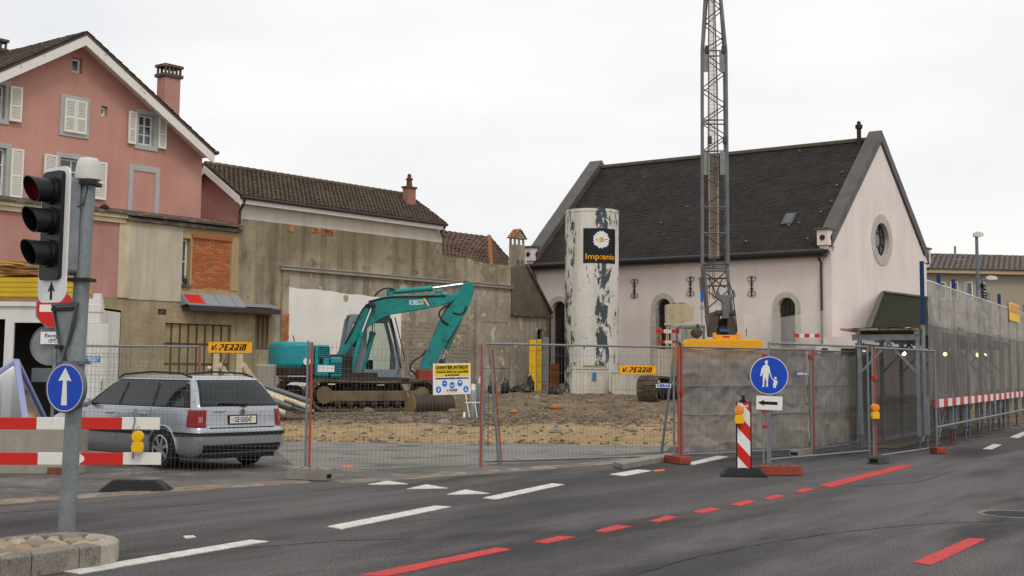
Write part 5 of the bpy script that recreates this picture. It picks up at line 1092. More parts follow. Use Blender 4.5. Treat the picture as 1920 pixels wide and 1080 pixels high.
def rubber_foot(name, label, p, rz, ln=.86, wd=.42, ht=.13, m='rubber'):
    t = thing(name, label, 'rubber foot', (p.x, p.y, .006), rz, 'rubber feet'); b = B(); k = ln / 2
    b.add([(x, y * wd / 2 * sy, z) for x, sy, z in ((-k, 1, 0), (k, 1, 0), (k * .62, .55, ht), (-k * .62, .55, ht)) for y in (-1, 1)], [(0, 2, 4, 6), (1, 7, 5, 3), (0, 1, 3, 2), (2, 3, 5, 4), (4, 5, 7, 6), (6, 7, 1, 0)]); bl = b.build('body', m, t, bevel=.012)
    for sx in (-1, 1):
        for yy in (-.09, .0, .09):
            b = B(); b.bar((sx * (k * .95), yy * 1.4, .018), (sx * k * .66, yy, ht - .004), .03, .022); b.build('rib', 'rubber_grey', bl)
    for x in (-.18, 0, .18): b = B(); b.bx(x - .05, -.04, ht - .01, x + .05, .04, ht + .004); b.build('socket', 'dark_hole', bl)
    return t
p = G(1394, 893); rubber_foot('rubber_foot', 'worn black rubber foot holding the striped red beacon', p, R(-6), .72, .42, .12)
bc = thing('beacon_board', 'upright red and white striped beacon board with yellow warning lamp bracket', 'beacon', (p.x, p.y, .12), R(-6)); BF = Frame(p.x, p.y, math.cos(R(-6)), math.sin(R(-6)))
x0, z0, x1, z1 = BF.rect(1380, 753, 1409, 884); z0 -= .12; z1 -= .12; b = B(); b.plate(rc(x0, z0, x1, z1), (), -.02, .03); b.build('backing', 'black_plastic', bc, bevel=.006)
b = B(); b.bx(-.05, -.03, z1, .05, .03, z1 + .03); b.bx(-.02, -.02, z1 + .03, .03, .02, z1 + .1); b.build('top_hook', 'black_plastic', bc, bevel=.005)
ix0, ix1, iz0, iz1 = x0 + .02, x1 - .02, z0 + .04, z1 - .015; wst = ix1 - ix0
b = B(); b.plate(rc(ix0, iz0, ix1, iz1), (), -.023, -.0195); b.build('white_face', 'sign_white', bc); dz = (iz1 - iz0)
def clipz(poly):
    out = []
    for (xa, za), (xb, zb) in zip(poly, poly[1:] + poly[:1]):
        for lo, s_ in ((iz0, 1), (iz1, -1)): pass
        out.append((xa, min(max(za, iz0), iz1)))
    return out
for k in range(-1, 3):
    zb = iz0 + dz * (k * .44 - .02); st = dz * .21; sl3 = dz * .21; pg = [(ix0, zb + sl3 * 1.0), (ix1, zb - sl3 * 0.0), (ix1, zb + st), (ix0, zb + st + sl3)]
    pts = []
    n_ = 24
    up_ = [(ix0 + wst * i / n_, min(iz1, max(iz0, zb + st + sl3 * (1 - i / n_)))) for i in range(n_ + 1)]; lo_ = [(ix0 + wst * i / n_, min(iz1, max(iz0, zb + sl3 * (1 - i / n_)))) for i in range(n_ + 1)]
    b = B(); b.add([(x, -.0265, z) for x, z in lo_ + up_], [(i, i + 1, n_ + 2 + i, n_ + 1 + i) for i in range(n_)]); o = b.build('red_stripe', 'sign_red', bc, fix=False)
text('signal', .05, 'sign_white', bc, XZ((x0 + x1) / 2, -.029, iz1 - .05), width=wst * .7, bold=.001)
def lamp(label, p, rz=0, orange=True):
    t = thing('warning_lamp', label, 'warning lamp', p, rz, 'battery warning lamps'); b = B()
    b.plate([(-.065, -.1), (.065, -.1), (.075, -.04), (.06, .03), (-.06, .03), (-.075, -.04)], (), -.045, .045); b.build('battery_box', 'lamp_yellow', t, bevel=.012)
    b = B(); b.lathe([(.035, -.045), (.072, -.04), (.075, -.01), (.06, .0), (.075, .01), (.072, .04), (.035, .045)], 20, (0, 0, .1), 'y'); b.build('lens', 'lamp_orange' if orange else 'lamp_yellow', t, smooth=True)
    b = B(); b.bx(-.02, -.03, .03, .02, .03, .06); b.build('neck', 'lamp_yellow', t)
    b = B(); b.tube([(0, .0, .17), (-.025, 0, .2), (0, 0, .23), (.025, 0, .2), (0, 0, .17)], .006, 6); b.build('hanger', 'galv_dark', t); return t
a = at(1386, 782, p.y - .1); lamp('orange and yellow lamp clipped to the striped beacon', (a.x, p.y - .1, a.z), R(-6))
a = G(1639, 866); q = at(1641, 775, a.y - .1); lamp('yellow lamp hanging on red post at walkway entrance', (q.x, a.y - .1, q.z), R(10))
# ================================================================ red and white rail barrier, lower left
YB = 17.4
def bar_rail(parent, zc_, x0, x1, segs, o):
    for a, c, m in segs:
        q0 = at(a, zc_, YB) - o; q1 = at(c, zc_, YB) - o; b = B(); hz = .078; b.box(((q0.x + q1.x) / 2, 0, (q0.z + q1.z) / 2), (q1.x - q0.x - .001, .035, hz * 2)); b.build('rail_band', m, parent, bevel=.006)
base = at(247, 912, YB); base = Vector((base.x, YB, 0)); bar = thing('rail_barrier', 'red and white double rail roadwork barrier beside the traffic light', 'barrier', base)
bar_rail(bar, 794, 0, 300, ((-90, -8, 'rail_white'), (-8, 69, 'rail_red'), (69, 152, 'rail_white'), (152, 229, 'rail_red'), (229, 300, 'rail_white')), base)
bar_rail(bar, 860, 0, 300, ((-90, -8, 'rail_white'), (-8, 71, 'rail_red'), (71, 151, 'rail_white'), (151, 231, 'rail_red'), (231, 302, 'rail_white')), base)
b = B(); b.cyl((.0, .05, .1), (.0, .05, 1.05), .022, n=10); b.build('post', 'galv', bar)
b = B(); b.cyl((-2.6, .05, .1), (-2.6, .05, 1.05), .022, n=10); b.build('post', 'galv', bar)
b = B(); b.tube([(.0, -.03, 1.0), (.02, -.03, .9), (.0, -.03, .8), (.01, -.03, .45), (0, .03, .3)], .008, 6); b.build('hook', 'galv_dark', bar)
for zr_ in (794, 860):
    q = at(152, zr_, YB) - base; b = B(); hz = .03; b.bx(q.x - .045, -.022, q.z - hz, q.x + .045, -.0185, q.z + hz); b.bx(q.x - .02, -.0225, q.z - .05, q.x + .02, -.019, q.z + .05)
    if zr_ == 860: b.build('cross_mark', 'sign_white', bar)
rubber_foot('rubber_foot', 'black ribbed rubber foot under the red and white rail barrier', Vector((base.x + .05, YB + .05, 0)), 0, .88, .45, .13)
q = at(258, 833, YB - .09); lamp('yellow lamp hung on end of the red and white rails', q, 0, False)
# ================================================================ traffic light
pb_ = G(124, 1003, .12); YT = pb_.y; ptp = at(165, 335, YT); TL = thing('traffic_light', 'grey traffic light pole with three black hooded lenses and white backing board', 'traffic light', (pb_.x, pb_.y, .1)); o = Vector(TL.location)
top = ptp - o; rp_ = .073
b = B(); b.cyl((0, 0, 0), top, rp_, rp_ * .98, n=24); b.build('pole', 'pole_grey', TL, smooth=True); dirp = top.normalized(); onp = lambda py: (at(0, py, YT).z - o.z) / dirp.z * dirp
def pole_at(py):
    z = at(145, py, YT).z - o.z; return dirp * (z / dirp.z)
b = B(); b.lathe([(.1, -.02), (.118, -.01), (.116, .02), (.108, .1), (.098, .155), (.075, .185), (.01, .195)], 28, top + Vector((0, 0, -.0))); b.build('cap', 'white_plastic', TL, smooth=50)
nL = Vector((-.65, -.76, 0)).normalized(); xL = Vector((0, 0, 1)).cross(nL)
def pt(px, py, off):      # point whose offset from the pole axis towards the lens side is fixed
    p = at(px, py, YT + off) - o; return p
bcn = pt(103, 440, -.12); Mb = facing(bcn, nL.x, nL.y); bh_ = (at(103, 314, YT).z - at(103, 565, YT).z); bw2 = .46
b = B(); b.plate(rrect(-bw2 / 2, -bh_ / 2, bw2 / 2, bh_ / 2, .1), (), 0, .012, 'xy'); b.xf(Mb); bd = b.build('backing_board', 'sign_white', TL)
b = B(); b.plate(rrect(-bw2 / 2 + .07, -bh_ / 2 + .2, bw2 / 2 - .07, bh_ / 2 - .04, .05), (), .011, .05, 'xy'); b.xf(Mb); b.build('black_housing', 'black_plastic', TL)
b = B(); b.plate(rrect(-.13, -bh_ / 2 + .25, .13, bh_ / 2 - .08, .05), (), -.16, -.001, 'xy'); b.xf(Mb); b.build('rear_housing', 'galv', TL, bevel=.01)
for k, py in enumerate((362, 418, 478)):
    zl = at(103, py, YT).z - o.z - bcn.z; b = B(); n = 28; prof = []
    ring = lambda r, z, t0: [Vector((r * math.cos(2 * math.pi * i / n), zl + r * math.sin(2 * math.pi * i / n), z(2 * math.pi * i / n))) for i in range(n)]
    zf = lambda t: .30 - .05 * (1 - math.sin(t)) ; vs = ring(.105, lambda t: .05, 0) + ring(.112, zf, 0) + ring(.104, zf, 0) + ring(.097, lambda t: .05, 0)
    b.add(vs, [(q * n + i, q * n + (i + 1) % n, (q + 1) * n + (i + 1) % n, (q + 1) * n + i) for q in range(3) for i in range(n)]); b.xf(Mb); hd = b.build('hood', 'black_plastic', TL, smooth=50)
    b = B(); b.lathe([(.097, .05), (.09, .075), (.05, .1), (.01, .105)], 24, (0, zl, 0)); b.xf(Mb); b.build('lens', 'red_glow' if k == 0 else 'lens_off', hd, smooth=True)
    b = B(); b.lathe([(.125, .045), (.125, .09), (.11, .09)], 28, (0, zl, 0), cap=False); b.xf(Mb); b.build('hood_collar', 'black_plastic', hd, smooth=50)
ya = -bh_ / 2 + .1; b = B(); b.plate([(-.018, ya - .075), (.018, ya - .075), (.018, ya + .01), (.06, ya - .005), (0, ya + .085), (-.06, ya - .005), (-.018, ya + .01)], (), .0125, .015, 'xy'); b.xf(Mb); b.build('arrow', 'black_paint', bd)
for py in (345, 525): pp = pole_at(py); b = B(); b.box(pp, (.2, .2, .03)); b.bar(pp, bcn + Vector((0, 0, pp.z - bcn.z)) - nL * .1, .05, .03); b.build('bracket', 'iron', TL)
pp = pole_at(345); b = B(); b.tube([pp + Vector((-.03, -.08, .12)), pp + Vector((.03, -.09, -.05)), pp + Vector((.0, -.1, -.2)), pp + Vector((-.12, -.1, -.25)), pp + Vector((-.2, -.05, -.15))], .007, 6); b.build('cable', 'black_plastic', TL)
# blue arrow sign on the pole
nB = Vector((-.42, -.91, 0)).normalized(); ac = pt(123, 727, -.14); Ma = facing(ac, nB.x, nB.y); ra = 45 * (YT - .14) / F
asg = thing('arrow_sign', 'round blue straight ahead arrow sign fixed low on the traffic light pole', 'road sign', o + ac); Ml = facing((0, 0, 0), nB.x, nB.y)
b = B(); b.lathe([(ra * .97, -.02), (ra * 1.04, -.03), (ra * 1.05, .005), (ra * .98, .012)], 40, cap=False); b.xf(Ml); b.build('rim', 'galv_dark', asg, smooth=50)
b = B(); b.plate(circ(0, 0, ra * .99, 40), (), -.01, .008, 'xy'); b.xf(Ml); b.build('white_ring', 'sign_white', asg); b = B(); b.plate(circ(0, 0, ra * .93, 40), (), .007, .011, 'xy'); b.xf(Ml); ds = b.build('disc', 'sign_blue', asg)
b = B(); b.plate([(-.033, -ra * .72), (.033, -ra * .72), (.02, ra * .3), (.075, ra * .28), (0, ra * .82), (-.075, ra * .28), (-.02, ra * .3)], (), .0105, .014, 'xy'); b.xf(Ml); b.build('arrow', 'sign_white', ds)
b = B(); pp = pole_at(680) - ac; b.box(pp, (.19, .19, .03)); pp = pole_at(760) - ac; b.box(pp, (.19, .19, .03)); b.build('clamp', 'galv_dark', asg)
# back of a give-way triangle on the pole
nT = Vector((.72, .7, 0)).normalized(); tcn = pt(122, 615, .0) ; ts = thing('yield_sign', 'grey back of a triangular sign fixed to the traffic light pole', 'road sign', o + tcn); Mt = facing((0, 0, 0), nT.x, nT.y)
sz_ = .24; tri = [(-sz_, sz_ * .9), (0, -sz_ * 1.25), (sz_, sz_ * .9)]
b = B(); b.plate(tri, (), -.004, .004, 'xy'); b.xf(Mt); b.build('plate', 'galv', ts); b = B()
for a_1, a_2 in zip(tri, tri[1:] + tri[:1]): b.bar((a_1[0], a_1[1], -.008), (a_2[0], a_2[1], -.008), .02, .03)
b.xf(Mt); b.build('edge_frame', 'galv_dark', ts); b = B(); b.bar((-.2, .17, -.03), (.2, .17, -.03), .03); b.bar((0, -.17, -.03), (.1, -.17, -.03), .03); b.xf(Mt); b.build('bracket', 'iron', ts)
# no-entry sign with plates on its own post
YN = 21.3; nb = G(97, 950); nb = Vector((at(97, 700, YN).x, YN, .0)); ne = thing('no_entry_sign', 'red no entry sign with bicycle exception plate half hidden behind traffic light', 'road sign', nb); NF = Frame(nb.x, nb.y, 1, 0)
zt = NF.hit(100, 545)[1]; b = B(); b.cyl((.02, .04, 0), (.02, .04, zt), .03, n=12); b.build('post', 'galv', ne)
cx, cz = NF.hit(104, 579); r8 = .31; oct_ = [(cx + r8 * 1.08 * math.cos(R(22.5 + 45 * i)), cz + r8 * 1.08 * math.sin(R(22.5 + 45 * i))) for i in range(8)]; b = B(); b.plate(oct_, (), -.01, .01); b.build('octagon_plate', 'galv', ne)
b = B(); b.plate(circ(cx, cz, r8 * .97, 40), (), -.014, -.009); dr = b.build('disc', 'sign_red', ne); b = B(); b.bx(cx - r8 * .8, -.017, cz - .05, cx + r8 * .8, -.0135, cz + .065); b.build('white_bar', 'sign_white', dr)
a = NF.rect(76, 622, 124, 645, -.03); b = B(); b.plate(rrect(a[0], a[1], a[2], a[3], .006), (), -.034, -.026); xp = b.build('exception_plate', 'sign_white', ne)
text('Excepté', .085, 'black_paint', xp, XZ((a[0] + a[2]) / 2 + .01, -.036, a[3] - .06), width=.29, bold=.001)
b = B(); zc2 = a[1] + .05; xm = (a[0] + a[2]) / 2
for dx in (-.045, .045): b.plate(circ(xm + dx, zc2, .032, 16), [circ(xm + dx, zc2, .024, 16)], -.037, -.0345)
b.bar((xm - .045, -.036, zc2), (xm - .012, -.036, zc2 + .034), .004, .004); b.bar((xm - .012, -.036, zc2 + .034), (xm + .022, -.036, zc2 + .034), .004); b.bar((xm + .022, -.036, zc2 + .034), (xm + .045, -.036, zc2), .004); b.bar((xm, -.036, zc2), (xm + .022, -.036, zc2 + .034), .004); b.bar((xm, -.036, zc2), (xm - .045, -.036, zc2), .004); b.build('bicycle_mark', 'black_paint', xp)
cx, cz = NF.hit(95, 647, .06); b = B(); b.plate(circ(cx, cz, .32, 40), (), .06, .07); rp2 = b.build('round_sign_back', 'galv', ne); b = B(); b.tube([(cx + .32 * math.cos(t), .055, cz + .32 * math.sin(t)) for t in [2 * math.pi * i / 40 for i in range(41)]], .01, 6); b.build('rim', 'galv_dark', rp2)
a = NF.rect(59, 690, 110, 716, .06); b = B(); b.plate(rrect(a[0], a[1], a[2], a[3], .02), (), .06, .07); b.build('plate_back', 'galv_dark', ne, bevel=.004)
# ================================================================ silver estate car
wr_p = gnd(312, 880); cu_ = Vector((.75, -.66, 0)).normalized(); cv_ = Vector((-cu_.y, cu_.x, 0)); co_ = wr_p - cu_ * 3.72 + cv_ * .77
car = thing('estate_car', 'silver estate car parked behind the mesh fence, seen from rear left', 'car', (co_.x, co_.y, .006), math.atan2(cu_.y, cu_.x))
LV = [(.2, .14, 4.46, .79), (.27, .05, 4.60, .845), (.36, .01, 4.655, .868), (.5, .0, 4.675, .874), (.6, .02, 4.67, .874), (.63, .05, 4.625, .872), (.7, .13, 4.60, .87), (.78, .36, 4.595, .866), (.86, .78, 4.59, .857), (.92, 1.12, 4.58, .846), (.97, 1.27, 4.565, .83), (1.02, 1.34, 4.535, .812), (1.12, 1.5, 4.455, .775), (1.24, 1.71, 4.35, .73), (1.34, 1.91, 4.255, .69), (1.39, 2.05, 4.19, .66), (1.425, 2.2, 4.12, .61), (1.445, 2.4, 4.02, .52), (1.457, 2.65, 3.85, .36)]
def lv(z):
    if z <= LV[0][0]: return LV[0][1:]
    for a, c in zip(LV, LV[1:]):
        if a[0] <= z <= c[0]:
            t = (z - a[0]) / (c[0] - a[0]); return tuple(a[i] + (c[i] - a[i]) * t for i in (1, 2, 3))
    return LV[-1][1:]
def cp(z, s, sd=-1, e=0.0):          # s: 0 rear centre .. 1 rear corner .. 2 front corner .. 3 front centre
    xf, xr, w = lv(z); rr = .2 if z < .95 else .14; rf = .42 if z < .95 else .3; n = 3.6
    if s <= 1: th = s * math.pi / 2; y = w * math.sin(th) ** (2 / n); x = xr - rr * (1 - max(0, math.cos(th)) ** (2 / n)); nx, ny = math.cos(th) ** 1.5, math.sin(th) ** 1.5
    elif s <= 2: x = (xr - rr) + (xf + rf - xr + rr) * (s - 1); y = w; nx, ny = 0, 1
    else: th = (3 - s) * math.pi / 2; y = w * math.sin(th) ** (2 / n); x = xf + rf * (1 - max(0, math.cos(th)) ** (2 / n)); nx, ny = -math.cos(th) ** 1.5, math.sin(th) ** 1.5
    y *= 1 - .035 * ((x - 2.5) / 2.1) ** 2 * (1 if abs(x - 2.5) > .6 else 0); l = math.hypot(nx, ny) or 1
    return Vector((x + nx / l * e, sd * (y + ny / l * e), z))
def sx_(z, x):                        # side parameter for a given x
    xf, xr, w = lv(z); rr = .2 if z < .95 else .14; rf = .42 if z < .95 else .3; return 1 + (xr - rr - x) / (xr - rr - xf - rf)
ss = [i / 8 for i in range(8)] + [1 + i / 10 for i in range(10)] + [2 + i / 8 for i in range(9)]
rings = []; b = B()
for z, *_ in LV:
    r = [cp(z, s, -1) for s in ss] + [cp(z, s, 1) for s in ss[::-1][1:-1]]; rings.append(r)
n = len(rings[0]); b.v = [tuple(v) for r in rings for v in r]
b.f = [(k * n + i, k * n + (i + 1) % n, (k + 1) * n + (i + 1) % n, (k + 1) * n + i) for k in range(len(LV) - 1) for i in range(n)] + [tuple(range(n))[::-1], tuple(range((len(LV) - 1) * n, len(LV) * n))]
body = b.build('body', 'car_silver', car, smooth=50)
def patch(name, m, fn, nu, nv, parent=None):
    b = B(); b.grid(fn, nu, nv); return b.build(name, m, parent or car, smooth=True, fix=False)
def sidepatch(name, m, quad, e=.005, sd=-1, parent=None, nu=6, nv=5):   # quad: (x,z) corners: bottom-left, bottom-right, top-right, top-left
    (x0, z0), (x1, z1), (x2, z2), (x3, z3) = quad
    def fn(u, v):
        x = (x0 + (x1 - x0) * u) * (1 - v) + (x3 + (x2 - x3) * u) * v; z = (z0 + (z1 - z0) * u) * (1 - v) + (z3 + (z2 - z3) * u) * v; return cp(z, sx_(z, x), sd, e)
    return patch(name, m, fn, nu, nv, parent)
mat('car_glass', '161c1c', .05, fine=.0, bump=0, spec=.45, col2='1f2727', scale=1.5)
for sd in (-1, 1):
    sidepatch('side_trim', 'car_black', ((1.42, .955), (4.36, .955), (4.12, 1.385), (2.08, 1.385)), .004, sd, nu=14)
    for q, nm in ((((1.62, .975), (2.42, .975), (2.48, 1.365), (2.16, 1.365)), 'side_window'), (((2.5, .975), (3.36, .975), (3.34, 1.365), (2.56, 1.365)), 'side_window'), (((3.44, .975), (4.2, .985), (4.03, 1.355), (3.42, 1.365)), 'side_window')):
        sidepatch(nm, 'car_glass', q, .009, sd)
    sidepatch('chrome_strip', 'chrome', ((1.4, .945), (4.36, .945), (4.36, .957), (1.4, .957)), .008, sd, nu=12, nv=1)
    sidepatch('side_moulding', 'car_black', ((.9, .52), (4.3, .52), (4.3, .585), (.9, .585)), .014, sd, nu=12, nv=1)
    for x, z0, z1 in ((1.42, .3, .95), (2.46, .28, .95), (3.36, .45, .95)): sidepatch('door_gap', 'car_black', ((x - .005, z0), (x + .005, z0), (x + .005, z1), (x - .005, z1)), .003, sd, nu=1, nv=5)
    for x in (2.22, 3.16):
        q = cp(.84, sx_(.84, x), sd, .02); h = B(); h.box(q, (.18, .03, .035)); h.build('door_handle', 'car_silver', car, bevel=.01)
    for x in (.9, 3.72):          # wheels
        y = sd * .80; h = B(); arc = [(x + .365 * math.cos(t), .31 + .365 * math.sin(t)) for t in [R(-18 + 216 * i / 24) for i in range(25)]]
        vs = [cp(max(.21, z_), sx_(max(.21, z_), x_), sd, .004) for x_, z_ in arc] + [cp(.25, sx_(.25, x), sd, .004)]; h.add(vs, [(24, i, i + 1) if False else (25, i, i + 1) for i in range(24)]); h.build('wheel_well_shade', 'dark_hole', car, fix=False)  # flat near-black disc on the flank paints the shade of the wheel well
        h = B(); h.tube([cp(max(.21, z_), sx_(max(.21, z_), x_), sd, .006) for x_, z_ in arc[1:-1]], .018, 6); h.build('arch_lip', 'car_silver', car, smooth=True)
        h = B(); h.lathe([(.2, -.1), (.29, -.1), (.312, -.07), (.315, 0), (.312, .07), (.29, .1), (.2, .1)], 36, (x, y, .315), 'y'); wh = h.build('wheel', 'tyre', car, smooth=40)
        h = B(); yy = y + sd * .085; h.lathe([(.205, -.012), (.215, .02 * sd), (.2, .028 * sd), (.19, .0)], 36, (x, yy, .315), 'y', cap=False)
        for k in range(7):
            a = 2 * math.pi * k / 7 + .3; h.bar((x + math.cos(a) * .03, yy + sd * .012, .315 + math.sin(a) * .03), (x + math.cos(a) * .2, yy + sd * .012, .315 + math.sin(a) * .2), .05, .025, (0, 1, 0))
        h.cyl((x, yy - sd * .01, .315), (x, yy + sd * .02, .315), .05, n=16); h.build('rim', 'rim', wh); h = B(); h.cyl((x, yy - sd * .02, .315), (x, yy - sd * .015, .315), .19, n=24); h.build('brake', 'dark_hole', wh)
    # tail light wraps the corner
    tl = patch('tail_light', 'tail_red', lambda u, v: cp(.665 + .265 * v, .46 + .56 * u, sd, .008), 14, 5); patch('lens', 'tail_clear', lambda u, v: cp(.74 + .09 * v, .54 + .14 * u, sd, .011), 4, 3, tl)
    h = B(); h.tube([(2.05, sd * .6, 1.405), (2.2, sd * .6, 1.46), (3.0, sd * .6, 1.505), (3.8, sd * .6, 1.485), (4.05, sd * .59, 1.425)], .018, 6); h.build('roof_rail', 'car_black', car, smooth=True)
    q = cp(.99, sx_(.99, 1.62), sd, .0); h = B(); h.lathe([(.02, -.05), (.07, -.045), (.085, 0), (.07, .045), (.03, .06)], 12, (q.x + .02, q.y + sd * .12, .99), 'x'); h.v = [(x, y, .99 + (z - .99) * .8) for x, y, z in h.v]; mr = h.build('mirror', 'car_silver', car, smooth=True)
    h = B(); h.bar((q.x, q.y, .97), (q.x, q.y + sd * .1, .98), .04); h.build('mirror_arm', 'car_black', mr)
def rx(y, z, e=0):
    xf, xr, w = lv(z); rr = .2 if z < .95 else .14; k = min(.999, abs(y) / w); return Vector((xr - rr * (1 - (1 - k ** 3.6) ** (1 / 3.6)) + e, y, z))
def rearpatch(name, m, z0, z1, w0, w1, e, parent=None, nu=12, nv=6, zc=0): return patch(name, m, lambda u, v: rx((w0 + (w1 - w0) * v) * (2 * u - 1), z0 + (z1 - z0) * v + zc * (1 - (2 * u - 1) ** 2), e), nu, nv, parent)
rearpatch('rear_trim', 'car_black', .985, 1.385, .75, .585, .006); rw = rearpatch('rear_window', 'car_glass', 1.0, 1.37, .72, .565, .012)
rearpatch('shelf_gap', 'car_black', .652, .664, .62, .62, .006)
h = B(); h.bar(rx(.03, 1.005, .03), rx(-.42, 1.03, .035), .022); h.box(rx(.05, 1.0, .025), (.05, .08, .04)); h.build('wiper', 'car_black', rw)
rearpatch('bumper_strip', 'car_black', .53, .585, .84, .84, .012, nv=1)
for sd in (-1, 1): patch('bumper_strip', 'car_black', lambda u, v: cp(.53 + .055 * v, .5 + .55 * u, sd, .013), 10, 1)
rearpatch('bumper_lower', 'car_black', .24, .4, .72, .74, .008, nv=3); h = B(); h.bx(.3, -.72, .18, 4.5, .72, .3); h.build('underbody', 'car_black', car)
h = B(); zc_ = .775; x0 = rx(0, zc_, 0).x
h.box((x0 + .002, 0.0, zc_), (.02, .56, .15)); pf = h.build('plate_recess', 'car_black', car); h = B(); h.box((x0 + .013, 0, zc_), (.01, .5, .11)); pl_ = h.build('number_plate', 'sign_white', car, bevel=.002)
MR = Matrix.Translation((x0 + .019, 0, zc_)) @ Matrix(((0, 0, 1), (1, 0, 0), (0, 1, 0))).to_4x4()
text('GE·550547', .115, 'black_paint', pl_, MR @ Matrix.Translation((0, -.003, 0)), width=.33, bold=.002)
for sd, m in ((-1, 'sign_red'), (1, 'sign_red')):
    h = B(); h.plate([(-.018, .022), (-.018, -.005), (0, -.024), (.018, -.005), (.018, .022)], (), 0, .001, 'xy'); h.xf(MR @ Matrix.Translation((sd * .21, 0, 0))); h.build('shield', m if sd < 0 else 'sign_yellow', pl_)
h = B(); h.bx(-.006, -.014, .001, .006, .014, .002); h.bx(-.014, -.006, .001, .014, .006, .002); h.xf(MR @ Matrix.Translation((-.21, .002, 0))); h.build('cross', 'sign_white', pl_)
zb_ = .895; xb = rx(0, zb_).x; MB_ = Matrix.Translation((xb + .003, .0, zb_)) @ Matrix(((0, 0, 1), (1, 0, 0), (0, 1, 0))).to_4x4(); h = B(); h.plate(circ(0, 0, .05, 28), [circ(0, 0, .041, 28)], 0, .012, 'xy'); h.xf(MB_); em = h.build('emblem', 'chrome', car)
h = B(); h.plate(circ(0, 0, .042, 28), (), 0, .004, 'xy'); h.xf(MB_); h.build('emblem_field', 'car_black', em); h = B()
for a, c in (((-.02, .036), (-.0, .004)), ((.02, .036), (0, .004)), ((-.036, .014), (-.017, -.034)), ((-.017, -.034), (0, -.002)), ((0, -.002), (.017, -.034)), ((.017, -.034), (.036, .014))): h.bar((a[0], a[1], .006), (c[0], c[1], .006), .008, .004)
h.xf(MB_); h.build('emblem_letters', 'chrome', em)
text('PASSAT', .05, 'chrome', car, Matrix.Translation((rx(-.44, .9).x + .006, -.42, .895)) @ Matrix(((0, 0, 1), (1, 0, 0), (0, 1, 0))).to_4x4(), width=.22, bold=.001)
h = B(); h.tube([(3.95, 0, 1.44), (4.1, 0.02, 1.75)], .005, 5); h.build('aerial', 'car_black', car)
# ================================================================ excavator
EO = at(668, 690, 42.0); ezg = .29; EF = Frame(EO.x, EO.y, .966, .26, ezg); TRK = math.atan2(.53, .848) - EF.ang
ex_ = thing('excavator', 'teal tracked excavator with folded arm resting its bucket on the dirt', 'excavator', (EO.x, EO.y, ezg), EF.ang)
def stadium(cx, hl, r, zc, n=10): return [(cx + hl + r * math.cos(R(-90 + 180 * i / n)), zc + r * math.sin(R(-90 + 180 * i / n))) for i in range(n + 1)] + [(cx - hl + r * math.cos(R(90 + 180 * i / n)), zc + r * math.sin(R(90 + 180 * i / n))) for i in range(n + 1)]
def track(parent, y0, hl=1.65, r=.44, w=.6, shoe='track_mud', fr='frame_mud', yaw=0.0):
    zc = r + .04; per = 4 * hl + 2 * math.pi * r; n = int(per / .17); b = B(); sg = lambda d: d
    def pos(d):
        d %= per
        if d < 2 * hl: return Vector((-hl + d, 0, zc + r - (.05 * math.sin(math.pi * d / (2 * hl))))), Vector((0, 0, 1)), Vector((1, 0, 0))
        d -= 2 * hl
        if d < math.pi * r: a = math.pi / 2 - d / r; nrm = Vector((math.cos(a), 0, math.sin(a))); return Vector((hl, 0, zc)) + nrm * r, nrm, Vector((nrm.z, 0, -nrm.x))
        d -= math.pi * r
        if d < 2 * hl: return Vector((hl - d, 0, zc - r)), Vector((0, 0, -1)), Vector((-1, 0, 0))
        d -= 2 * hl; a = -math.pi / 2 - d / r; nrm = Vector((math.cos(a), 0, math.sin(a))); return Vector((-hl, 0, zc)) + nrm * r, nrm, Vector((nrm.z, 0, -nrm.x))
    for i in range(n):
        p, nr_, tg = pos((i + .5) * per / n); rot = Matrix((tg, Vector((0, 1, 0)), nr_)).transposed(); c = p + Vector((0, y0, 0)); b.box(c, (.155, w, .045), rot)
        for k in (-.06, 0, .06): b.box(c + tg * k + nr_ * .03, (.02, w, .03), rot)
        b.box(c - nr_ * .05, (.11, .2, .07), rot)
    k0 = set(parent.children); o = b.build('track', shoe, parent, fix=False)
    b = B(); b.plate([(-hl + .1, zc - .2), (hl - .1, zc - .2), (hl, zc + .12), (-hl, zc + .12)], (), y0 - .24, y0 + .24); b.build('track_frame', fr, parent, bevel=.03)
    for x, rr in ((-hl, r - .18), (hl, r - .2)): b = B(); b.lathe([(rr * .5, -.26), (rr, -.24), (rr, .24), (rr * .5, .26)], 24, (x, y0, zc), 'y'); b.build('sprocket' if x < 0 else 'idler', fr, parent, smooth=40)
    for k in range(7): x = -hl + .45 + k * (2 * hl - .9) / 6; b = B(); b.lathe([(.06, -.26), (.1, -.25), (.1, .25), (.06, .26)], 12, (x, y0, zc - r + .17), 'y'); b.build('roller', 'machine_dark', parent, smooth=40)
    for k in (-.6, .6): b = B(); b.lathe([(.05, -.2), (.07, -.2), (.07, .2), (.05, .2)], 10, (k, y0, zc + r - .14), 'y'); b.build('carrier_roller', 'machine_dark', parent)
    for c in parent.children:
        if c not in k0: c.rotation_euler = (0, 0, yaw)
track(ex_, -1.1, yaw=TRK); track(ex_, 1.1, yaw=TRK)
b = B(); b.bx(-.9, -1.0, .4, .9, 1.0, .75); b.cyl((0, 0, .7), (0, 0, 1.0), .65, n=24); b.build('undercarriage', 'machine_dark', ex_).rotation_euler = (0, 0, TRK)
def arcplan(x0, x1, hw, bulge, n=10): return [(x1, -hw), (x1, hw)] + [(x0 + bulge * (1 - math.cos(math.asin(min(1, abs(t))))) * 1.0, t * hw) for t in [1 - 2 * i / n for i in range(n + 1)]]
b = B(); b.plate(arcplan(-2.72, -1.45, 1.22, .5), (), 1.28, 2.06, 'xy'); b.build('counterweight', 'teal_house', ex_, smooth=40, bevel=.14, seg=4)
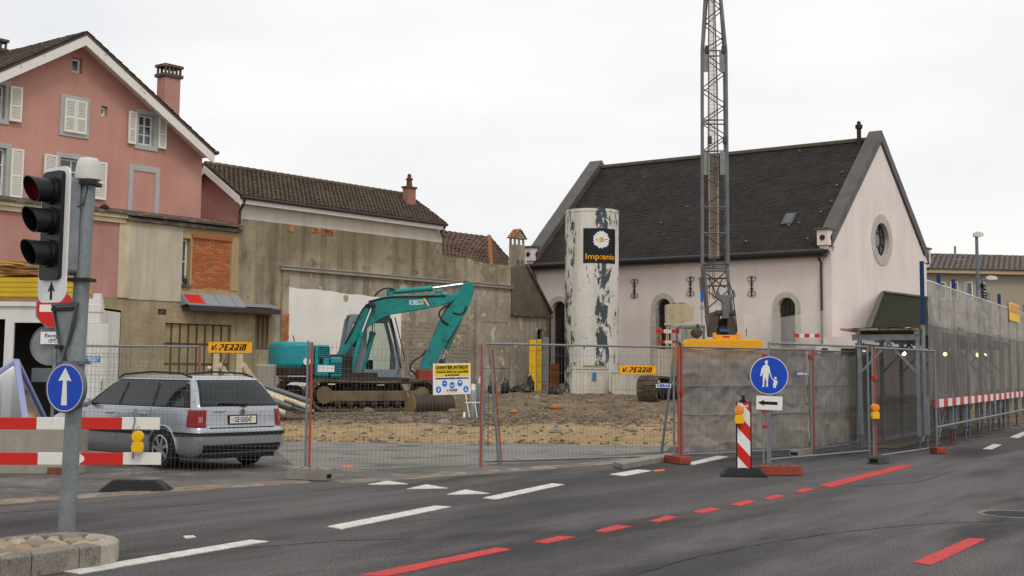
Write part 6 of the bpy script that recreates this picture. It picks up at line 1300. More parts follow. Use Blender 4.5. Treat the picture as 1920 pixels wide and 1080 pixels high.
b = B(); b.plate(arcplan(-2.7, -1.45, 1.2, .5), (), 1.04, 1.3, 'xy'); b.build('counterweight_base', 'machine_dark', ex_, bevel=.04)
b = B(); b.bx(-1.44, -1.2, 1.0, -.98, 1.2, 1.98); b.build('engine_hood', 'teal_house', ex_, bevel=.09, seg=3)
b = B(); b.bx(-.97, -1.2, 1.0, -.6, -.6, 1.62); b.build('tool_box', 'teal_house', ex_, bevel=.06, seg=3)
b = B(); b.bx(-2.3, -1.1, .93, 1.5, 1.15, 1.0); b.build('deck', 'machine_dark', ex_); b = B(); b.bx(-.97, -.55, 1.0, -.2, 1.1, 1.7); b.bx(-.6, -1.1, 1.0, .5, -.5, 1.15); b.build('pump_bay', 'machine_dark', ex_)
for x0, z0, nz_ in ((-1.36, 1.6, 6), (-.95, 1.12, 6)):
    for k in range(nz_): b = B(); b.bx(x0, -1.215, z0 + k * .06, x0 + .35, -1.195, z0 + k * .06 + .022); b.build('vent_slot', 'black_paint', ex_)
b = B(); b.bx(-1.33, -1.212, 1.4, -1.18, -1.2, 1.58); b.build('black_sticker', 'black_paint', ex_); b = B(); b.plate(circ(-1.68, 1.47, .11, 14), (), -1.225, -1.21); b.build('round_emblem', 'sign_white', ex_)
b = B(); b.bx(-1.82, -1.215, 1.32, -1.56, -1.19, 1.62); b.build('emblem_field', 'black_paint', ex_)
b = B(); b.bx(-1.35, -1.225, 1.16, -.85, -1.212, 1.36); b.build('white_label', 'sign_white', ex_)
b = B(); b.cyl((-1.9, .2, 2.0), (-1.97, .2, 2.28), .02, n=6); b.build('exhaust', 'galv_dark', ex_)
# cab: corner posts, roof, glass
kc = set(ex_.children)
cx0, cx1, cy0, cy1, cz0, cz1 = -.1, 1.7, .25, 1.2, 1.0, 2.97; CS = -.28
side = lambda y: [(cx0, cz0), (cx1 + .08, cz0), (cx1, 1.9), (1.42, cz1 - .12), (1.3, cz1), (.2, cz1), (.05, cz1 - .12), (cx0, 1.9)]
hol = [[(.02, 1.95), (.5, 1.95), (.52, 2.72), (.2, 2.72)], [(.62, 1.25), (1.55, 1.25), (1.57, 1.9), (1.33, 2.74), (.64, 2.74)]]
for y in (cy0, cy1): b = B(); b.plate(side(y), hol, y - .035, y + .035); b.build('cab_side', 'cab_grey', ex_, bevel=.02); 
for y in (cy0, cy1):
    for h_ in hol: b = B(); b.plate(h_, (), y - .006, y + .006); b.build('cab_window', 'glass_cab', ex_)
b = B(); b.bx(.1, cy0 - .04, cz1 - .08, 1.38, cy1 + .04, cz1 + .02); b.build('cab_roof', 'cab_grey', ex_, bevel=.05); b = B(); b.bx(cx0, cy0, cz0, cx0 + .06, cy1, 1.95); b.build('cab_rear', 'cab_grey', ex_); b = B(); b.bar((cx1 + .02, cy0, 1.3), (1.38, cy0, cz1 - .1), .07); b.bar((cx1 + .02, cy1, 1.3), (1.38, cy1, cz1 - .1), .07); b.bx(cx1, cy0, cz0, cx1 + .06, cy1, 1.3); b.build('windscreen_frame', 'machine_dark', ex_)
b = B(); b.bx(.3, .5, 1.05, .9, 1.0, 1.55); b.bx(.2, .5, 1.5, .4, 1.0, 2.2); b.build('seat', 'seat_grey', ex_, bevel=.06); b = B(); b.tube([(cx1 - .1, cy0 - .12, 1.1), (cx1 + .14, cy0 - .12, 1.6), (1.5, cy0 - .12, 2.9)], .018, 6); b.build('grab_rail', 'machine_dark', ex_)
for c in ex_.children:
    if c not in kc: c.location.x = -.28
# boom and stick: outlines in the machine's middle plane
def ek(cxp, cyp, y=-.1): return EF.hit(480 + cxp / 3.6, 500 + cyp / 3.6, y)
YBm = -.1
bo = [(545, 600), (580, 622), (625, 562), (700, 462), (760, 402), (830, 358), (900, 326), (970, 314), (1100, 293), (1230, 268), (1300, 248), (1332, 225), (1318, 190), (1235, 182), (1100, 190), (900, 195), (840, 206), (775, 235), (738, 265), (715, 310), (690, 370), (640, 450), (590, 520)]
b = B(); b.plate([ek(*p) for p in bo], (), YBm - .24, YBm + .24); bm_ = b.build('boom', 'teal', ex_, bevel=.03)
sk_ = [(1400, 108), (1440, 100), (1465, 130), (1462, 190), (1425, 285), (1390, 345), (1335, 430), (1265, 540), (1225, 620), (1185, 690), (1105, 692), (1130, 610), (1170, 540), (1212, 430), (1255, 340), (1295, 262), (1335, 190), (1372, 150)]
b = B(); b.plate([ek(*p) for p in sk_], (), YBm - .17, YBm + .17); st_ = b.build('stick', 'teal', ex_, bevel=.025)
def ram(a, m_, c, y, r0, r1, nm, parent=ex_, mt='teal'):
    P0, P1, P2 = [Vector((ek(*q, y)[0], y, ek(*q, y)[1])) for q in (a, m_, c)]; b = B(); b.cyl(P0, P1, r0, n=14); b.cyl(P1 - (P1 - P0).normalized() * .12, P1, r0 * 1.2, n=14); o = b.build(nm, mt, parent, smooth=40); b = B(); b.cyl(P1, P2, r1, n=12); b.build('rod', 'chrome', o, smooth=True); b = B(); b.cyl(P2 + Vector((0, -.12, 0)), P2 + Vector((0, .12, 0)), r0 * 1.1, n=12); b.build('pin', 'machine_dark', o); return o
ram((640, 705), (718, 440), (785, 265), -.42, .085, .045, 'boom_cylinder'); ram((718, 705), (790, 440), (800, 270), .28, .085, .045, 'boom_cylinder')
ram((900, 172), (1190, 146), (1415, 116), -.1, .085, .05, 'stick_cylinder'); ram((1385, 335), (1285, 560), (1255, 640), -.1, .07, .04, 'bucket_cylinder', mt='teal_dirty')
for p0 in ((905, 175), (1235, 182), (1430, 130)): s_, z_ = ek(*p0); b = B(); b.box((s_, YBm, z_), (.2, .3, .2)); b.build('lug', 'teal', bm_, bevel=.03)
for pts, y in ((((800, 200), (840, 160), (890, 145), (935, 155)), -.3), (((1290, 190), (1325, 215), (1310, 250), (1260, 280), (1235, 320), (1265, 370), (1300, 390)), -.3), (((1150, 560), (1120, 600), (1060, 640), (1040, 690), (1080, 730)), -.3), (((760, 235), (900, 205), (1100, 200), (1280, 195)), -.36), (((600, 520), (650, 430), (720, 290), (775, 240)), -.36), (((1330, 310), (1370, 320), (1400, 310), (1420, 270)), -.28)):
    b = B(); b.tube(smp([(ek(*p, y)[0], y, ek(*p, y)[1]) for p in pts]), .03, 6); b.build('hose', 'black_plastic', bm_, smooth=True)
q0, q1 = ek(1035, 245, YBm - .25), ek(1130, 240, YBm - .25)
ta = math.atan2(q1[1] - q0[1], q1[0] - q0[0]); text('KOBELCO', .22, 'sign_white', bm_, XZ((q0[0] + q1[0]) / 2, YBm - .246, (q0[1] + q1[1]) / 2) @ Matrix.Rotation(ta, 4, 'Z'), width=(q1[0] - q0[0]), bold=.004)
for dx, m in ((0, 'sign_yellow'), (.07, 'sign_blue')): x, z = ek(1150, 235, YBm - .25); b = B(); b.plate([(x + dx - .12, z + .1), (x + dx - .05, z + .1), (x + dx + .12, z - .13), (x + dx + .05, z - .13)], (), YBm - .247, YBm - .24); b.build('logo_stripe', m, bm_)
x, z = ek(780, 262, -.42); b = B(); b.cyl((x, -.55, z), (x, .4, z), .09, n=16); b.build('boom_pin', 'machine_dark', bm_)
# coupler and bucket
c0, c1 = ek(1090, 690), ek(1205, 770); b = B(); b.bx(c0[0] - .02, -.35, c1[1] - .02, c1[0] + .05, .2, c0[1]); cp_ = b.build('coupler', 'coupler_red', ex_, bevel=.05)
b = B(); b.plate([(c0[0] - .1, c1[1]), (c1[0] + .1, c1[1]), (c1[0] + .3, c1[1] - .45), (c0[0] - .2, c1[1] - .5)], (), -.4, .3); b.build('bucket_bracket', 'machine_dark', ex_, bevel=.03)
A_ = at(772, 757, 40.5); axb = Vector((.9, .43, 0)).normalized(); ed_ = Vector((-axb.y, axb.x, 0)); lb_ = 1.3
prof = [(.36 * math.cos(R(a)), .36 * math.sin(R(a))) for a in range(-100, 121, 20)] + [(-.55, .2), (-.78, -.36)]
def bw3(u, x, z): return A_ + axb * u - ed_ * x + Vector((0, 0, z))
inv = (Matrix.Translation((EO.x, EO.y, ezg)) @ Matrix.Rotation(EF.ang, 4, 'Z')).inverted()
def ext(name, pr, u0, u1, m, parent, smooth=False):
    k = B(); n = len(pr); k.add([inv @ bw3(u, x, z) for u in (u0, u1) for x, z in pr], [(i, (i + 1) % n, n + (i + 1) % n, n + i) for i in range(n)] + [tuple(range(n))[::-1], tuple(range(n, 2 * n))]); return k.build(name, m, parent, smooth=smooth)
pro = [(-.1, -.36)] + [(.32 * math.cos(R(a)), .32 * math.sin(R(a)) - .04) for a in range(-90, 136, 15)]; inn2 = [(x * .92, z * .92) for x, z in pro[::-1]]
bko = ext('bucket', pro + inn2, 0, lb_, 'bucket', ex_, 40); sidep = [(-.62, -.37)] + pro[1:] + [(-.36, .33)]
for u in (-.02, lb_): ext('bucket_side', sidep, u, u + .03, 'bucket_plate', bko)
ext('cutting_edge', [(-.62, -.37), (-.05, -.37), (-.05, -.33), (-.6, -.33)], 0, lb_, 'bucket_plate', bko)
# ================================================================ crawler crane
CY = 46.5; cb = at(1350, 700, CY); czg = .5; KF = Frame(cb.x, cb.y, 1, 0, 0)
cr = thing('crawler_crane', 'grey lattice mast crawler crane with yellow counterweight standing before the church', 'crane', (cb.x, cb.y, 0), 0)
def kp(px, py, y=0.0): x, z = KF.hit(px, py, y); return Vector((x, y, z))
a, c = kp(1283, 636, -1.2), kp(1431, 662, -1.2); e = .12
b = B(); b.plate([(a.x, c.z - .35), (c.x, c.z - .35), (c.x, a.z - e), (c.x - e, a.z), (a.x + e, a.z), (a.x, a.z - e)], (), -1.2, -.3); b.build('counterweight', 'crane_yellow', cr, bevel=.02)
b = B(); b.bx(a.x + .1, -.3, 1.2, c.x - .1, 3.2, a.z - .15); b.build('upper_body', 'crane_yellow', cr, bevel=.04)
p0, p1 = kp(1338, 633, -.9), kp(1385, 629, -.9); b = B(); b.bx(p0.x, -1.0, p0.z - .05, p1.x, -.8, p0.z + .09)
for x in (p0.x + .03, p1.x - .03): b.bx(x - .05, -1.03, p0.z - .02, x + .05, -.77, p0.z + .16)
b.build('lifting_beam', 'crane_yellow', cr, bevel=.01); b = B(); b.bx((p0.x + p1.x) / 2 - .13, -1.004, p0.z + .0, (p0.x + p1.x) / 2 + .1, -1.0, p0.z + .06); b.build('red_label', 'sign_red', cr)
q = kp(1396, 634, -.9); b = B(); b.tube([(q.x + .06 * math.cos(t), -.9, q.z + .03 + .07 * math.sin(t)) for t in [R(30 * i) for i in range(13)]], .018, 6); b.build('lifting_eye', 'crane_yellow', cr)
q = kp(1402, 616, -.9); b = B(); b.cyl((q.x, -.6, q.z - .3), (q.x, -.6, q.z), .02, n=6); b.build('exhaust_stub', 'rust', cr)
# cab and muffler
a, c = kp(1276, 613, .8), kp(1316, 660, .8); b = B(); fwx = .05
for x in (a.x, c.x):
    for y in (.3, 1.9): b.bar((x, y, c.z - .6), (x, y, a.z), .07)
b.bx(a.x - .04, .26, a.z - .04, c.x + .04, 1.94, a.z + .05); b.bx(a.x, .3, c.z - .7, c.x, 1.9, c.z - .3); cbn = b.build('cab', 'cab_grey', cr, bevel=.01); [B().bx(a.x + .03, y_, c.z - .3, c.x - .03, y_ + .01, a.z - .05).build('cab_glass', 'glass_cab', cbn) for y_ in (.32, 1.87)]
q = kp(1308, 624, -.2); b = B(); b.lathe([(.1, -.35), (.16, -.3), (.17, .3), (.1, .4)], 16, (q.x, 0, q.z), 'y'); b.lathe([(.05, .1), (.055, .3), (.03, .3)], 10, (q.x + .02, -.1, q.z)); b.build('muffler', 'crane_dark', cr, smooth=40)
q = kp(1277, 648, -.3); b = B(); b.box((q.x - .02, -.3, q.z), (.12, .06, .22)); b.build('side_mirror', 'black_plastic', cr, bevel=.02)
# crawler track seen at its rear end
def move_children(parent, k0, loc, rz):
    for c in parent.children:
        if c not in k0: c.location = loc; c.rotation_euler = (0, 0, rz)
q = kp(1262, 725, -.6)
for dx, lab in ((0, ''), (2.6, '')):
    k0 = set(cr.children); track(cr, 0, 2.0, .4, .7, 'track_mud', 'machine_dark'); move_children(cr, k0, (q.x + .1 + dx, .4, czg + .02), R(62))
b = B(); b.bx(-1.0, -.2, .75, 1.2, 2.6, 1.25); b.build('undercarriage', 'machine_dark', cr)
# lattice mast
LEV = [(500, 1317, 1365), (95, 1316.5, 1361), (-70, 1326, 1345)]
def mast_w(py):
    for (y0, l0, r0), (y1, l1, r1) in zip(LEV, LEV[1:]):
        if y1 <= py <= y0: t = (py - y0) / (y1 - y0); return l0 + (l1 - l0) * t, r0 + (r1 - r0) * t
    return LEV[-1][1:]
def corner(py, k, YC=.6):        # k: 0 front-left 1 front-right 2 back-right 3 back-left ; mast leans gently away
    l, r = mast_w(py); yy = YC + (500 - py) / 570 * .9; L_, R_ = kp(l, py, yy), kp(r, py, yy); w = R_.x - L_.x; p = [L_, R_, R_, L_][k].copy()
    if k >= 2: p.y += w * .95; p.x += (.08 if k == 2 else .12)
    return p
def mast_part(name, m, segs, r, n=6, parent=cr):
    for s_, e_ in segs: b = B(); b.cyl(s_, e_, r, n=n); b.build(name, m, parent)
ys = [500, 437, 388, 330, 283, 225, 165, 95, 40, -15, -70]
for k in range(4): b = B(); b.tube([corner(y, k) for y in ys], .062, 8); b.build('mast_chord', 'crane_grey', cr, smooth=40)
br_ = []
yb = [500, 470, 437, 410, 388, 358, 330, 305, 283, 254, 225, 195, 165, 130, 95, 68, 40, 13, -15, -42, -70]
for i in range(len(yb) - 1):
    s0, s1 = (0, 1) if i % 2 == 0 else (1, 0)
    br_ += [(corner(yb[i], s0), corner(yb[i + 1], s1)), (corner(yb[i], 3 - s0), corner(yb[i + 1], 3 - s1)), (corner(yb[i], 0 if s0 == 0 else 3), corner(yb[i + 1], 3 if s0 == 0 else 0)), (corner(yb[i], 1 if s0 == 0 else 2), corner(yb[i + 1], 2 if s0 == 0 else 1))]
mast_part('lattice_brace', 'crane_dark', br_, .02, 5)
mast_part('lattice_strut', 'crane_grey', [(corner(y, i), corner(y, (i + 1) % 4)) for y in (500, 388, 283, 95, 437, 225) for i in range(4)], .028, 6)
# rack ladder up the middle
lx = lambda py, s_: (corner(py, 0) * (.5 - s_) + corner(py, 1) * (.5 + s_)) + Vector((0, .42, 0))
b = B()
for s_ in (-.16, .2): b.tube([lx(y, s_) for y in (482, 330, 160, 0, -60)], .03, 6)
b.build('ladder_rail', 'ladder', cr)['kind'] = 'stuff'
b = B(); n = 210
for i in range(n): py = 482 - 540 * i / n; b.bar(lx(py, -.16), lx(py, .2), .022, .02)
b.build('ladder_rungs', 'ladder', cr)['kind'] = 'stuff'
for y0, y1 in ((97, 135), (285, 328)):
    for s0, s1 in ((-.47, -.2), (.22, .46)):
        f_ = lambda py, s_: corner(py, 0) * (.5 - s_) + corner(py, 1) * (.5 + s_) + Vector((0, -.02, 0)); b = B(); b.add([f_(y1, s0), f_(y1, s1), f_(y0, s1), f_(y0, s0)] + [p + Vector((0, .03, 0)) for p in (f_(y1, s0), f_(y1, s1), f_(y0, s1), f_(y0, s0))], [(0, 1, 2, 3), (7, 6, 5, 4), (0, 4, 5, 1), (1, 5, 6, 2), (2, 6, 7, 3), (3, 7, 4, 0)]); b.build('guard_plate', 'crane_plate', cr)
for py, s_ in ((92, -.3), (92, .4), (262, -.2), (262, .42)):
    q = corner(py, 0) * (.5 - s_) + corner(py, 1) * (.5 + s_); b = B(); b.bx(q.x - .07, q.y - .1, q.z - .16, q.x + .07, q.y + .06, q.z + .12); b.build('joint_block', 'crane_dark', cr, bevel=.02)
# ropes
for s_, m in ((-.28, 'crane_dark'), (.0, 'crane_dark'), (.12, 'crane_dark')): b = B(); b.tube([lx(y, s_) + Vector((0, -.45, 0)) for y in (560, 300, 0, -60)], .012, 5); b.build('rope', m, cr)
# mast foot: inclined legs, cross tubes, hinge
ft = [((1317, 500), (1322, 560), (1330, 630)), ((1364, 500), (1368, 560), (1380, 630))]
for pts in ft: b = B(); b.tube([kp(x, y, .5) for x, y in pts], [.055, .06, .075], 8); b.build('mast_leg', 'crane_grey', cr, smooth=40)
for pts in (((1321, 505), (1328, 600)), ((1362, 505), (1377, 615)), ((1313, 520), (1317, 560))): b = B(); b.tube([kp(x, y, .2) for x, y in pts], .055, 8); b.build('stay_tube', 'crane_grey', cr)
for y0, m in ((496, 'crane_dark'), (507, 'crane_grey'), (522, 'crane_dark'), (536, 'crane_dark')): b = B(); b.cyl(kp(1318, y0, .45), kp(1367, y0, .45), .045 if m == 'crane_grey' else .03, n=8); b.build('cross_tube', m, cr)
for q0, q1 in (((1320, 510), (1360, 540)), ((1360, 510), (1322, 545)), ((1325, 545), (1365, 575)), ((1365, 545), (1325, 580)), ((1330, 520), (1345, 560)), ((1355, 520), (1340, 560))): b = B(); b.cyl(kp(*q0, .8), kp(*q1, .8), .022, n=5); b.build('lattice_brace', 'crane_dark', cr)
b = B(); q = kp(1346, 562, 1.0)
for i in range(9): b.bx(q.x - .14, .98, q.z + i * .05 - .2, q.x + .12, 1.0, q.z + i * .05 - .175)
b.build('ladder_rungs', 'sign_white', cr)['kind'] = 'stuff'
pgl = [(1337, 630), (1352, 588), (1350, 560), (1336, 575), (1326, 632)]; b = B()
for pg, nm in (([(1327, 632), (1334, 600), (1348, 585), (1342, 632)], 0), ([(1362, 632), (1363, 585), (1376, 597), (1382, 632)], 1), ([(1342, 632), (1348, 612), (1362, 612), (1363, 632)], 2)):
    b = B(); b.plate([(kp(x, y, -.2).x, kp(x, y, -.2).z) for x, y in pg], (), -.35, -.1 + .15 * (nm == 2)); b.build('foot_bracket', 'crane_dark' if nm < 2 else 'machine_dark', cr, bevel=.02)
b = B(); b.plate([(kp(x, y, .1).x, kp(x, y, .1).z) for x, y in ((1322, 590), (1345, 582), (1352, 592), (1340, 630), (1328, 632))], (), .1, .25); b.build('foot_plate', 'crane_grey', cr, bevel=.02)
b = B(); b.cyl(kp(1342, 587, -.3), kp(1378, 587, -.3), .1, n=14); b.build('hinge_pin', 'crane_dark', cr, smooth=40)
b = B(); b.plate([(kp(x, y, -.4).x, kp(x, y, -.4).z) for x, y in ((1341, 558), (1345, 540), (1350, 553), (1373, 553), (1376, 542), (1379, 556), (1368, 565), (1366, 598), (1354, 598), (1353, 566))], (), -.5, -.3); b.build('yoke', 'crane_grey', cr, bevel=.03)
b = B(); q = kp(1359, 607, -.25); b.lathe([(.1, -.12), (.21, -.1), (.21, .1), (.1, .12)], 20, (q.x, -.05, q.z), 'y'); b.build('winch_drum', 'machine_dark', cr, smooth=40)
b = B(); a, c = kp(1350, 617, -.4), kp(1368, 622, -.4); b.bx(a.x, -.45, c.z, c.x, -.4, a.z); b.build('blue_guard', 'blue_strap', cr)
b = B(); b.tube([kp(1366, 530, -.4), kp(1373, 545, -.4), kp(1380, 600, -.4), kp(1382, 622, -.4)], .02, 6); b.build('hose', 'black_plastic', cr)
for pa, pb2, w, m in (((1316, 545), (1316, 566), .09, 'blue_strap'), ((1316, 566), (1316, 612), .025, 'galv_dark'), ((1315, 500), (1316, 545), .03, 'crane_dark')): b = B(); b.bar(kp(*pa, -.1), kp(*pb2, -.1), w); b.build('sling' if m != 'galv_dark' else 'chain', m, cr)
b = B(); q = kp(1316, 577, -.1); b.tube([(q.x + .05 * math.cos(t), -.1, q.z + .08 * math.sin(t)) for t in [R(30 * i) for i in range(13)]], .016, 6); b.build('shackle', 'galv', cr)
# ================================================================ covered walkway and sheeted hoarding on the right
hp = gnd(1748, 846); HF = Frame(hp.x, hp.y, .458, .889); HL = 26.0
ho = thing('hoarding', 'tall scaffold hoarding sheeted in grey netting along the road on the right', 'hoarding', hp, HF.ang)
Hh = lambda px, py, y=0.0: HF.hit(px, py, y)
zt = Hh(1746, 527)[1]; zs = Hh(1746, 610)[1]; zb0 = Hh(1766, 748)[1]; zb1 = Hh(1766, 763)[1]; zrl = Hh(1764, 799)[1]
def net(name, z0, z1, m, seed, y=.02):
    b = B(); b.grid(lambda u, v: (.02 + HL * u, y + .03 * MN.noise(Vector((u * 40 + seed, v * 2.5, 0))) + .02 * MN.noise(Vector((u * 120 + seed, v * 5, 4))) + .02 * MN.noise(Vector((u * 300, v * 1.2, seed))), z0 + (z1 - z0) * v + (.03 * math.sin(u * HL * 3.14) ** 2 if v == 5 else 0)), 200, 16); return b.build(name, m, ho, smooth=True, fix=False)
net('upper_netting', zs, zt, 'sheet_upper', 3); net('lower_netting', zb0 - .12, zs + .08, 'sheet_lower', 9, .035)
b = B(); zmid_ = Hh(1746, 572)[1]; b.tube([(HL * i / 60, .04, zmid_ + .02 * math.sin(i)) for i in range(61)], .012, 5); b.build('seam', 'sheet_lower', ho); b = B(); b.tube([(HL * i / 60, .04, zt - .01 + .008 * abs(math.sin(i * .8))) for i in range(61)], .018, 5); b.build('top_hem', 'sign_white', ho)
for i in range(14):
    x = i * 2.0 + .0; blue = i in (0, 1, 2, 6); top_ = zt + (.22 if i == 0 else .25 if i % 3 else .33)
    if i == 0: top_ = Hh(1742, 492)[1]
    b = B(); b.cyl((x, .13, zb1 - .1 if i else .3), (x, .13, top_), .032 if i else .045, n=8); b.build('upright', 'galv', ho, smooth=True)
    if i in (0, 1, 2, 6): b = B(); b.cyl((x, .13, (zs if i == 0 else zt - .1)), (x, .13, top_ + .02), .046, n=8); b.build('blue_sleeve', 'blue_post', ho)
    b = B(); b.bx(x - .05 + (1.0 if i else 0), .04, .32, x + .05 + (1.0 if i else 0), .15, zb0 + .1); b.build('support_post', 'galv', ho, bevel=.008)
    xx = x + (1.0 if i else 0); b = B(); b.cyl((xx, .09, .03), (xx, .09, .34), .024, n=8); b.bx(xx - .1, -.01, .004, xx + .1, .19, .022); b.build('base_jack', 'rust' if i % 2 else 'galv_dark', ho)
nb_ = int(HL / .55)
for i in range(nb_): x = .3 + i * .55; b = B(); b.bx(x, -.02, zb1, x + .548, .012, zb0); b.build('warning_band', 'rail_red' if i % 2 == 0 else 'rail_white', ho)
b = B(); b.cyl((.25, -.03, zrl), (HL, -.03, zrl), .024, n=8); b.build('bottom_rail', 'galv', ho, smooth=True)
for i in range(8): x = .6 + i * 2; b = B(); b.cyl((x, .3, .15), (x + .5, .2, zb1 + .1), .018, n=6); b.build('brace', 'galv', ho)
a = HF.rect(1893, 566, 1908, 600, -.02); b = B(); b.bx(a[0], -.03, a[1], a[2] + .4, -.005, a[3]); yp = b.build('yellow_notice', 'sign_yellow', ho); b = B(); b.bx(a[0], -.034, a[1] + (a[3] - a[1]) * .45, a[2] + .4, -.03, a[3] - .05); b.build('orange_print', 'lamp_orange', yp)
# walkway roof
wk = thing('covered_walkway', 'galvanised covered pedestrian walkway with plank roof behind the hoarding', 'walkway', hp, HF.ang); WW = 1.45
zr0 = Hh(1744, 640, .2)[1]
for i in range(7):
    for yy in (.25, WW):
        if yy < 1 and i > 0: pass
        x = i * 2.2 + .05; b = B(); b.bx(x - .045, yy - .045, .28, x + .045, yy + .045, zr0); b.build('post', 'galv', wk, bevel=.01); b = B(); b.cyl((x, yy, .02), (x, yy, .3), .024, n=8); b.bx(x - .1, yy - .1, .004, x + .1, yy + .1, .02); b.build('base_jack', 'galv_dark', wk)
    b = B(); b.bx(x - .05, .2, zr0, x + .05, WW + .15, zr0 + .12); b.build('cross_beam', 'galv', wk)
    for y0, y1 in ((.3, .3 + .6), (WW - .05, WW - .65)): b = B(); b.bar((x, y0, zr0 - .65), (x, y1, zr0), .05); b.build('knee_brace', 'galv', wk)
for yy in (.25, WW): b = B(); b.bx(-.1, yy - .05, zr0 + .12, 15, yy + .05, zr0 + .2); b.build('long_beam', 'galv', wk)
for j in range(8): y0 = .2 + j * (WW + .15) / 8; b = B(); b.bx(-.2 + random.uniform(-.06, .03), y0 + .004, zr0 + .2, 15, y0 + (WW + .15) / 8 - .004, zr0 + .245); b.build('plank', 'plank_grey' if j % 3 else 'old_wood', wk)
b = B(); b.grid(lambda u, v: (-.25 + 3.4 * u, .3 + (WW - .2) * v, zr0 + .255 + .03 * MN.noise(Vector((u * 9, v * 5, 2)))), 20, 10); b.build('white_sheet', 'white_plastic', wk, smooth=True, fix=False)
b = B(); b.grid(lambda u, v: (.3 + 15 * u, WW + .15 + .04 * MN.noise(Vector((u * 40, v * 3, 7))), .1 + (zr0 - .15) * v), 80, 8); b.build('inner_netting', 'tarp_dark', wk, smooth=True, fix=False)
b = B(); b.bx(.4, .8, .008, 15, WW + .1, .03); b.build('walk_deck', 'plank_dark', wk)
for px, py, y, k in ((1620, 660, 1.7, 0), (1695, 663, 1.2, 1), (1772, 664, .6, 2), (1833, 666, .6, 3), (1850, 666, .9, 4), (1863, 666, 1.1, 5)):
    x, z = Hh(px, py, y); x = max(.1, min(14.5, x)); lp = thing('bulkhead_lamp', ['lit round bulb at near left corner of the walkway roof', 'lit bulb under walkway roof behind the middle post', 'lit bulb just behind first hoarding post', 'lit bulb glowing through netting, fourth along the walkway', 'lit bulb glowing through netting, fifth along the walkway', 'lit bulb glowing through netting, farthest along the walkway'][k], 'lamp', HF.w(x, y, z), 0, 'walkway lamps')
    b = B(); b.lathe([(.005, -.05), (.035, -.035), (.05, 0), (.035, .035), (.005, .05)], 14); b.build('bulb', 'lamp_glow', lp, smooth=True); b = B(); b.cyl((0, 0, .04), (0, 0, max(.1, zr0 - z)), .012, n=6); b.build('hanger', 'black_plastic', lp)
# ================================================================ container, skylight and concrete wall at the left edge
CT = thing('site_container', 'white site container with open dark doorway at the left edge', 'container', (at(198, 700, 29.5).x, 29.5, .0), 0); TFc = Frame(CT.location.x, 29.5, 1, 0)
tz = TFc.hit(100, 573)[1]; xw = TFc.hit(-90, 700)[0]; d1 = TFc.rect(22, 605, 88, 800); d2 = TFc.rect(-60, 598, 5, 800); xe = TFc.hit(165, 650)[0]
b = B(); b.plate(rc(xw, 0, xe, tz), [rc(d1[0], .12, d1[2] + .5, d1[3]), rc(d2[0], .12, d2[2], d2[3])], 0, .08); b.build('front_frame', 'container_white', CT, bevel=.01)
b = B(); b.bx(xw, .08, tz - .05, xe, 2.4, tz); b.bx(xe - .05, .08, 0, xe, 2.4, tz); b.bx(xw, 2.35, 0, xe, 2.4, tz); b.bx(xw, .08, 0, xe, 2.4, .1); b.build('shell', 'container_white', CT)
b = B(); b.bx(xw, .9, .1, xe - .06, .95, tz - .06); b.build('interior_shade', 'dark_hole', CT)  # near-black sheet: shade inside the open doorways, put into its colour
b = B(); b.bx(xw, -.06, tz - .02, xe, .0, tz + .08); b.build('roof_rail', 'container_white', CT); dd = TFc.rect(162, 607, 201, 800, -.25)
b = B(); b.bx(dd[0], -.3, .12, dd[2], -.25, dd[3]); dr = b.build('open_door', 'container_white', CT, bevel=.01); a = TFc.rect(160, 667, 188, 679, -.31); b = B(); b.bx(a[0], -.306, a[1], a[2], -.301, a[3]); stk = b.build('sticker', 'sticker_blue', dr)
text('PARQUET SA', .07, 'sign_white', stk, XZ((a[0] + a[2]) / 2, -.308, a[1] + (a[3] - a[1]) * .7), width=(a[2] - a[0]) * .85, bold=.002); text('VILLARDS', .07, 'sign_white', stk, XZ((a[0] + a[2]) / 2, -.308, a[1] + (a[3] - a[1]) * .28), width=(a[2] - a[0]) * .6, bold=.002)
b = B(); b.tube([(dd[2] - .08, -.31, 1.0), (dd[2] - .08, -.36, 1.02), (dd[2] - .08, -.36, 1.25), (dd[2] - .08, -.31, 1.27)], .014, 6); b.build('handle', 'galv', dr)
a = TFc.rect(163, 560, 188, 606, -.2); b = B(); b.bx(a[0], -.2, a[1], a[2], .0, a[3]); b.bx(a[0] - .05, -.22, a[1] + .25, a[2] + .02, .02, a[1] + .4); b.bx(a[0] + .12, -.18, a[3], a[2] - .02, -.02, a[3] + .12); b.build('corner_casting', 'container_white', CT)
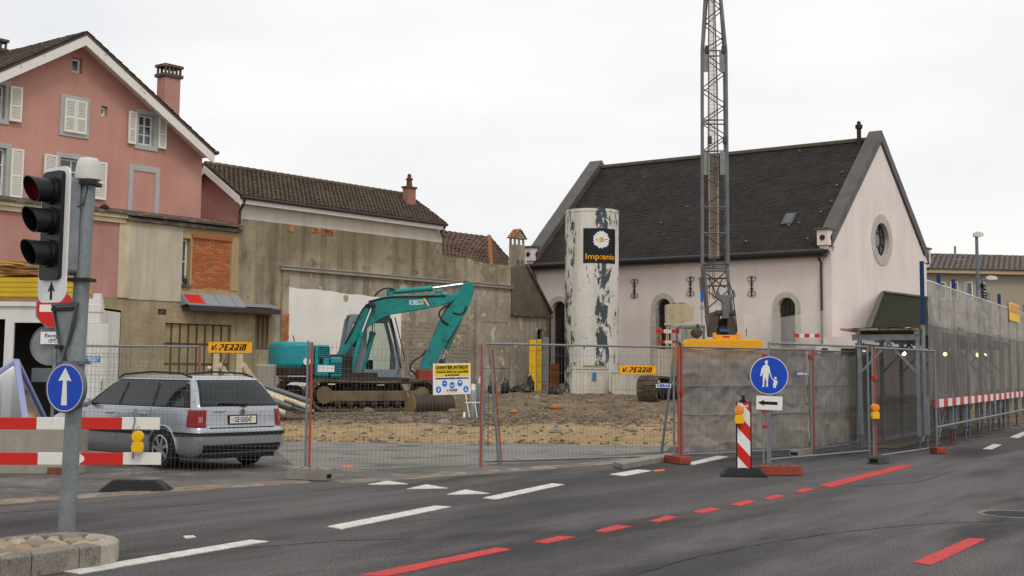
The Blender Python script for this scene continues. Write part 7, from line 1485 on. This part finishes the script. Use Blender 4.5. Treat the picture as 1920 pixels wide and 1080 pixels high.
# stacked yellow beams and loose boards on the container
lay = 0; zst = tz + .08
for j in range(5):
    for i in range(4):
        y = .1 + i * .24; ln = 2.9 + random.uniform(-.2, .2); b = B(); b.bx(-ln, -.1, 0, 0, .1, .1); o = b.build('formwork_beam', 'yellow_wood' if random.random() < .8 else 'old_wood', None, bevel=.008)
        e0 = TFc.hit(148 - 3 * (j % 2) + random.uniform(-3, 3), 560)[0]; o.location = (CT.location.x + e0, 29.5 + y, zst + j * .108); tag(o, 'formwork beam in ' + ('bottom', 'second', 'middle', 'fourth', 'top')[j] + ' layer of the yellow stack on the white container', 'beam', 'formwork beams on the container')
zst += 5 * .108
for i in range(16):
    ln = random.uniform(.9, 2.0); b = B(); b.box((0, 0, 0), (ln, .12, .035)); o = b.build('loose_board', ('old_wood', 'yellow_wood', 'old_wood', 'brown_board')[i % 4], None); bl_ = ('weathered tan', 'yellow', 'weathered tan', 'dark brown')[i % 4] + (' long' if ln > 1.45 else ' short')
    hgt_ = .05 + (i % 6) * .065; o.location = (CT.location.x + TFc.hit(58, 500)[0] - random.uniform(-.3, .9), 29.7 + random.uniform(0, .7), zst + hgt_); o.rotation_euler = (random.uniform(-.1, .1), random.uniform(-.12, .2), random.uniform(-.5, .5)); tag(o, bl_ + ' loose board in the messy heap on top of the yellow beams', 'board', 'loose boards on the container')
# concrete wall and glass pyramid
cwp = gnd(120, 890); cw_ = thing('concrete_wall', 'low grey concrete wall behind the red and white rails', 'wall', (cwp.x, cwp.y, .004)); x1 = gnd(157, 888).x - cwp.x; z1 = at(120, 806, cwp.y).z
for i in range(3): b = B(); xa = x1 - (i + 1) * 1.3; b.bx(xa + .004, 0, 0, xa + 1.296, .4, z1); b.build('concrete_panel', 'concrete_wall', cw_, bevel=.012)
b = B(); b.bx(x1 - .45, -.06, .0, x1 - .25, -.002, .1); b.build('drain_box', 'rust', cw_)
pyr = thing('glass_pyramid', 'glass pyramid skylight with lilac metal frame behind the concrete wall', 'skylight', (cwp.x, cwp.y + .5, z1 - .1)); PF2 = Frame(cwp.x, cwp.y + .9, 1, 0, z1 - .1)
ap_ = PF2.hit(8, 675); lo = PF2.hit(72, 785); A = Vector((ap_[0], .9, ap_[1])); base_ = [Vector((lo[0] + .15, .0, -.05)), Vector((A.x - 1.3, .0, -.05)), Vector((A.x - 1.3, 2.0, -.05)), Vector((lo[0] - .35, 2.0, -.05))]
base_[0].x = lo[0] + .0
for i in range(4):
    b = B(); b.add([base_[i], base_[(i + 1) % 4], A], [(0, 1, 2)]); b.build('pane', 'glass_clear', pyr, fix=False); b = B(); b.bar(base_[i], A, .09, .06); b.build('hip_bar', 'lilac_frame', pyr, bevel=.01); b = B(); b.bar(base_[i], base_[(i + 1) % 4], .09, .06); b.build('sill_bar', 'lilac_frame', pyr, bevel=.01)
# ================================================================ site clutter
def gz(x, y): return max(.0, site(x, y)[0])
def put(px, py, Y): p = at(px, py, Y); return p
# steel troughs by the silo
def trough(label, px0, px1, py0, Y):
    a, c = at(px0, py0, Y), at(px1, py0, Y); g = gz((a.x + c.x) / 2, Y) - .03; t = thing('steel_trough', label, 'trough', ((a.x + c.x) / 2, Y, g), R(-3), 'steel troughs'); w = c.x - a.x; h = a.z - g; b = B(); o_ = rc(-w / 2, -.5, w / 2, .5)
    b.plate([(-w / 2, 0), (w / 2, 0), (w / 2, h), (-w / 2, h)], (), -.5, -.46); b.plate([(-w / 2, 0), (w / 2, 0), (w / 2, h), (-w / 2, h)], (), .46, .5); b.bx(-w / 2, -.46, 0, -w / 2 + .04, .46, h); b.bx(w / 2 - .04, -.46, 0, w / 2, .46, h); b.bx(-w / 2, -.46, 0, w / 2, .46, .04); b.build('body', 'white_steel', t, bevel=.01)
    for k in range(5): x = -w / 2 + w * (k + .5) / 5; b = B(); b.bx(x - .03, -.53, .05, x + .03, -.5, h - .02); b.build('rib', 'white_steel', t)
    b = B(); b.bx(-w / 2 - .03, -.54, h - .03, w / 2 + .03, -.46, h + .03); b.build('rim', 'white_steel', t)
    return t, w, h
t, w, h = trough('rusty white steel trough at the foot of the silo', 1072, 1140, 690, 54.5); b = B(); b.bx(.1, -.545, h * .55, .25, -.53, h * .85); b.build('blue_sticker', 'sticker_blue', t); b = B(); b.bx(-.3, -.4, h - .2, .5, .3, h + .12); b.build('sand_fill', 'bucket_plate', t, bevel=.08)
trough('rusty white steel trough behind the yellow gate board', 1147, 1238, 697, 53.5)
# tall white panel container + cream tank on stand, with striped boards
pw_ = put(1254, 655, 51); wc = thing('ribbed_container', 'small white ribbed site container under the cream tank', 'container', (pw_.x, 51, gz(pw_.x, 51) - .05)); h = pw_.z - wc.location.z
b = B(); b.bx(-.45, 0, 0, 1.6, 1.6, h); b.build('body', 'white_steel', wc)
for k in range(8): b = B(); x = -.42 + k * .25; b.bx(x, -.03, .05, x + .12, -.001, h - .05); b.build('rib', 'white_steel', wc)
ct = put(1275, 607, 51); tk = thing('cream_tank', 'rusty cream steel tank on a stand beside the crane cab', 'tank', (ct.x, 51.3, ct.z)); hh = put(1275, 571, 51).z - ct.z; k_ = 51 / F
b = B(); pr3 = [(-24 * k_, 0), (-24 * k_, hh), (26 * k_, hh), (26 * k_, .35 * hh), (6 * k_, 0)]; 
b.add([(x, y * dy, z) for y, sx in ((-1, 1), (1, 1)) for x, z, dy in ((-.5, 0, .35), (.02, 0, .35), (.5, hh * .22, .4), (.52, hh, .45), (-.5, hh, .45))], [(4, 3, 2, 1, 0), (5, 6, 7, 8, 9), (0, 1, 6, 5), (1, 2, 7, 6), (2, 3, 8, 7), (3, 4, 9, 8), (4, 0, 5, 9)]); b.build('shell', 'cream_steel', tk, bevel=.01)
for x in (-.18, .02, .16): b = B(); b.tube([(x + .07 * math.cos(t_), -.1, hh + .07 * math.sin(t_)) for t_ in [R(20 * i) for i in range(10)]], .018, 6); b.build('lifting_eye', 'rust', tk)
b = B()
for x in (-.45, .3):
    for y in (-.3, .3): b.bar((x, y, 0), (x, y, wc.location.z + h - ct.z), .05)
b.bar((-.6, -.35, -.02), (.55, -.35, -.02), .08); b.bar((-.45, -.3, -.05), (.3, -.3, wc.location.z + h - ct.z), .04); b.build('stand', 'cream_steel', tk)
def striped(label, px0, px1, py, Y, n, hgt=.15, post=None):
    a, c = at(px0, py, Y), at(px1, py, Y); t = thing('striped_board', label, 'barrier board', (a.x, Y, a.z), 0, 'striped barrier boards'); w = (c.x - a.x) / n
    for i in range(n): b = B(); b.bx(i * w, -.012, -hgt / 2, (i + 1) * w - .002, .012, hgt / 2); b.build('band', 'rail_red' if i % 2 == 0 else 'rail_white', t)
    if post: b = B(); b.cyl((post, .04, gz(a.x, Y) - a.z - .1), (post, .04, hgt), .02, n=6); b.build('post', 'pale_wood', t)
striped('upper red and white striped board by the crane cab', 1230, 1274, 621, 50.4, 3, .14, .18); striped('lower red and white striped board by the crane cab', 1233, 1274, 641, 50.4, 3, .11); striped('red and white striped board right of the crane, before the church', 1489, 1537, 629, 50, 5, .14, .16)
# white van-like site machine behind the tarpaulin fence
p = put(1530, 648, 44); mc = thing('site_cabin', 'top edge of a white site cabin showing above the tarpaulin fence', 'cabin', (p.x, 44, gz(p.x, 44) if p.x < 10 else .2)); h = p.z - mc.location.z; b = B(); b.bx(0, 0, 0, 1.75, 2, h); b.build('body', 'white_steel', mc, bevel=.03)
for x0, x1 in ((.18, .38), (.82, 1.32)): b = B(); b.bx(x0, -.02, h - .32, x1, -.002, h - .08); b.build('window', 'black_paint', mc)
p = put(1480, 655, 46); b = B(); b.box((0, 0, 0), (3.4, .5, .5)); o = b.build('timber_baulk', 'old_wood', None, bevel=.03); o.location = (p.x, 46, p.z - .22); tag(o, 'long brown timber baulk right of the crane counterweight', 'timber')
b = B(); b.bx(-.04, -.04, 0, .04, .04, 1.3); o = b.build('timber_prop', 'old_wood', None); o.location = (p.x, 46, .0); tag(o, 'timber prop under the brown baulk behind the tarpaulin fence', 'prop'); o.scale[2] = (p.z - .47) / 1.3
# yellow formwork panel and boards leaning on the wall end
def slab(name, label, cat, px0, px1, py0, py1, Y, m, th=.06, group=None, lean=.12):
    a, c = at(px0, py1, Y), at(px1, py0, Y); g = gz((a.x + c.x) / 2, Y); b = B(); w, h = c.x - a.x, c.z - g + .05; b.bx(-w / 2, -th, 0, w / 2, 0, h); t = thing(name, label, cat, ((a.x + c.x) / 2, Y, g - .05), 0, group); o = b.build('panel', m, t, bevel=.008); o.rotation_euler[0] = -lean
    for k in (.2, .5, .8): q = B(); q.bx(-w / 2, -th - .02, h * k, w / 2, -th, h * k + .03); q.build('batten', m, o)
    return t
slab('formwork_panel', 'bright yellow formwork panel leaning at end of party wall', 'panel', 992, 1006, 637, 716, 57, 'yellow_form', lean=.06); slab('formwork_panel', 'narrow orange yellow formwork panel right beside the bright yellow panel', 'panel', 1006.5, 1015.5, 636, 706, 57.3, 'yellow_wood', lean=.05)
slab('steel_sheet', 'tall grey weathered sheet standing right of the yellow panels', 'sheet', 1017, 1029, 632, 716, 57.6, 'crane_plate', lean=.03); slab('brown_board', 'short brown board leaning under the left church window', 'board', 1031, 1049, 682, 716, 58.5, 'brown_board', lean=.1)
def bag(label, px, py, Y, sx, sy, sz, seed):
    p = at(px, py, Y); b = B(); b.lathe([(.7, 0), (1, .12), (1, .35), (.88, .6), (.62, .82), (.3, .96), (.05, 1.0)], 16); rn_ = random.Random(seed); b.v = [(x * sx * (1 + .55 * MN.noise(Vector((x * 2, y * 2, z * 3 + seed)))), y * sy * (1 + .55 * MN.noise(Vector((x * 2 + 9, y * 2, z * 3 + seed)))), z * sz * (1 + .5 * MN.noise(Vector((x * 3, y * 3, seed))))) for x, y, z in b.v]
    o = b.build('black_bag', 'black_bag', None, smooth=True); o.location = (p.x, Y, gz(p.x, Y) - .02); tag(o, label, 'bag', 'black bags along the wall')
bag('upright black bag standing alone near wall middle', 948, 722, 54, .17, .15, .58, 1); bag('low black bag heap left of yellow panel', 983, 725, 54, .32, .25, .35, 2); bag('black bag propped against the yellow panel', 994, 712, 54.5, .18, .18, .62, 3); bag('dark drum-like black bag beside red crate', 1042, 728, 53, .3, .25, .38, 4); bag('small dark bag at left beside gate post', 922, 722, 54, .16, .15, .5, 5); bag('flat black bag between upright bag and yellow panel', 970, 726, 54, .28, .22, .24, 6)
p = at(1031, 722, 53.5); t = thing('wire_crate', 'small rusty red wire crate near foot of the silo', 'crate', (p.x, 53.5, gz(p.x, 53.5)), .3); b = B()
for z in (0.02, .2, .38):
    for a, c in (((-.25, -.2), (.25, -.2)), ((.25, -.2), (.25, .2)), ((.25, .2), (-.25, .2)), ((-.25, .2), (-.25, -.2))): b.bar((a[0], a[1], z), (c[0], c[1], z), .025)
for x in (-.25, -.1, .1, .25):
    for y in (-.2, .2): b.bar((x, y, 0), (x, y, .4), .02)
b.build('bars', 'coupler_red', t)
# gas cylinders on a trolley beside the warning board
p = at(893, 738, 36.5); gg = gz(p.x, 36.5); gc = thing('gas_trolley', 'gas cylinder trolley leaning behind the warning board', 'trolley', (p.x, 36.5, gg - .03)); b = B()
for x in (-.16, .05): b.tube([(x, -.1, .02), (x - .18, .1, 1.0)], .016, 6)
b.bar((-.3, .0, .5), (.1, .0, .5), .03); b.build('trolley_frame', 'sign_white', gc); b = B(); b.lathe([(.03, -.04), (.12, -.03), (.12, .03), (.03, .04)], 14, (-.32, 0, .12), 'x'); b.build('wheel', 'sign_white', gc)
for k, (dx, lab, m) in enumerate(((-.08, 'pale grey gas bottle standing on the trolley, left one', 'gas_grey'), (.12, 'taller grey gas bottle with white shoulder on the trolley', 'pole_grey'))):
    t = thing('gas_bottle', lab, 'gas bottle', (p.x + dx, 36.6, gg), 0, 'gas bottles'); b = B(); hb_ = .72 + .2 * k; b.lathe([(.1, 0), (.115, .03), (.115, hb_), (.09, hb_ + .07), (.04, hb_ + .11)], 16); b.build('bottle', m, t, smooth=40); b = B(); b.lathe([(.085, hb_ + .08), (.07, hb_ + .12), (.065, hb_ + .24), (.02, hb_ + .25)], 12); b.build('valve_cap', 'sign_white', t, smooth=40)
# pipes and timbers behind the car
rnp = random.Random(4); lays = ('bottom', 'middle', 'top')
for j, (n_, z_) in enumerate(((7, 0), (5, .15), (4, .3))):
    for i in range(n_):
        a = at(388 + rnp.uniform(-12, 14), 689, 35.2); c = at(560 + rnp.uniform(-30, 25), 752, 35.0); off = Vector((0, i * .17 + j * .09, z_ - .32)); r_ = .07; b = B(); b.cyl(a + off, c + off, r_, n=12, cap=False); b.cyl(a + off, c + off, r_ * .86, n=12, cap=False); m = ('galv', 'cream_steel', 'galv_dark')[rnp.randrange(3)]
        o = b.build('steel_pipe', m, None, smooth=True, fix=False); tag(o, {'galv': 'light grey', 'cream_steel': 'cream painted', 'galv_dark': 'dark grey'}[m] + ' steel pipe in the ' + lays[j] + ' layer of the bundle behind the silver car', 'pipe', 'pipes stacked behind the car')
for k, (px, pt_) in enumerate(((405, 664), (449, 664))):
    q = at(px, pt_, 35.2); t = thing('timber_trestle', ('pale timber trestle upright at left end of the pipe bundle', 'pale timber trestle upright with diagonal strut before the pipe bundle')[k], 'trestle', (q.x, 35.2, .0)); b = B(); b.bx(-.08, 0, 0, .08, .12, q.z); b.build('upright', 'pale_wood', t, bevel=.01); b = B(); b.bar((.08, .06, q.z - .25), (.55, .06, q.z - .85), .1); b.build('strut', 'pale_wood', t); b = B(); b.bar((-.3, .06, .7), (.6, .5, .7), .12); b.build('bearer', 'pale_wood', t)
q = at(497, 683, 38.5); b = B(); b.bx(-.25, 0, 0, .25, .5, q.z - .0); o = b.build('concrete_lump', 'concrete_wall', None, bevel=.05); o.location = (q.x, 38.5, 0); tag(o, 'pale concrete block beyond the pipes left of the excavator', 'block')
# larger rubble pieces
rn = random.Random(12)
for i in range(40):
    y = rn.uniform(31, 54); x = rn.uniform(-4.5, 4.5); s_ = rn.uniform(.06, .16) * (1.0 if i > 12 else 1.5); b = pebble_mesh(100 + i); b.v = [(vx * s_, vy * s_, vz * s_ * .6) for vx, vy, vz in b.v]; o = b.build('rubble_stone', 'brick1' if i % 7 == 0 else 'gravel' if i % 2 else 'concrete_block', None); o.location = (x, y, gz(x, y) + s_ * .15); o.rotation_euler[2] = rn.uniform(0, 6); tag(o, ('large ' if s_ > .14 else 'small ') + ('orange brick fragment' if i % 7 == 0 else 'brown rubble stone' if i % 2 else 'grey concrete lump') + (' lying among the gravel near the excavator' if x < 0 else ' lying on the dirt towards the crane'), 'stone', 'loose stones on the site')
# crane-side concrete step by the gate
b = B(); pts = [gnd(*q) for q in ((1150, 876), (1262, 858), (1275, 862), (1168, 881))]; b.plate([(q.x, q.y) for q in pts], (), .0, .1, 'xy'); o = b.build('kerb_piece', 'concrete_block', None, bevel=.02); tag(o, 'low concrete kerb piece on the road under the site gate', 'kerb')
